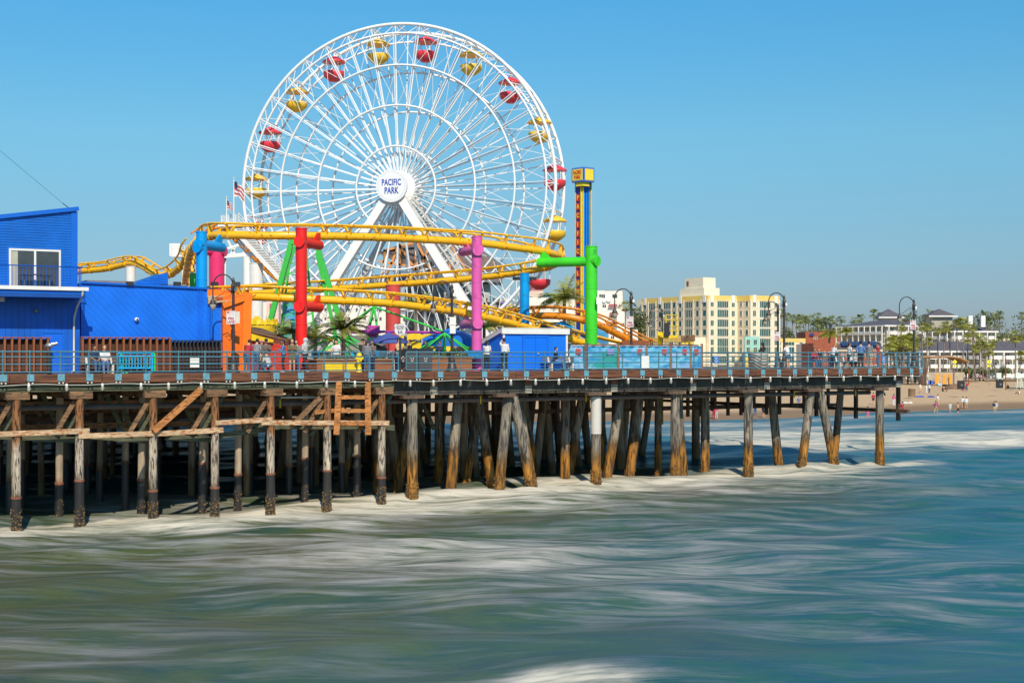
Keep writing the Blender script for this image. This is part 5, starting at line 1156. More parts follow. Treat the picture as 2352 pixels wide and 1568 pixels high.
def pod(label, x, y, Y, spread):
    t = thing('ride_seat_cluster', P(x,y,Y), label, 'ride seats', 'green strutted seat clusters of the ride'); top_ = P(x,y,Y); t['wl'] = tuple(top_)
    MB().tube([top_, V((top_.x,top_.y,DZ+.9))], .10, 8).build('mast', gl, t)
    for i in range(7):
        a = i*2*math.pi/7+.3; e = V((top_.x+spread*math.cos(a), top_.y+spread*math.sin(a), DZ+.9)); MB().tube([top_, e], .045, 6).build('strut', gl, t)
        if i % 2 == 0: sh_ = MB(); sh_.box(e+Z*.05, (.9,.6,.45), a); sh_.build('seat', M('seat_blue', (.03,.28,.65), .4) if i % 4 else M('seat_white', (.7,.7,.68), .5), t)
    return t
pod('green strut cluster with seats beside the windblown palm', 771, 769, 84, 2.6); pod('green strut cluster with seats under the blue canopy', 1021, 765, 83.5, 2.1); pod('far green strut cluster behind the palm trunk', 800, 772, 93, 2.4)
# umbrellas, canopy
def umbrella(label, x, y, Y, r, mt, closed=False):
    c = P(x,y,Y); t = thing('parasol', V((c.x,c.y,DZ)), label, 'parasol'); MB().tube([V((c.x,c.y,DZ)), c], .03, 6).build('pole', grey, t)
    if closed: MB().lathe(c, [(.16,-2.0),(.22,-1.5),(.14,-.6),(.05,-.05),(.02,.1)], 10).build('canopy', mt, t)
    else: MB().lathe(c, [(r,-.62),(r,-.5),(r*.5,-.2),(.12,0),(.1,.05)], 8).build('canopy', mt, t)
umbrella('open navy blue parasol left of the route shield sign', 893, 765, 86, 1.25, M('parasol_navy', (.06,.09,.33), .8))
umbrella('closed pale green parasol behind the shed, next to the lime green column', 1329, 776, 95, .3, M('parasol_sage', (.28,.33,.28), .8), True)
umbrella('open dull grey parasol left of the magenta tower', 838, 782, 87, 1.4, M('parasol_grey', (.30,.27,.24), .8))
CT = thing('canopy_tent', on(1030,7.5,DZ), 'blue pop-up canopy tent left of the orchid pink column', 'tent'); cp = M('canopy_blue', (.006,.17,.62), .6, var=.12)
Yt = 86; ap = P(1036,752,Yt+2); cs = [P(969,778,Yt), P(1088,778,Yt-.6), P(1100,774,Yt+3.6), P(985,775,Yt+4)]
mb = MB()
for i in range(4): mb.add([cs[i], cs[(i+1)%4], ap], [(0,1,2)])
for i in range(4): a,b2 = cs[i], cs[(i+1)%4]; mb.add([a-Z*.45, b2-Z*.45, b2, a], [(0,1,2,3)])
mb.build('canopy', cp, CT)
for q_ in cs: MB().tube([V((q_.x,q_.y,DZ)), q_], .03, 6).build('leg', offw, CT)
# booths behind, bright panels
def booth(label, x0, x1, y0, Y, mt, y1=850, cat='booth', dep=1.5):
    a = P(x0,y0,Y); b2 = P(x1,y0,Y); o = MB().par(V((a.x,Y,DZ)), V((b2.x-a.x,0,0)), (0,dep,0), Z*(a.z-DZ)).build('booth', mt); tag(o, label, cat); return o
booth('red and orange food counter behind the blue canopy', 1040, 1090, 796, 92, M('booth_red', (.80,.22,.08), .5, var=.5, scale=1.2, col2=(.95,.5,.3)))
booth('yellow panelled booth under the blue canopy', 982, 1038, 794, 92, M('booth_yellow', (.85,.60,.03), .5, var=.2))
booth('low white counter panel behind the planter box', 868, 918, 812, 90, M('booth_white', (.6,.58,.52), .6, var=.2))
booth('dark red counter wall behind the crowd', 674, 700, 805, 89, M('booth_dark', (.22,.04,.04), .6, var=.3)); booth('cyan painted booth behind the striped ride', 806, 832, 806, 94, M('booth_cyan', (.02,.42,.72), .5))
booth('white picket counter left of the planter', 735, 752, 808, 84, offw); booth('blue and yellow kiosk behind the lime green column', 1372, 1398, 752, 97, M('kiosk', (.03,.25,.6), .5, var=.5, scale=.7, col2=(.1,.5,.8)))
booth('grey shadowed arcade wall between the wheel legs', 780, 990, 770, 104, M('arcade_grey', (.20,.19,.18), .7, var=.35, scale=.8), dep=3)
wg = P(960,768,91); mb = MB()
for k_ in range(3): mb.poly([wg+V((-.7,0,-.55*k_)), wg+V((-.2,0,.12-.55*k_)), wg+V((.3,0,-.02-.55*k_)), wg+V((.85,0,.05-.55*k_)), wg+V((.85,0,-.35-.55*k_)), wg+V((.3,0,-.42-.55*k_)), wg+V((-.2,0,-.3-.55*k_)), wg+V((-.7,0,-.42-.55*k_))], V((0,.08,0)))
mb.box(wg+V((-1.05,0,-.5)), (.3,.08,1.6)); tag(mb.build('wave_logo_panel', MC['ride_yellow']), 'yellow triple wave cutout panel on the grey wall', 'panel')
fl = MB()
for i in range(12): c = P(735+i*3.1,0,84.0); fl.beam(V((c.x,c.y-.05,DZ)), V((c.x,c.y-.05,DZ+1.15)), .05, .03)
tag(fl.build('picket_fence', offw), 'cream picket fence by the planter box', 'fence')
# shingled hut with blue gable behind the shed
c = P(1240,742,97)
HT = thing('park_hut', P(1270,0,97), 'hut with brown shingle roof and bright blue gable trim behind the shed', 'hut'); HT.location.z = DZ; HT['wl'] = tuple(HT.location)
MB().poly([P(1215,757,97), P(1291,757,97), P(1291,744,99), P(1247,742,99)], V((0,.1,0))).build('roof', brownr, HT)
MB().poly([P(1247,742,99), P(1292,741,98), P(1275,770,95), P(1200,770,97)], Z*.05).build('roof', brownr, HT)
MB().poly([P(1292,742,94.5), P(1352,775,94.5), P(1352,850,94.5), P(1262,850,94.5), P(1262,757,94.5)], V((0,3,0))).build('wall', M('hut_grey', (.45,.47,.47), .7), HT)
MB().beam(P(1290,741,94), P(1356,779,94), .12, .3).build('gable_trim', cyan, HT); MB().beam(P(1292,741,94), P(1262,758,94), .12, .3).build('gable_trim', cyan, HT)
# lift hill platform, stairs and flags
LP = thing('lift_platform', P(530,0,112), 'white steel lift platform with rails and long stairway', 'platform'); LP.location.z = DZ; LP['wl'] = tuple(LP.location)
Yp = 112
MB().box(P(532,520,Yp), (1.9,1.4,.15)).build('platform_floor', whites, LP)
rl = MB()
for k_ in range(7): rl.tube([P(508,514-k_*3.0+0,Yp), P(541,512-k_*3.3,Yp), P(553,516-k_*3.2,Yp+1)], .025, 4)
for x in (508,524,541): rl.tube([P(x,520,Yp), P(x,494,Yp)], .035, 4)
rl.build('platform_rails', whites, LP)
stp = MB(); a, b2 = P(545,520,Yp), P(682,668,Yp-1)
for k_ in range(40): p = a.lerp(b2,k_/40); stp.box(p, (.75,1.0,.06))
stp.build('stair_treads', whites, LP)
sr = MB()
for e in (-.5,.5): sr.beam(a+V((-.35,e,-.1)), b2+V((-.35,e,-.1)), .08, .3)
for k_ in range(4): sr.tube([a+Z*(.25+k_*.25)+V((.2,-.5,0)), b2+Z*(.25+k_*.25)+V((.2,-.5,0))], .025, 4)
for k_ in range(14): p = a.lerp(b2,k_/13)+V((.2,-.5,0)); sr.tube([p, p+Z*1.05], .03, 4)
sr.build('stair_rails', whites, LP)
tr = MB(); tr.beam(P(500,590,Yp), P(585,583,Yp), .25, .3); tr.beam(P(500,578,Yp), P(570,556,Yp), .2, .2)
for x0,y0,x1,y1 in ((512,556,510,588),(524,552,540,585),(548,558,528,586),(560,556,560,584),(500,600,508,660),(518,584,516,672),(503,640,520,590)): tr.beam(P(x0,y0,Yp), P(x1,y1,Yp), .14, .14)
tr.build('truss', whites, LP); MB().tube([P(567,590,Yp), V((P(567,0,Yp).x,Yp,DZ))], .32, 12).build('support_post', whites, LP)
MP = thing('maintenance_platform', P(411,578,108), 'small white railed platform with a box, left of the coaster drop', 'platform')
MB().par(P(395,590,108), V((P(430,0,108)-P(395,0,108)).xyz*V((1,0,0)).x if False else (P(430,0,108).x-P(395,0,108).x,0,0)), (0,1,0), (0,0,.12)).build('floor', whites, MP)
rl = MB()
for k_ in range(6): rl.tube([P(394,588-k_*4.3,108), P(432,588-k_*4.8,108)], .022, 4)
for x in (394,411,424,432): rl.tube([P(x,590,108), P(x,563,108)], .03, 4)
rl.build('rails', whites, MP); MB().box(P(403,574,108.4), (.8,.5,.95)).build('box', whites, MP); MB().tube([P(420,590,108.5), V((P(420,0,108).x,108.5,DZ))], .12, 8).build('post', whites, MP)
fr1 = M('flag_stripes', (.42,.30,.48), .8, var=.4, scale=3, col2=(.62,.22,.30), groove=((0,0,1), .2), gdark=1)
def flag(label, x, y0, y1, Y, w_, h_):
    a = P(x,y1,Y); b2 = P(x,y0,Y); t = thing('flagpole', a, label, 'flag'); MB().tube([a,b2], [.06,.035], 8).build('pole', whites, t); MB().ell(b2, (.07,.07,.07)).build('finial', offw, t)
    mb = MB(); nx, nz = 12, 7; top = b2-Z*.3
    for i in range(nx+1):
        for j in range(nz+1): tt = i/nx; mb.v.append(tuple(top+V((w_*tt*.8, .12*math.sin(tt*7), -h_*j/nz-w_*.55*tt*tt+.05*math.sin(tt*9+j*.5)))))
    for i in range(nx):
        for j in range(nz): k_ = i*(nz+1)+j; mb.f.append((k_,k_+nz+1,k_+nz+2,k_+1)); mb.sm.append(True)
    f_ = mb.build('flag', M('flag_red_white', (.55,.04,.06), .8, col2=(.60,.08,.09)), t)
    for j in range(0, nz, 2):
        sb = MB(); 
        for i in range(nx+1):
            for e in (0,1): v_ = V(mb.v[i*(nz+1)+j+e]); sb.v.append((v_.x, v_.y-.012, v_.z))
        for i in range(nx): k_ = i*2; sb.f.append((k_,k_+2,k_+3,k_+1)); sb.sm.append(True)
        sb.build('stripe', cwhite, f_)
    cb2 = MB()
    for i in range(5):
        for j in range(4): v_ = V(mb.v[i*(nz+1)+j]); cb2.v.append((v_.x, v_.y-.024, v_.z))
    for i in range(4):
        for j in range(3): k_ = i*4+j; cb2.f.append((k_,k_+4,k_+5,k_+1)); cb2.sm.append(True)
    cb2.build('canton', cnavy, f_)
flag('taller white flagpole with striped flag on the lift platform', 537, 409, 520, 111.5, 1.0, 1.1); flag('shorter white flagpole with small striped flag', 520.5, 453, 518, 111.5, .55, .6)
tag(MB().tube([P(160,479,72), P(144,467,71.5)], .02, 5).tube([P(144,467,71.5), P(0,346,68)], .008, 4).build('guy_wire', dgrey), 'thin wire rising to the left from the blue roof corner', 'cable')
# pavilion with brown pyramid roof and orange trusses behind the wheel
PV = thing('pavilion', P(1010,0,138), 'open pavilion with brown pyramid roof and orange trusses behind the wheel', 'pavilion'); PV.location.z = DZ; PV['wl'] = tuple(PV.location)
Yv = 138; apx = P(1020,538,Yv+6); ev = [P(862,612,Yv), P(1172,622,Yv), P(1150,600,Yv+12), P(880,600,Yv+12)]
mb = MB(); 
for i in range(4): mb.add([ev[i], ev[(i+1)%4], apx+V((-1.5 if i in (2,3) else 1.2,0,0))], [(0,1,2)])
r2 = MB(); r2.add([P(866,580,Yv), P(1055,533,Yv+2), P(1165,620,Yv), P(985,640,Yv)], [(0,1,2,3)]); r2.build('roof', M('pavilion_roof', (.17,.12,.10), .8, var=.2, groove=(u,.5), gdark=.7), PV)
ot = M('truss_orange', (.75,.30,.08), .5)
for (x0,y0,x1,y1) in ((884,575,878,650),(918,560,918,650),(955,548,955,660),(1033,560,1033,650),(918,560,884,640),(955,552,1000,640),(990,556,955,640),(1033,560,1075,630),(918,565,975,650),(880,576,955,556),(870,600,1120,640),(1093,600,1093,650),(1100,640,1165,632),(1120,630,1093,645)): MB().beam(P(x0,y0,Yv), P(x1,y1,Yv), .22, .22).build('truss', ot, PV)
MB().par(P(850,648,Yv-1), (P(1150,0,Yv).x-P(850,0,Yv).x,0,0), (0,6,0), Z*.7).build('eave', M('eave_grey', (.20,.18,.17), .7, groove=(V((1,0,0)),.35)), PV)
MB().par(V((P(930,0,Yv).x,Yv,DZ)), (P(1125,0,Yv).x-P(930,0,Yv).x,0,0), (0,6,0), Z*(zat(652,Yv)-DZ)).build('wall', M('pavilion_wall', (.42,.44,.43), .6, var=.2, scale=.6), PV)
for i in range(8): MB().box(P(942+i*23,680,Yv-.06), (.75,.1,1.6)).build('window', glassd, PV); MB().box(P(942+i*23,735,Yv-.06), (.75,.1,1.9)).build('window', glassd, PV)
# boarding deck with waiting people right of wheel legs
LD = thing('loading_deck', P(1170,0,116), 'grey railed loading deck with ramp to the right of the wheel legs', 'platform'); LD.location.z = DZ; LD['wl'] = tuple(LD.location)
MB().par(P(1085,735,116), (P(1235,0,116).x-P(1085,0,116).x,0,0), (0,3,0), Z*.25).build('floor', grey, LD)
rl = MB()
for i in range(38): c = P(1100+i*4,735,115.9); rl.tube([c, c+Z*1.15], .02, 4)
rl.tube([P(1100,735,115.9)+Z*1.15, P(1250,735,115.9)+Z*1.15], .03, 5); rl.build('deck_rails', white, LD)
for i in range(6): MB().tube([V((P(1095+i*27,0,116.5).x,116.5,DZ)), P(1095+i*27,738,116.5)], .1, 6).build('post', grey, LD)
for i, (x, m_, lb) in enumerate(((1118,cblack,'person in black on the loading deck, leftmost'),(1134,cgrey,'person in grey on the loading deck, second from left'),(1145,cblack,'brown haired person in black on the loading deck'),(1157,M('cloth_purple',(.25,.12,.6),.8),'person in purple on the loading deck, rightmost'))):
    c = P(x,734,117); person(c, -1.5, ('stand','phone','down'), skin2, hairn if i > 1 else hairb, m_, m_, lb, vox=.04, long=i > 1)
# ------------------------------------------------------------------ palms and trees
def fan_crown(mb, c, r, cnt=26, droop=.5, seed=0, wind=0.0):
    rd = random.Random(seed)
    for i in range(cnt):
        az = rd.uniform(0, 6.283); el = rd.uniform(-.75, 1.25); d = V((math.cos(az)*math.cos(el), math.sin(az)*math.cos(el), math.sin(el)))
        d = (d+V((wind,0,0))).normalized(); pl = r*rd.uniform(.45,.7); b0 = c+d*pl; sx_, up = frame(d)
        mb.beam(c, b0, .03*r, .02*r)
        fl = r*rd.uniform(.45,.62); k_ = 9
        for j in range(k_):
            a = (j-(k_-1)/2)/(k_-1)*2.6; e = d*math.cos(a)+sx_*math.sin(a); tip = b0+e*fl-Z*fl*droop*rd.uniform(.3,1); w_ = e.cross(up).normalized()*fl*.075
            m1 = b0+e*fl*.55; mb.add([b0, m1+w_, tip, m1-w_], [(0,1,2,3)])
def feather_crown(mb, c, r, cnt=22, seed=0, wind=0.0, up_=.55):
    rd = random.Random(seed)
    for i in range(cnt):
        az = i*2.4+rd.uniform(-.2,.2); el = rd.uniform(-.2, 1.25); d = V((math.cos(az)*math.cos(el)+wind*.8, math.sin(az)*math.cos(el), math.sin(el)*up_+.25)).normalized()
        pts = []; p = c.copy(); dv = d.copy(); seg = 9
        for j in range(seg+1):
            pts.append(p.copy()); p = p+dv*r/seg; dv = (dv-Z*(.10+.09*rd.random())+V((wind*.12,0,0))).normalized()
        mb.tube(pts, [r*.012*(1-.8*j/seg)+.003 for j in range(seg+1)], 4)
        for j in range(1, seg*3):
            t_ = j/(seg*3); k_ = min(seg-1,int(t_*seg)); q_ = pts[k_].lerp(pts[k_+1], t_*seg-k_); dd_ = (pts[k_+1]-pts[k_]).normalized(); sx_, u_ = frame(dd_)
            L_ = r*.30*math.sin(math.pi*min(1,.15+t_*.85))+.03
            for e in (-1,1):
                tip = q_+(sx_*e*.8+dd_*.6-Z*rd.uniform(.1,.6)).normalized()*L_; ww = dd_*r*.014; mb.add([q_-ww, q_+ww, tip], [(0,1,2)])
PN = 0
def palm(label, x, yc, Y, r, kind='fan', gz=2.0, lean=0.0, mt=None, tr=.22, group=None, wind=0, cnt=None, name='palm_tree'):
    global PN; PN += 1
    c = P(x, yc, Y); b0 = V((c.x-lean, c.y, gz)); t = thing(name, b0, label, 'palm tree', group)
    pts = [b0.lerp(c, i/6)+V((lean*.25*math.sin(math.pi*i/6),0,0)) for i in range(7)]
    MB().tube(pts, [tr*1.25]+[tr*(1-.25*i/6) for i in range(1,7)], 8).build('trunk', bark, t)
    mb = MB()
    if kind == 'fan': fan_crown(mb, c, r, cnt or 30, .5, PN, wind)
    else: feather_crown(mb, c, r, cnt or 26, PN, wind)
    mb.build('crown', mt or frondf, t)
    if kind == 'fan':
        sk = MB(); rd = random.Random(PN)
        for i in range(16): a = rd.uniform(0,6.28); q_ = c-Z*.1; sk.add([q_+V((math.cos(a)*.1,math.sin(a)*.1,0)), q_+V((math.cos(a+.3)*r*.35,math.sin(a+.3)*r*.35,-r*rd.uniform(.5,.9))), q_+V((math.cos(a+.7)*.15,math.sin(a+.7)*.15,-r*.2))], [(0,1,2)])
        sk.build('dead_fronds', M('dead_fronds', (.22,.14,.07), .9, var=.3), t)
    return t
def z6(x, y): return (x/2.412+3200)/1.7415, (y/2.412+1150)/1.7415
def z5(x, y): return (x/2.613+2500)/1.7415, (y/2.613+1080)/1.7415
sky_palms = [z5(1640,458),z5(1692,492),z5(1750,512),z5(1793,516),z5(1837,500),z5(1868,530),z5(1888,522),z5(1918,512),z5(1972,537),z5(2010,488),z5(2018,565),z5(2096,527),z5(2162,522),z5(1820,575)]
sky_palms += [z6(397,308),z6(522,318),z6(590,298),z6(711,252),z6(768,283),z6(1245,252),z6(1340,256),z6(1780,258),z6(1876,283),z6(1925,270),z6(2140,275),z6(1215,300),z6(1005,308)]
for i, (x, y) in enumerate(sky_palms):
    palm('slender skyline fan palm rising behind the seafront buildings', x, y, 560+(i*37)%60, 2.3 if i not in (8,) else 1.1, gz=8, mt=frondf, tr=.22, group='skyline fan palms', cnt=26)
near_palms = [(975,388,3.0),(1178,388,3.2),(1256,378,3.2),(1325,420,2.7),(1392,388,4.2),(1440,395,3.0),(1515,352,3.2),(1586,345,4.4),(1672,432,3.6),(1620,495,4.0),(1660,385,3.0),(1735,505,4.6),(1700,590,3.4),(1247,528,3.8),(1820,600,4.4),(1860,545,3.0),(2078,485,4.6),(2130,665,3.8),(1750,560,3.4),(1230,395,2.6)]
for i, (x, y, r) in enumerate(near_palms):
    q_ = z6(x,y); side_ = 'left' if i < 6 else 'middle'
    palm('tall fan palm with skirted trunk in front of the seafront hotel', q_[0], q_[1], 320+(i*13)%30, r*.42, gz=1.7, tr=.17, mt=frond, group='tall fan palms on the beach before the hotel', cnt=34, lean=((i*7)%5-2)*.5)
for i, (x, y) in enumerate(((880,545),(915,520),(955,528),(1000,520),(1040,530),(1075,500),(1085,560),(1110,545),(905,580),(940,575),(985,580),(870,600))):
    q_ = z6(x,y); palm('short bushy fan palm clustered behind the railing near the pier end', q_[0], q_[1], 300+(i*7)%20, 1.75, gz=1.7, tr=.2, mt=frond, group='dense palm cluster behind the pier end', cnt=36)
q_ = z6(282,455); palm('broad date palm left of the grey hotel', q_[0], q_[1], 430, 3.9, 'feather', mt=frond, tr=.45, cnt=46, name='date_palm')
q_ = z6(447,430); palm('broad date palm in front of the grey hotel wall', q_[0], q_[1], 405, 2.9, 'feather', mt=frond, tr=.4, cnt=42, name='date_palm')
palm('palm tree between the stepped white flats and the lamp post', (580/1.65+2150)/1.7415, (1035/1.65+600)/1.7415, 330, 1.6, mt=frond, tr=.2)
palm('windblown palm with tufted crown beside the drop tower', 1296, 688, 97, 2.0, 'feather', gz=DZ, mt=frond, tr=.16, wind=-.25, cnt=34)
palm('ragged windblown palm in front of the magenta tower', 789, 757, 82, 1.75, 'feather', gz=DZ, mt=frond, tr=.14, wind=.15, cnt=30)
palm('small ragged palm just right of the red column', 724, 776, 83, 1.5, 'feather', gz=DZ, mt=frond, tr=.12, wind=-.3, cnt=26)
palm('ragged palm just left of the red column', 674, 765, 82, 1.5, 'feather', gz=DZ, mt=frond, tr=.12, wind=-.3, cnt=24)
palm('dark palm behind the orchid pink column', 1112, 752, 92, 1.6, 'feather', gz=DZ, mt=frond, tr=.13, cnt=24)
palm('faint palm behind the lower coaster run', 955, 700, 105, 1.6, 'feather', gz=DZ, mt=frond, tr=.13, cnt=22)
palm('small green palm by the painted pillar', 644, 772, 120, 1.5, 'fan', gz=DZ, mt=frond, tr=.12, cnt=20)
palm('small green palm beside the blue hut gable', 1315, 762, 120, 1.3, 'fan', gz=DZ, mt=frond, tr=.1, cnt=20)
# leafy masses on the hill (nobody could count them) and separate round trees
def leaves(mb, c, r, cnt, s_, rd):
    for i in range(cnt):
        p = V((rd.gauss(0,1),rd.gauss(0,1),rd.gauss(0,1))); p = p.normalized()*(rd.random()**.45); q_ = V(c)+V((p.x*r[0],p.y*r[1],p.z*r[2]))
        v1 = V((rd.uniform(-1,1),rd.uniform(-1,1),rd.uniform(-1,1))).normalized()*s_; v2 = v1.cross(V((rd.random()-.5,rd.random()-.5,rd.random()))).normalized()*s_*.6
        mb.add([q_-v1,q_+v2,q_+v1,q_-v2], [(0,1,2,3)])
rd = random.Random(3); hw = MB()
for i in range(95):
    x = 1800+i*6.4+rd.uniform(-6,6); Y_ = rd.uniform(560,640); c = P(x, rd.uniform(790,806) if x < 2180 else rd.uniform(776,804), Y_); leaves(hw, c, (rd.uniform(4,9),5,rd.uniform(1.8,3.6)), 200, .7, rd)
o = hw.build('hillside_wood', leafm); tag(o, 'dark green wood covering the hillside behind the hotels', 'trees', kind='stuff')
def tree(label, x, y, Y, rx, rz_, gz=3, cnt=700, s_=.5):
    c = P(x,y,Y); t = thing('leafy_tree', V((c.x,c.y,gz)), label, 'tree'); r0 = random.Random(int(x)); tb_ = MB(); tb_.tube([V((c.x,c.y,gz)), c], [.5,.25], 8)
    for i in range(5): a = i*1.3; tb_.tube([c-Z*rz_*.6, c+V((math.cos(a)*rx*.6,math.sin(a)*rx*.6,rz_*.3))], [.2,.08], 5)
    tb_.build('trunk', bark, t); mb = MB()
    for i in range(9): leaves(mb, c+V((r0.uniform(-.6,.6)*rx, r0.uniform(-.6,.6)*rx, r0.uniform(-.6,.6)*rz_)), (rx*.5,rx*.5,rz_*.45), cnt//9, s_, r0)
    mb.build('crown', leafm, t); return t
for lb, x, y, Y_, rx, rz_ in (('dark cypress like tree left of the cream apartment block', 1469, 740, 440, 3.4, 6.5),('dark round tree cluster by the tall palm pair', 2275, 748, 520, 6, 5),('big dark tree at the right edge behind the hotels', 2335, 770, 500, 13, 9),
    ('rounded olive tree before the right edge house', 2290, 790, 470, 7, 5),('reddish bare tree on the hill right of the palms', 1898, 752, 590, 7, 4.5),('bright green tree beside the apartment block', 1820, 778, 520, 5, 4.5),('tree behind the hotel roof between the palms', 2105, 745, 540, 6, 5),
    ('leafy tree behind the pale house', 2215, 760, 520, 6, 5),('tree left of the far hotel roof', 1880, 775, 560, 8, 4)): tree(lb, x, y, Y_, rx, rz_)
for i, x in enumerate((2230,2262,2300)): tree('bush along the seafront path, '+('left','middle','right')[i]+' of three', x, 853, 345, 2.5, 1.2, 2, 300, .3)
# ------------------------------------------------------------------ seafront buildings
def block(name, root, corner, da, la, db, lb, z0, z1, mt):
    c = V((corner[0],corner[1],z0)); return MB().par(c, V(da)*la, V(db)*lb, Z*(z1-z0)).build(name, mt, root)
wcount = [0]
def win(root, o, d, nrm, w_, h_, fmt=None, gm=None, mull=1, name='window', th=.16):
    """window centred on o in a wall whose outward normal is nrm; d runs along the wall"""
    f = MB(); fw = .12
    for e in (-1,1): f.par(o+d*(e*(w_/2)-fw/2)-Z*h_/2, d*fw, nrm*th, Z*h_)
    for e in (-1,1): f.par(o-d*(w_/2)+Z*(e*(h_/2)-fw/2)+nrm*.002, d*w_, nrm*(th*.8), Z*fw)
    for i in range(mull): x_ = -w_/2+w_*(i+1)/(mull+1); f.par(o+d*(x_-.05)-Z*h_/2, d*.1, nrm*(th*.7), Z*h_)
    fo = f.build(name, fmt or offw, root); MB().par(o-d*w_/2-Z*h_/2+nrm*.004, d*w_, nrm*.05, Z*h_).build('pane', gm or teal, fo); return fo
SCs = thing('apartment_building', (66,455,2), 'cream and yellow seven storey apartment block with teal windows and rooftop tower', 'building')
Ld = V((-.546,.836,0)); Fd = V((.836,.546,0)); c1 = V((62,450,0)); zt1 = zat(678,450)
block('wall', SCs, c1, Ld, 33.5, Fd, 12.1, 1.5, zt1, creamd if False else M('cream_shade_side', (.76,.63,.46), .8, var=.05, scale=.4))  # left walls: same stucco, weaker sun put into a darker tan
# right faces get a paler skin, sunlit tone in its colour, 2 cm proud
def skin(root, c, d, L_, nrm, z0, z1, mt, name='front_skin'): return MB().par(V((c.x,c.y,z0))+nrm*.0, d*L_, nrm*.06, Z*(z1-z0)).build(name, mt, root)
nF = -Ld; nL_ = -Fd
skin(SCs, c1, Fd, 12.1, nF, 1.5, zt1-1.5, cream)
c2 = c1+Fd*12.1-Ld*6.3
block('wall', SCs, c2, Ld, 26, Fd, 12.7, 1.5, zt1-.02, MC['cream_shade_side']); skin(SCs, c2, Fd, 12.7, nF, 1.5, zt1-1.5, cream)
for c, d, L_, nn in ((c1,Ld,33.5,nL_),(c1,Fd,12.1,nF),(c2,Ld,6.2,nL_),(c2,Fd,12.7,nF)): MB().par(V((c.x,c.y,zt1-1.8)), d*L_, nn*.12, Z*1.82).build('parapet_band', ylw, SCs)
c3 = c2+Fd*12.7; block('wall', SCs, c3+Ld*2, Ld, 20, Fd, 13.5, 1.5, zat(777,462), cream); MB().par(V((c3.x,c3.y,zat(777,462)-1.2))+Ld*2, Fd*13.5, nF*.1, Z*1.25).build('parapet_band', ylw, SCs)
an = c1+nL_*5+Ld*1.0; block('wall', SCs, an, Ld, 24, Fd, 5, 1.5, zat(775,452), cream); MB().par(V((an.x,an.y,zat(775,452)-1.4)), Ld*24, nL_*.12, Z*1.45).build('parapet_band', ylw, SCs)
tw = c1+Ld*3.6+Fd*1.5; block('tower', SCs, tw, Ld, 12, Fd, 6.5, zt1, zt1+2.6, cream); block('tower', SCs, tw+Ld*.9+Fd*.4, Ld, 9, Fd, 5.2, zt1+2.6, zat(637,455), cream)
MB().par(V((tw.x,tw.y,zt1+3.4))+Ld*8+Fd*.4, Ld*1.0, nL_*.1, Z*1.6).build('vent_panel', rustm, SCs)
block('stair_tower', SCs, c1+Ld*33.5+Fd*1, Ld, 4, Fd, 8, 1.5, zat(689,482), cream)
rows = [zat(v,450) for v in (697,719,741.5,763,785.5,803,826,847)]
mintc = M('mint_front', (.30,.62,.54), .8, var=.05)
Lcol = [(1.6,1.7,0),(5.0,1.5,0),(9.3,3.6,3),(13.5,1.5,0),(16.6,1.5,0),(20.2,3.6,3),(24,1.5,0),(28,3.6,3),(31.8,1.5,0)]
for ri, z in enumerate(rows):
    for (o_, w_, k_) in Lcol:
        if ri > 3 and o_ < 26 and o_ > .5: 
            continue
        win(SCs, V((c1.x,c1.y,z))+Ld*o_, Ld, nL_, w_, 1.9 if w_ < 2 else 2.4, mull=k_)
    for (o_, w_, k_) in ((1.6,1.3,1),(6.1,4.6,5),(10.5,1.3,1)): win(SCs, V((c1.x,c1.y,z))+Fd*o_+nF*.06, Fd, nF, w_, 1.8 if w_ < 2 else 2.4, mull=k_)
    for (o_, w_, k_) in ((1.4,1.2,0),(4.2,1.2,1)): win(SCs, V((c2.x,c2.y,z))+Ld*o_, Ld, nL_, w_, 1.8, mull=k_)
    for (o_, w_, k_) in ((1.7,1.3,1),(6.3,4.6,5),(11.0,1.3,1)): win(SCs, V((c2.x,c2.y,z))+Fd*o_+nF*.06, Fd, nF, w_, 1.8 if w_ < 2 else 2.4, mull=k_)
for z in rows[4:]:
    for (o_, w_) in ((1.8,1.4),(6.5,3.8),(11.5,1.4)): win(SCs, V((c3.x,c3.y,z))+Ld*2+Fd*o_, Fd, nF, w_, 1.9, mull=2)
    for o_ in (2.0,6.5,11,16,21): win(SCs, V((an.x,an.y,z))+Ld*o_, Ld, nL_, 2.0, 1.8, mull=1)
pl_ = MB()
for c, d, nn, L_ in ((c1,Fd,nF,(0.2,3.0,9.0,11.9)),(c2,Fd,nF,(.2,3.2,9.4,12.5)),(c1,Ld,nL_,(.2,3.2,6.9,11.7,15.1,18,22.4,26,30,33.3))):
    for o_ in L_: pl_.par(V((c.x,c.y,2))+d*(o_-.2)+nn*.125, d*.45, nn*.14, Z*(zt1-3.2))
pl_.build('pilaster', cream, SCs)
fb2 = MB()
for z in rows:
    for c, d, nn, L_ in ((c1,Fd,nF,12.1),(c2,Fd,nF,12.7),(c1,Ld,nL_,33.5)): fb2.par(V((c.x,c.y,z-1.62))+nn*.0, d*L_, nn*.16, Z*.1)
fb2.build('string_course', offw, SCs)
for c, d, nn in ((c1+Fd*1.6,Fd,nF),(c1+Fd*10.5,Fd,nF),(c2+Fd*1.7,Fd,nF),(c2+Fd*11,Fd,nF),(c1+Ld*1.6,Ld,nL_),(c1+Ld*13.5,Ld,nL_),(c1+Ld*24,Ld,nL_),(c1+Ld*31.8,Ld,nL_)): MB().par(V((c.x,c.y,zt1-2.2))-d*.7+nn*.1, d*1.4, nn*.2, Z*2.4).build('parapet_scroll', white, SCs)
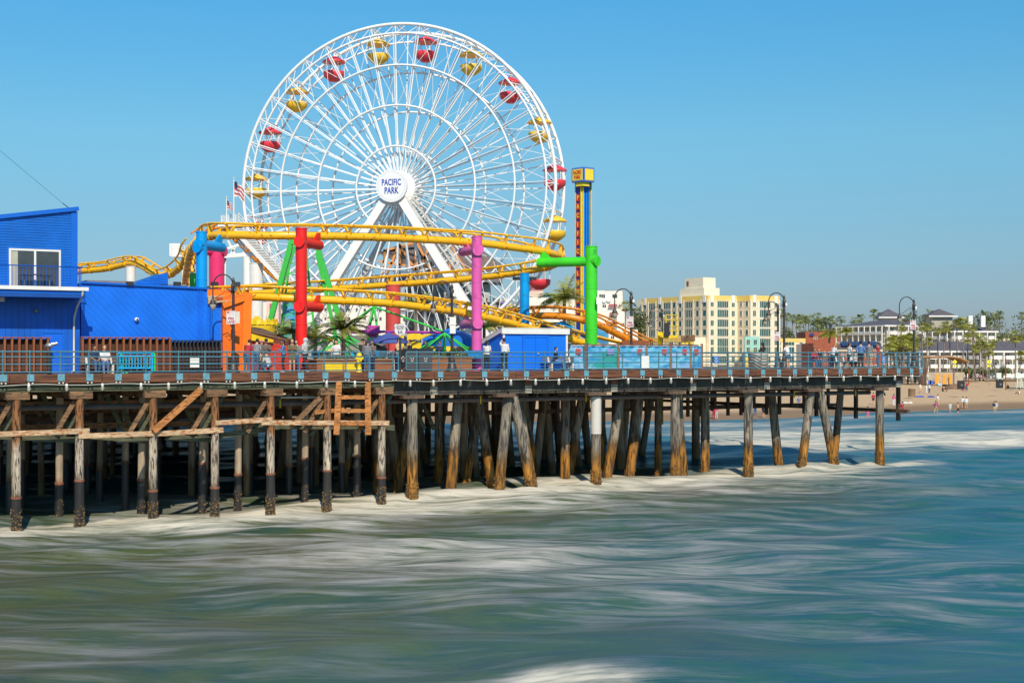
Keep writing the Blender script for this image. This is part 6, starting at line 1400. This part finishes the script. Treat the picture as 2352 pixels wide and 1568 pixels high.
me_ = c2+nF*.3+Ld*.0; MB().par(V((c2.x,c2.y,rows[7]+.6))-Fd*4.4+nF*2.0, Fd*6, nF*.5, Z*9.6).build('mint_bay', mintc, SCs)
en_ = V((c2.x,c2.y,2))-Fd*4.6+nF*2.0; MB().par(en_+nF*.5, Fd*6.6, nF*.4, Z*(rows[6]-1)).build('entrance_front', ylw, SCs)
for z in rows[4:6]:
    for o_ in (1.5,4.5): win(SCs, en_+Fd*(o_-.1)+nF*.5+Z*(z-2), Fd, nF, 1.5, 1.6)
win(SCs, en_+Fd*3.3+nF*.9+Z*2.5, Fd, nF, 3.6, 3.6, mull=3)
text('building_lettering', 'SEA CASTLE', en_+Fd*3.3+nF*.94+Z*7.3, Fd, Z, 1.0, M('letter_olive', (.45,.30,.05), .7), SCs, xs=.7)
# white stepped flats and neighbours
rose = M('rose_trim', (.42,.09,.10), .7, var=.1)
def flats(label, boxes, wins, root_at, cat='building'):
    t = thing('apartment_building', root_at, label, cat)
    for nm, x0, x1, y0, Y, dep, mt in boxes:
        a, b2 = P(x0,y0,Y), P(x1,y0,Y); MB().par((a.x,Y,1.8), (b2.x-a.x,0,0), (0,dep,0), Z*(a.z-1.8)).build(nm, mt, t)
    for x, y, Y, w_, h_, k_ in wins: win(t, P(x,y,Y-.002), V((1,0,0)), V((0,-1,0)), w_*Y/F, h_*Y/F, gm=glassd, mull=k_, th=.12)
    return t
wst = M('white_stucco', (.76,.71,.62), .8, var=.05, scale=.5); pst = M('peach_stucco', (.72,.55,.42), .8, var=.05); gst = M('grey_stucco', (.27,.30,.33), .7, var=.08)
f1 = flats('stepped white apartment building with rose awnings behind the fence', [('wall',1372,1430,668,430,12,wst),('wall',1372,1424,690,424,6,wst),('wall',1372,1436,712,418,6,wst),('wall',1372,1446,736,412,6,wst),('wall',1372,1465,757,408,4,wst)],
   [(1383,680,430,14,9,2),(1412,680,430,12,9,1),(1388,703,424,9,7,1),(1408,726,418,12,8,2),(1385,745,412,9,7,1),(1410,747,412,8,7,1),(1383,775,408,8,8,1),(1407,775,408,8,8,1),(1440,775,408,8,8,1),(1430,745,412,8,7,1)], (40,408,2))
for x, y, Y_ in ((1408,699,423.9),(1410,718,417.9),(1410,739,411.9)): MB().poly([P(x-9,y,Y_), P(x+9,y,Y_), P(x+11,y+5,Y_-2), P(x-11,y+5,Y_-2)], Z*.1).build('awning', rose, f1)
flats('grey modern building with tall dark windows behind the stepped flats', [('wall',1392,1432,666,450,14,gst),('wall',1366,1400,667,455,12,wst)], [(1420,690,450,20,22,3),(1378,684,455,10,10,2)], (36,450,2))
flats('long white hotel behind the shed and the drop tower palm', [('wall',1215,1330,683,400,12,wst),('wall',1330,1375,700,402,12,wst),('wall',1240,1300,700,396,4,wst)], [(x,y,396 if 1240 < x < 1300 and y > 702 else 400,7,8,1) for x in (1228,1250,1268,1286,1310,1322) for y in (706,728,750,772)]+[(x,y,402,7,8,1) for x in (1345,1362) for y in (720,745,770)], (10,400,2))
flats('peach flat roofed block with a rose roof house, right of the azure column', [('wall',1208,1248,668,440,12,pst),('rooftop_house',1214,1243,654,443,8,M('mauve_stucco', (.40,.15,.17), .8))], [(1220,684,440,7,7,1),(1238,684,440,7,7,1)], (8,440,2))
flats('dark roofed block peeking beside the drop tower', [('wall',1302,1324,662,470,10,M('slate_stucco', (.10,.11,.14), .8))], [], (18,470,2))
gh = flats('row of white gabled houses left of the windblown palm', [('wall',1195,1255,722,330,8,wst)], [(1204,735,330,5,6,0),(1216,735,330,5,6,0),(1229,737,330,6,8,0),(1244,735,330,5,6,0)], (3,330,2))
for x in (1205,1222,1240): MB().poly([P(x-9,722,329.9), P(x+9,722,329.9), P(x,710,329.9)], V((0,8,0))).build('gable', wst, gh)
hl = flats('pinkish white balcony hotel seen under the coaster at the left', [('wall',560,700,694,410,14,wst),('wall',612,640,690,405,5,M('pink_stucco', (.70,.52,.46), .8))], [(x,y,410 if not 612 < x < 640 else 405,8,11,1) for x in (572,586,600,626,650,664,680,692) for y in (705,725,745,765)], (-70,410,2))
for x in (586,626,664):
    for y in (716,755): MB().poly([P(x-6,y-18,404.5), P(x+6,y-18,404.5), P(x+7,y-13,402), P(x-7,y-13,402)], Z*.1).build('awning', rose, hl)
g2 = flats('white gabled terrace between the wheel legs', [('wall',735,905,700,380,8,wst),('wall',905,1200,722,385,8,wst)], [(x,y,380 if x < 905 else 385,6,8,0) for x in range(748,1190,18) for y in ((712,732) if x < 905 else (735,752))], (-20,380,2))
for x in (870,890): MB().poly([P(x-11,700,379.9), P(x+11,700,379.9), P(x,688,379.9)], V((0,8,0))).build('gable', wst, g2)
# brick buildings
b1 = flats('long red brick building with solar panels behind the pier end people', [('wall',1925,2025,800,340,14,brickm),('wall',1868,1926,788,342,14,brickm)], [(x,816,340,6,9,1) for x in range(1935,2022,11)]+[(x,y,342,6,8,1) for x in (1880,1893,1906,1918) for y in (812,)]+[(x,842,340,6,8,1) for x in range(1935,2022,11)], (85,340,2))
MB().poly([P(1922,801,339.5), P(2028,801,339.5), P(2020,787,346), P(1930,787,346)], Z*.2).build('roof', roofm, b1)
for i in range(11): MB().poly([P(1934+i*7.4,797,339.6)+Z*.3, P(1940.6+i*7.4,797,339.6)+Z*.3, P(1938.6+i*7.4,789,343.6)+Z*.45, P(1932+i*7.4,789,343.6)+Z*.45], Z*.08).build('solar_panel', M('solar_panel', (.03,.04,.10), .2), b1)
MB().par(P(1925,806,339.8), (P(2025,0,340).x-P(1925,0,340).x,0,0), (0,.15,0), Z*.5).build('cornice', cream, b1)
b3 = flats('plain red brick block with a small blue sign, left of the date palm', [('wall',1850,1932,762,480,14,brickm)], [(1873,777,480,9,4,1)], (100,480,2))
MB().box(P(1865,768,479.5), (1.4,.1,.9)).build('sign', M('sign_blue'if False else 'sign_navy', (.02,.04,.2), .5), b3)
flats('small pale house with low roof beside the brick block', [('wall',1845,1872,790,400,10,wst),('wall',1862,1885,798,395,8,M('mint2', (.35,.62,.58), .8))], [(1852,797,400,5,5,0),(1872,808,395,8,8,1)], (84,400,2))
flats('pale yellow house on the slope at the right', [('wall',2255,2320,777,470,12,M('straw_stucco', (.70,.60,.38), .8)),('wall',2262,2300,790,465,6,wst)], [(2275,784,470,12,4,1)], (160,470,2))
# the grey and white seafront hotel
def wing(root, corner, da, la, db, lb, z0, z1, ncol_a, ncol_b, floors, ma, mb_, over=1.2, rise=3.2, balA=True, balB=True, zfirst=None):
    c = V((corner[0],corner[1],z0)); da, db = V(da).normalized(), V(db).normalized()
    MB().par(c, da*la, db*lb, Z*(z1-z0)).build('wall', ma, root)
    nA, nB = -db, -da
    MB().par(c+nB*.0, db*lb, nB*.05, Z*(z1-z0-.3)).build('front_skin', mb_, root)
    r = MB(); q = [c-da*over-db*over, c+da*(la+over)-db*over, c+da*(la+over)+db*(lb+over), c-da*over+db*(lb+over)]; q = [V((p.x,p.y,z1)) for p in q]
    ins = min(la,lb)/2+over; i0 = q[0]+(da+db)*ins; i1 = q[1]+(db-da)*ins; i2 = q[2]-(da+db)*ins; i3 = q[3]+(da-db)*ins
    top = [p+Z*rise for p in ((i0,i1,i1,i0) if la >= lb else (i0,i0,i3,i3))]
    vs = q+top; r.add(vs, [(0,1,5,4),(1,2,6,5),(2,3,7,6),(3,0,4,7),(0,3,2,1),(4,5,6,7)]); r.build('roof', roofm, root)
    fa = MB(); 
    for a, b2 in ((q[0],q[1]),(q[3],q[0])): fa.beam(a-Z*.15, b2-Z*.15, .15, .45)
    fa.build('eave_board', white, root)
    fh = (z1-z0)/floors
    for axis, n_, L_, nn, d in ((0,ncol_a,la,nA,da),(1,ncol_b,lb,nB,db)):
        for f_ in range(floors):
            for k_ in range(n_):
                o = c+d*(L_*(k_+.5)/n_)+nn*(.055)+Z*(fh*(f_+.5)); win(root, o, d, nn, min(2.4,L_/n_*.55), fh*.55, fmt=white, gm=M('hotel_glass', (.13,.12,.10), .3, var=.6, scale=.6), mull=2)
                if (balA if axis == 0 else balB) and f_ < floors:
                    bw = L_/n_*.7; bo = o-Z*fh*.42; b_ = MB(); b_.par(bo-d*bw/2, d*bw, nn*1.5, Z*.15); b_.par(bo-d*bw/2+nn*1.42+Z*.16, d*bw, nn*.08, Z*.8); b_.build('balcony', white, root)
    pp_ = MB()
    for n_, L_, nn, d, on_ in ((ncol_a,la,nA,da,balA),(ncol_b,lb,nB,db,balB)):
        if on_:
            for k_ in range(n_+1): pp_.par(c+d*(L_*k_/n_-.15)+nn*1.3, d*.28, nn*.28, Z*(z1-z0-.2))
    if pp_.v: pp_.build('balcony_post', white, root)
H1 = thing('hotel', (110,420,2), 'grey shingled hotel wing with white balconies and dark roof behind the palms', 'hotel')
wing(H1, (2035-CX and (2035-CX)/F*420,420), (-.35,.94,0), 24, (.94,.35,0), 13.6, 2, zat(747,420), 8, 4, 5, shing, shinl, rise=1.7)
H2 = thing('hotel', (131,425,2), 'hotel tower with pyramid roof above the grey wing, left one', 'hotel tower')
for root, xl, xr, yr, yt, Y_ in ((H2,2025,2066,728,709,440),):
    a, b2 = P(xl,yr,Y_), P(xr,yr,Y_); wd = b2.x-a.x; MB().par((a.x,Y_,zat(750,Y_)), (wd,0,0), (0,wd,0), Z*(a.z-zat(750,Y_))).build('wall', shinl, root)
    ap = V(((a.x+b2.x)/2, Y_+wd/2, zat(yt,Y_+wd/2))); e = 1.2; qs = [V((a.x-e,Y_-e,a.z)),V((b2.x+e,Y_-e,a.z)),V((b2.x+e,Y_+wd+e,a.z)),V((a.x-e,Y_+wd+e,a.z))]
    MB().add(qs+[ap], [(0,1,4),(1,2,4),(2,3,4),(3,0,4),(3,2,1,0)]).build('roof', roofm, root); MB().beam(qs[0]-Z*.15, qs[1]-Z*.15, .15, .4).build('eave_board', white, root)
H3 = thing('hotel', (130,400,2), 'hotel wing with taller pyramid roofed tower and pale front behind the tall palms', 'hotel')
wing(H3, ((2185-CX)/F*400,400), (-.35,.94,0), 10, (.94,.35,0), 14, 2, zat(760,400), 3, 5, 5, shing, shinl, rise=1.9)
a = P(2140,725,410); b2 = P(2190,725,410); wd = 6.0
MB().par((a.x,410,zat(800,410)), (wd,0,0), (0,wd,0), Z*(a.z-zat(800,410))).build('tower', shing, H3); e = 1.1; qs = [V((a.x-e,410-e,a.z)),V((a.x+wd+e,410-e,a.z)),V((a.x+wd+e,410+wd+e,a.z)),V((a.x-e,410+wd+e,a.z))]
MB().add(qs+[V((a.x+wd/2,410+wd/2,zat(709,413)))], [(0,1,4),(1,2,4),(2,3,4),(3,0,4),(3,2,1,0)]).build('roof', roofm, H3); MB().beam(qs[0]-Z*.15, qs[1]-Z*.15, .15, .4).build('eave_board', white, H3)
for x, y in ((2228,738),(2257,738)): MB().box(P(x,y,402), (1.2,1.2,3.2)).build('chimney', white, H3)
H4 = thing('hotel', (125,360,2), 'long low three storey hotel wing with grey wall and white balconies', 'hotel')
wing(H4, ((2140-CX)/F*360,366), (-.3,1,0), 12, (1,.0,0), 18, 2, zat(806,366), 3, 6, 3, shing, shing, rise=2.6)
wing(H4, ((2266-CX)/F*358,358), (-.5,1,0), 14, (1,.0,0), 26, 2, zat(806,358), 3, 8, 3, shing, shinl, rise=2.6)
MB().box(P(2349,795,370), (1.2,1.2,2.8)).build('chimney', white, H4)
# wooden beach pavilion, signs, lifeguard chairs, volleyball posts
BP = thing('beach_pavilion', (106,300,1.8), 'low beach building with wavy wooden roof and orange doors', 'pavilion'); Yb = 300
a, b2 = P(2128,862,Yb), P(2215,862,Yb); MB().par((a.x,Yb,1.6), (b2.x-a.x,0,0), (0,6,0), Z*2.6).build('wall', M('pavilion_stone', (.45,.37,.27), .85, var=.2, scale=1), BP)
rp = [P(2112,822,Yb-2), P(2135,820,Yb-2), P(2158,823,Yb-2), P(2180,820,Yb-2), P(2205,823,Yb-2), P(2228,833,Yb-2)]
mb = MB()
for p0, p1 in zip(rp, rp[1:]): mb.par(p0, p1-p0, V((0,9,0)), Z*.3)
mb.build('roof', M('pavilion_roof_wood', (.36,.20,.09), .8, var=.3, scale=2), BP)
for x in (2150,2165,2178): MB().par((P(x,0,Yb).x,Yb-.1,1.7), (.75,0,0), (0,.1,0), Z*2.1).build('door', M('door_orange', (.75,.34,.04), .6), BP)
for x in (2120,2190,2225): MB().tube([V((P(x,0,Yb-2).x,Yb-2,1.6)), V((P(x,0,Yb-2).x,Yb-2,4.8))], .12, 6).build('post', slatw, BP)
for i, (x, lb) in enumerate(((2193,'yellow diamond warning sign before the beach pavilion'),(2272,'yellow diamond warning sign between the beach palms'))):
    c = P(x,831,285); t = thing('warning_sign', V((c.x,c.y,1.6)), lb, 'sign'); MB().tube([V((c.x,c.y+.05,1.6)), c], .05, 6).build('pole', grey, t); yy = M('sign_yellow', (.85,.78,.03), .5)
    MB().poly([c+V((-.5,0,0)),c+V((0,0,-.5)),c+V((.5,0,0)),c+V((0,0,.5))], V((0,.04,0))).build('plate', yy, t); MB().box(c+V((0,.01,-.8)), (.7,.04,.4)).build('lower_plate', yy, t); MB().box(c+V((0,-.01,0)), (.1,.01,.4)).build('symbol', black, t)
for x, y, lb in ((2296,866,'pale lifeguard chair left of the volleyball post'),(2340,866,'pale green lifeguard chair at the right edge')):
    Y_ = 265; c = P(x,866,Y_); c.z = 1.6; t = thing('lifeguard_chair', c, lb, 'lifeguard chair'); mt = M('chair_mint', (.62,.72,.62), .7)
    for e in (-1,1):
        for f_ in (-1,1): MB().beam(c+V((e*.6,f_*.6,0)), c+V((e*.35,f_*.35,1.9)), .1, .1).build('leg', mt, t)
    MB().box(c+Z*1.9, (.9,.9,.1)).build('seat', mt, t); MB().box(c+V((0,.4,2.4)), (.9,.08,1.0)).build('backrest', mt, t)
    for k_ in range(4): MB().box(c+V((0,-.55+.04*k_,.3+k_*.4)), (1.0,.08,.08)).build('rung', mt, t)
c = P(2310,868,255); c.z = 1.5; tag(MB().tube([c, V((c.x,c.y,zat(821,255)))], .09, 8).build('volleyball_post', slatw), 'tall brown volleyball post standing on the sand', 'post')
c = P(2323,880,250)
# bins on the sand
for x, y, lb in ((2207,884,'black beach bin right of the pavilion'),(2296,882,'black beach bin at the far right')):
    Y_ = 6.0*F/(y+6-HY); Y_ = 232 if x < 2250 else 236; c = P(x,y,Y_); t = thing('beach_bin', c-Z*.7, lb, 'bin'); MB().box(c, (.95,.9,1.3)).build('body', black, t); MB().box(c+Z*.68, (1.05,1.0,.1)).build('lid', dgrey, t); MB().tube([c-V((0,.46,0)), c-V((0,.48,0))], .15, 10).build('logo_disc', grey, t)
c = P(2094,894,225); t = thing('beach_bin', V((c.x,c.y,1.0)), 'brown barrel bin on the sand below the pier end', 'bin'); MB().lathe(V((c.x,c.y,1.2)), [(.5,0),(.55,.1),(.55,1.2),(.62,1.25),(.3,1.35)], 14).build('barrel', M('barrel_brown', (.30,.20,.12), .8), t)
# ------------------------------------------------------------------ people and things on the beach
def sandz(X_, Y_): d_ = Y_-float(shoreY(X_)); return float(np.interp(d_, [-30,-4,0,12,60,170,300], [-3,-.5,.02,.75,1.3,1.9,2.0]))
def bpos(x, y):
    for Y_ in np.arange(140, 420, .5):
        X_ = (x-CX)*Y_/F; z = max(sandz(X_,Y_), -.35)
        if HY+(E-z)*F/Y_ <= y: return V((X_,Y_,z))
    return V((X_,Y_,z))
def bp(x, y, *a, **k): k.setdefault('vox', .035); q_ = z6(x,y); return person(bpos(*q_), *a, **k)
bp(1293,955,AW,('stand','down','down'),skin2,hairn,None,cnavy,'shirtless person in dark shorts standing by blue beach chairs',short=.8)
bp(1607,1000,AW,('stand','up','down'),skin2,hairb,cred,jean,'person in red shirt standing on the sand by the tent')
bp(1526,1232,2.4,('stand','phone','down'),skin1,hairn,None,cblack,'shirtless person in black shorts wading at the shoreline',short=.8)
bp(1222,1022,2.6,('stand','phone','down'),skin1,hairn,cwhite,cwhite,'person in long white clothes on the sand, left of a pair',long=1)
bp(1247,1022,.6,('stand','down','phone'),skin1,hairb,cwhite,jean,'person in white top and blue trousers on the sand, right of a pair')
bp(906,1145,AW,('stand','phone','phone'),skin2,hairn,cpink,cwhite,'person in pink top and white trousers walking near the water',long=1)
bp(1378,1003,-1.2,('ground','down','down'),skin1,hairn,cblack,cblack,'person sunbathing on the sand, left of two',short=.3)
bp(1412,1003,-1.8,('ground','down','down'),skin1,hairb,cblack,cblack,'person sunbathing on the sand, right of two',short=.3)
bp(1568,995,-1.4,('ground','down','down'),skin1,hairb,cpink,cpink,'person in pink seated beside the brown tent')
bp(1160,1020,-1.0,('walk','down','phone'),skin1,hairn,cwhite,ctan,'person in pale clothes strolling left of the white clad pair',short=.6)
bp(2115,1030,2.8,('ground','down','down'),skin1,hairb,cwhite,cblack,'person in white seated on the sand at the far right')
bp(1875,1215,1.8,('walk','phone','down'),skin1,hairn,cnavy,ctan,'person in navy paddling at the far right shoreline',short=.9)
bp(1892,1215,1.2,('walk','down','down'),skin1,hairb,clgrey,ctan,'person in light grey paddling beside the navy one',short=.9)
bp(1573,1170,1.7,('stand','down','down'),skin1,hairn,cwhite,ctan,'person in white shirt at the waterline, left of a pair',short=.8); bp(1605,1172,1.5,('stand','down','down'),skin1,hairn,cwhite,ctan,'person in white shirt at the waterline, right of a pair',short=.8)
bp(955,1225,1.2,('walk','down','down'),skin1,hairn,cred,cred,'person in red swimwear wading, left of a pair',short=.5); bp(990,1225,2.0,('walk','down','phone'),skin1,hairb,cred,cred,'person in coral swimwear wading, right of a pair',short=.5)
bp(655,1280,1.5,('stand','phone','down'),skin1,hairn,cpink,cpink,'person in pink swimwear wading under the pier end',short=.3); bp(1450,1225,1.9,('walk','down','down'),skin1,hairy,clgrey,clgrey,'faint person in pale clothes wading right of the coral pair',short=.6)
bp(708,1130,1.9,('stand','down','down'),skin1,hairb,cred,cblack,'person in red top seen left of the last pile',short=.6); bp(806,1105,1.2,('stand','down','down'),skin2,hairb,cblack,ctan,'person in black top seen right of the last pile',short=.8)
bp(1350,955,-1.6,('ground','down','down'),skin2,hairb,cwhite,cwhite,'person seated by the white and teal cooler')
bp(2005,975,-1.6,('ground','down','down'),skin1,hairb,cblack,cblack,'person lying low beside dark towels at the right') 
def zz5(x, y): return z5(x, y)
for (x,y,tp,bt,lb,kw) in ((930,1560,cred,cred,'person in red shorts at the shore beneath the pier',{}),(955,1560,cpink,clgrey,'person in striped pink top at the shore beneath the pier',{}),(1453,1550,cblack,cblack,'person in black swimwear bending at the shore beneath the pier',dict(short=.3)),(1817,1385,cblue,cgrey,'person with cap seated on sand beneath the pier end',dict(cap=cgrey)),(1360,1520,cgrey,jean,'person half hidden behind a pile at the shore',{})):
    q_ = zz5(x,y); person(bpos(*q_), 1.4, ('stand','down','phone') if y > 1400 else ('ground','down','down'), skin1, hairb, tp, bt, lb, vox=.035, **kw)
for i, (x, y, tp, bt, ps_, lb) in enumerate(((1730,905,cgrey,cnavy,'walk','person in grey walking high on the beach, left of a pair'),(1748,905,cpink,jean,'walk','person in pink walking high on the beach, right of a pair'),(1645,862,cblack,cnavy,'stand','dark dressed person standing by the palm trunks, left'),(1662,862,cnavy,cblack,'stand','dark dressed person standing by the palm trunks, right'),
   (1385,858,cblack,jean,'stand','person at the orange doors of the beach pavilion, left'),(1412,858,cgrey,cblack,'stand','person at the orange doors of the beach pavilion, right'),(1330,1145,cwhite,ctan,'walk','person in pale clothes strolling on the wet sand'),(900,990,cpink,ckhaki,'stand','person in pink standing up the beach beside the last pile'),
   (1310,1215,cpink,ctan,'walk','faint person in pink wading left of the pale one'),(1600,858,cred,cred,'stand','person in red at the palm trunks by the pavilion'))):
    bp(x, y, 1.3+i*.7, (ps_ if ps_ == 'walk' else 'stand', 'down', 'phone'), skin1 if i % 2 else skin2, hairb if i % 3 else hairn, tp, bt, lb, short=(i % 2)*.8)
def onsand(x, y): return bpos(*z6(x,y))
for (x,y,w_,mt,lb) in ((1180,1058,2.8,M('towel_blue', (.05,.09,.45), .9),'blue towel spread on the sand'),(1035,1120,1.6,cwhite,'white towel lying on the wet sand'),(1395,953,2.4,cblack,'dark towel behind the sunbathers'),(1490,895,2.2,cwhite,'pale towel far up the beach'),(2060,975,4,cblack,'pile of dark towels at the right')):
    c = onsand(x,y); mb = MB(); r0 = random.Random(x)
    for i in range(7): mb.ell(c+V((r0.uniform(-.5,.5)*w_, r0.uniform(-.4,.4), .08)), (w_*.22,.35,r0.uniform(.08,.2)), 8, 5)
    tag(mb.build('towel', mt), lb, 'towel')
c = onsand(1506,978); tn_ = thing('beach_tent', c, 'low brown beach tent', 'tent'); MB().ell(c, (2.3,1.3,1.0), 14, 8).build('canopy', M('tent_brown', (.20,.12,.07), .85, var=.25), tn_)
c = onsand(1487,930); tn_ = thing('beach_tent', c, 'small blue beach shelter higher up the sand', 'tent'); MB().ell(c, (1.3,1.0,1.1), 12, 8).build('canopy', M('tent_blue', (.04,.14,.55), .8, var=.4, col2=(.3,.15,.05)), tn_)
for x, y, lb in ((1255,948,'blue folding beach chair, left one'),(1272,948,'blue folding beach chair, right one')):
    c = onsand(x,y); t = thing('beach_chair', c, lb, 'chair'); m_ = M('chair_blue', (.03,.13,.6), .7); MB().box(c+Z*.35, (.6,.6,.06)).build('seat', m_, t); MB().box(c+V((0,.3,.75)), (.6,.06,.8)).build('backrest', m_, t)
    for e in (-.28,.28):
        for f_ in (-.28,.28): MB().beam(c+V((e,f_,0)), c+V((e,f_,.35)), .04, .04).build('leg', grey, t)
c = onsand(1345,950); t = thing('cooler', c, 'white and teal cooler box on the sand', 'cooler'); MB().box(c+Z*.2, (.9,.6,.4)).build('body', M('cooler_teal', (.02,.40,.5), .5), t); MB().box(c+Z*.5, (.8,.5,.2)).build('lid', white, t)
for x, lb in ((2118,'dark parked car seen below the railing, left'),(2060,'white parked car seen below the railing')):
    c = P(x,858,330); c.z = 2.05; t = thing('parked_car', c, lb, 'car', 'cars parked behind the beach'); bd = MB(); pr = [(-2.2,.35),(-2.25,.8),(-1.5,.95),(-.9,1.42),(.8,1.45),(1.5,.98),(2.2,.85),(2.25,.35)]
    bd.poly([c+V((a,-.85,b2)) for a,b2 in pr], V((0,1.7,0))); bd.build('body', white if x == 2060 else dgrey, t); MB().poly([c+V((a,-.87,b2)) for a,b2 in ((-1.3,.95),(-.85,1.34),(.75,1.36),(1.25,.98))], V((0,1.74,0))).build('window', glassd, t)
    for a in (-1.35,1.35):
        for e in (-.9,.7): MB().tube([c+V((a,e,.33)), c+V((a,e+.2,.33))], .33, 14).build('wheel', black, t)
# yellow boom lift over the fence
c = P(1548,0,118); c.z = 2.0; LB = thing('boom_lift', c, 'yellow boom lift basket raised above the mesh fence', 'lift'); yb = M('lift_yellow', (.90,.60,.01), .4); Yl = 118
bk = MB(); b0, b1_ = P(1530,776,Yl), P(1557,776,Yl); w_ = b1_.x-b0.x
MB().par(b0, (w_,0,0), (0,.9,0), Z*.22).build('basket_floor', yb, LB)
for z in (.6,1.0,1.5,1.9): bk.tube([b0+Z*z, b1_+Z*z, b1_+Z*z+V((0,.9,0)), b0+Z*z+V((0,.9,0)), b0+Z*z], .035, 5)
for q_ in (b0, b1_, b0.lerp(b1_,.5), b0+V((0,.9,0)), b1_+V((0,.9,0))): bk.tube([q_, q_+Z*1.9], .035, 5)
bk.build('basket_rails', yb, LB); MB().box(P(1531,757,Yl-.2), (.42,.4,1.15)).build('control_box', black, LB)
MB().beam(P(1516,800,Yl+1), P(1516,766,Yl), .35, .45).build('boom', yb, LB); MB().beam(P(1516,768,Yl), P(1533,773,Yl), .3, .35).build('boom', yb, LB); MB().beam(V((P(1516,0,Yl+1).x,Yl+1,2)), P(1516,798,Yl+1), .5, .5).build('mast', yb, LB)
t = thing('wooden_frame', P(1582,800,112), 'short wooden beam frame with yellow brackets above the fence', 'frame'); t['wl'] = tuple(t.location)
MB().beam(P(1565,778,112), P(1596,776,112), .3, .5).build('beam', oldw, t); 
for x in (1568,1578,1588): MB().beam(P(x,790,112), P(x,780,112), .2, .2).build('bracket', yb, t)
tag(MB().pb(s_at(1430,9), s_at(1490,9), 9, 9.1, DZ, zat(782,on(1450,9).y)).build('plank_fence', slatw), 'dark brown plank fence behind the mesh banners', 'fence')
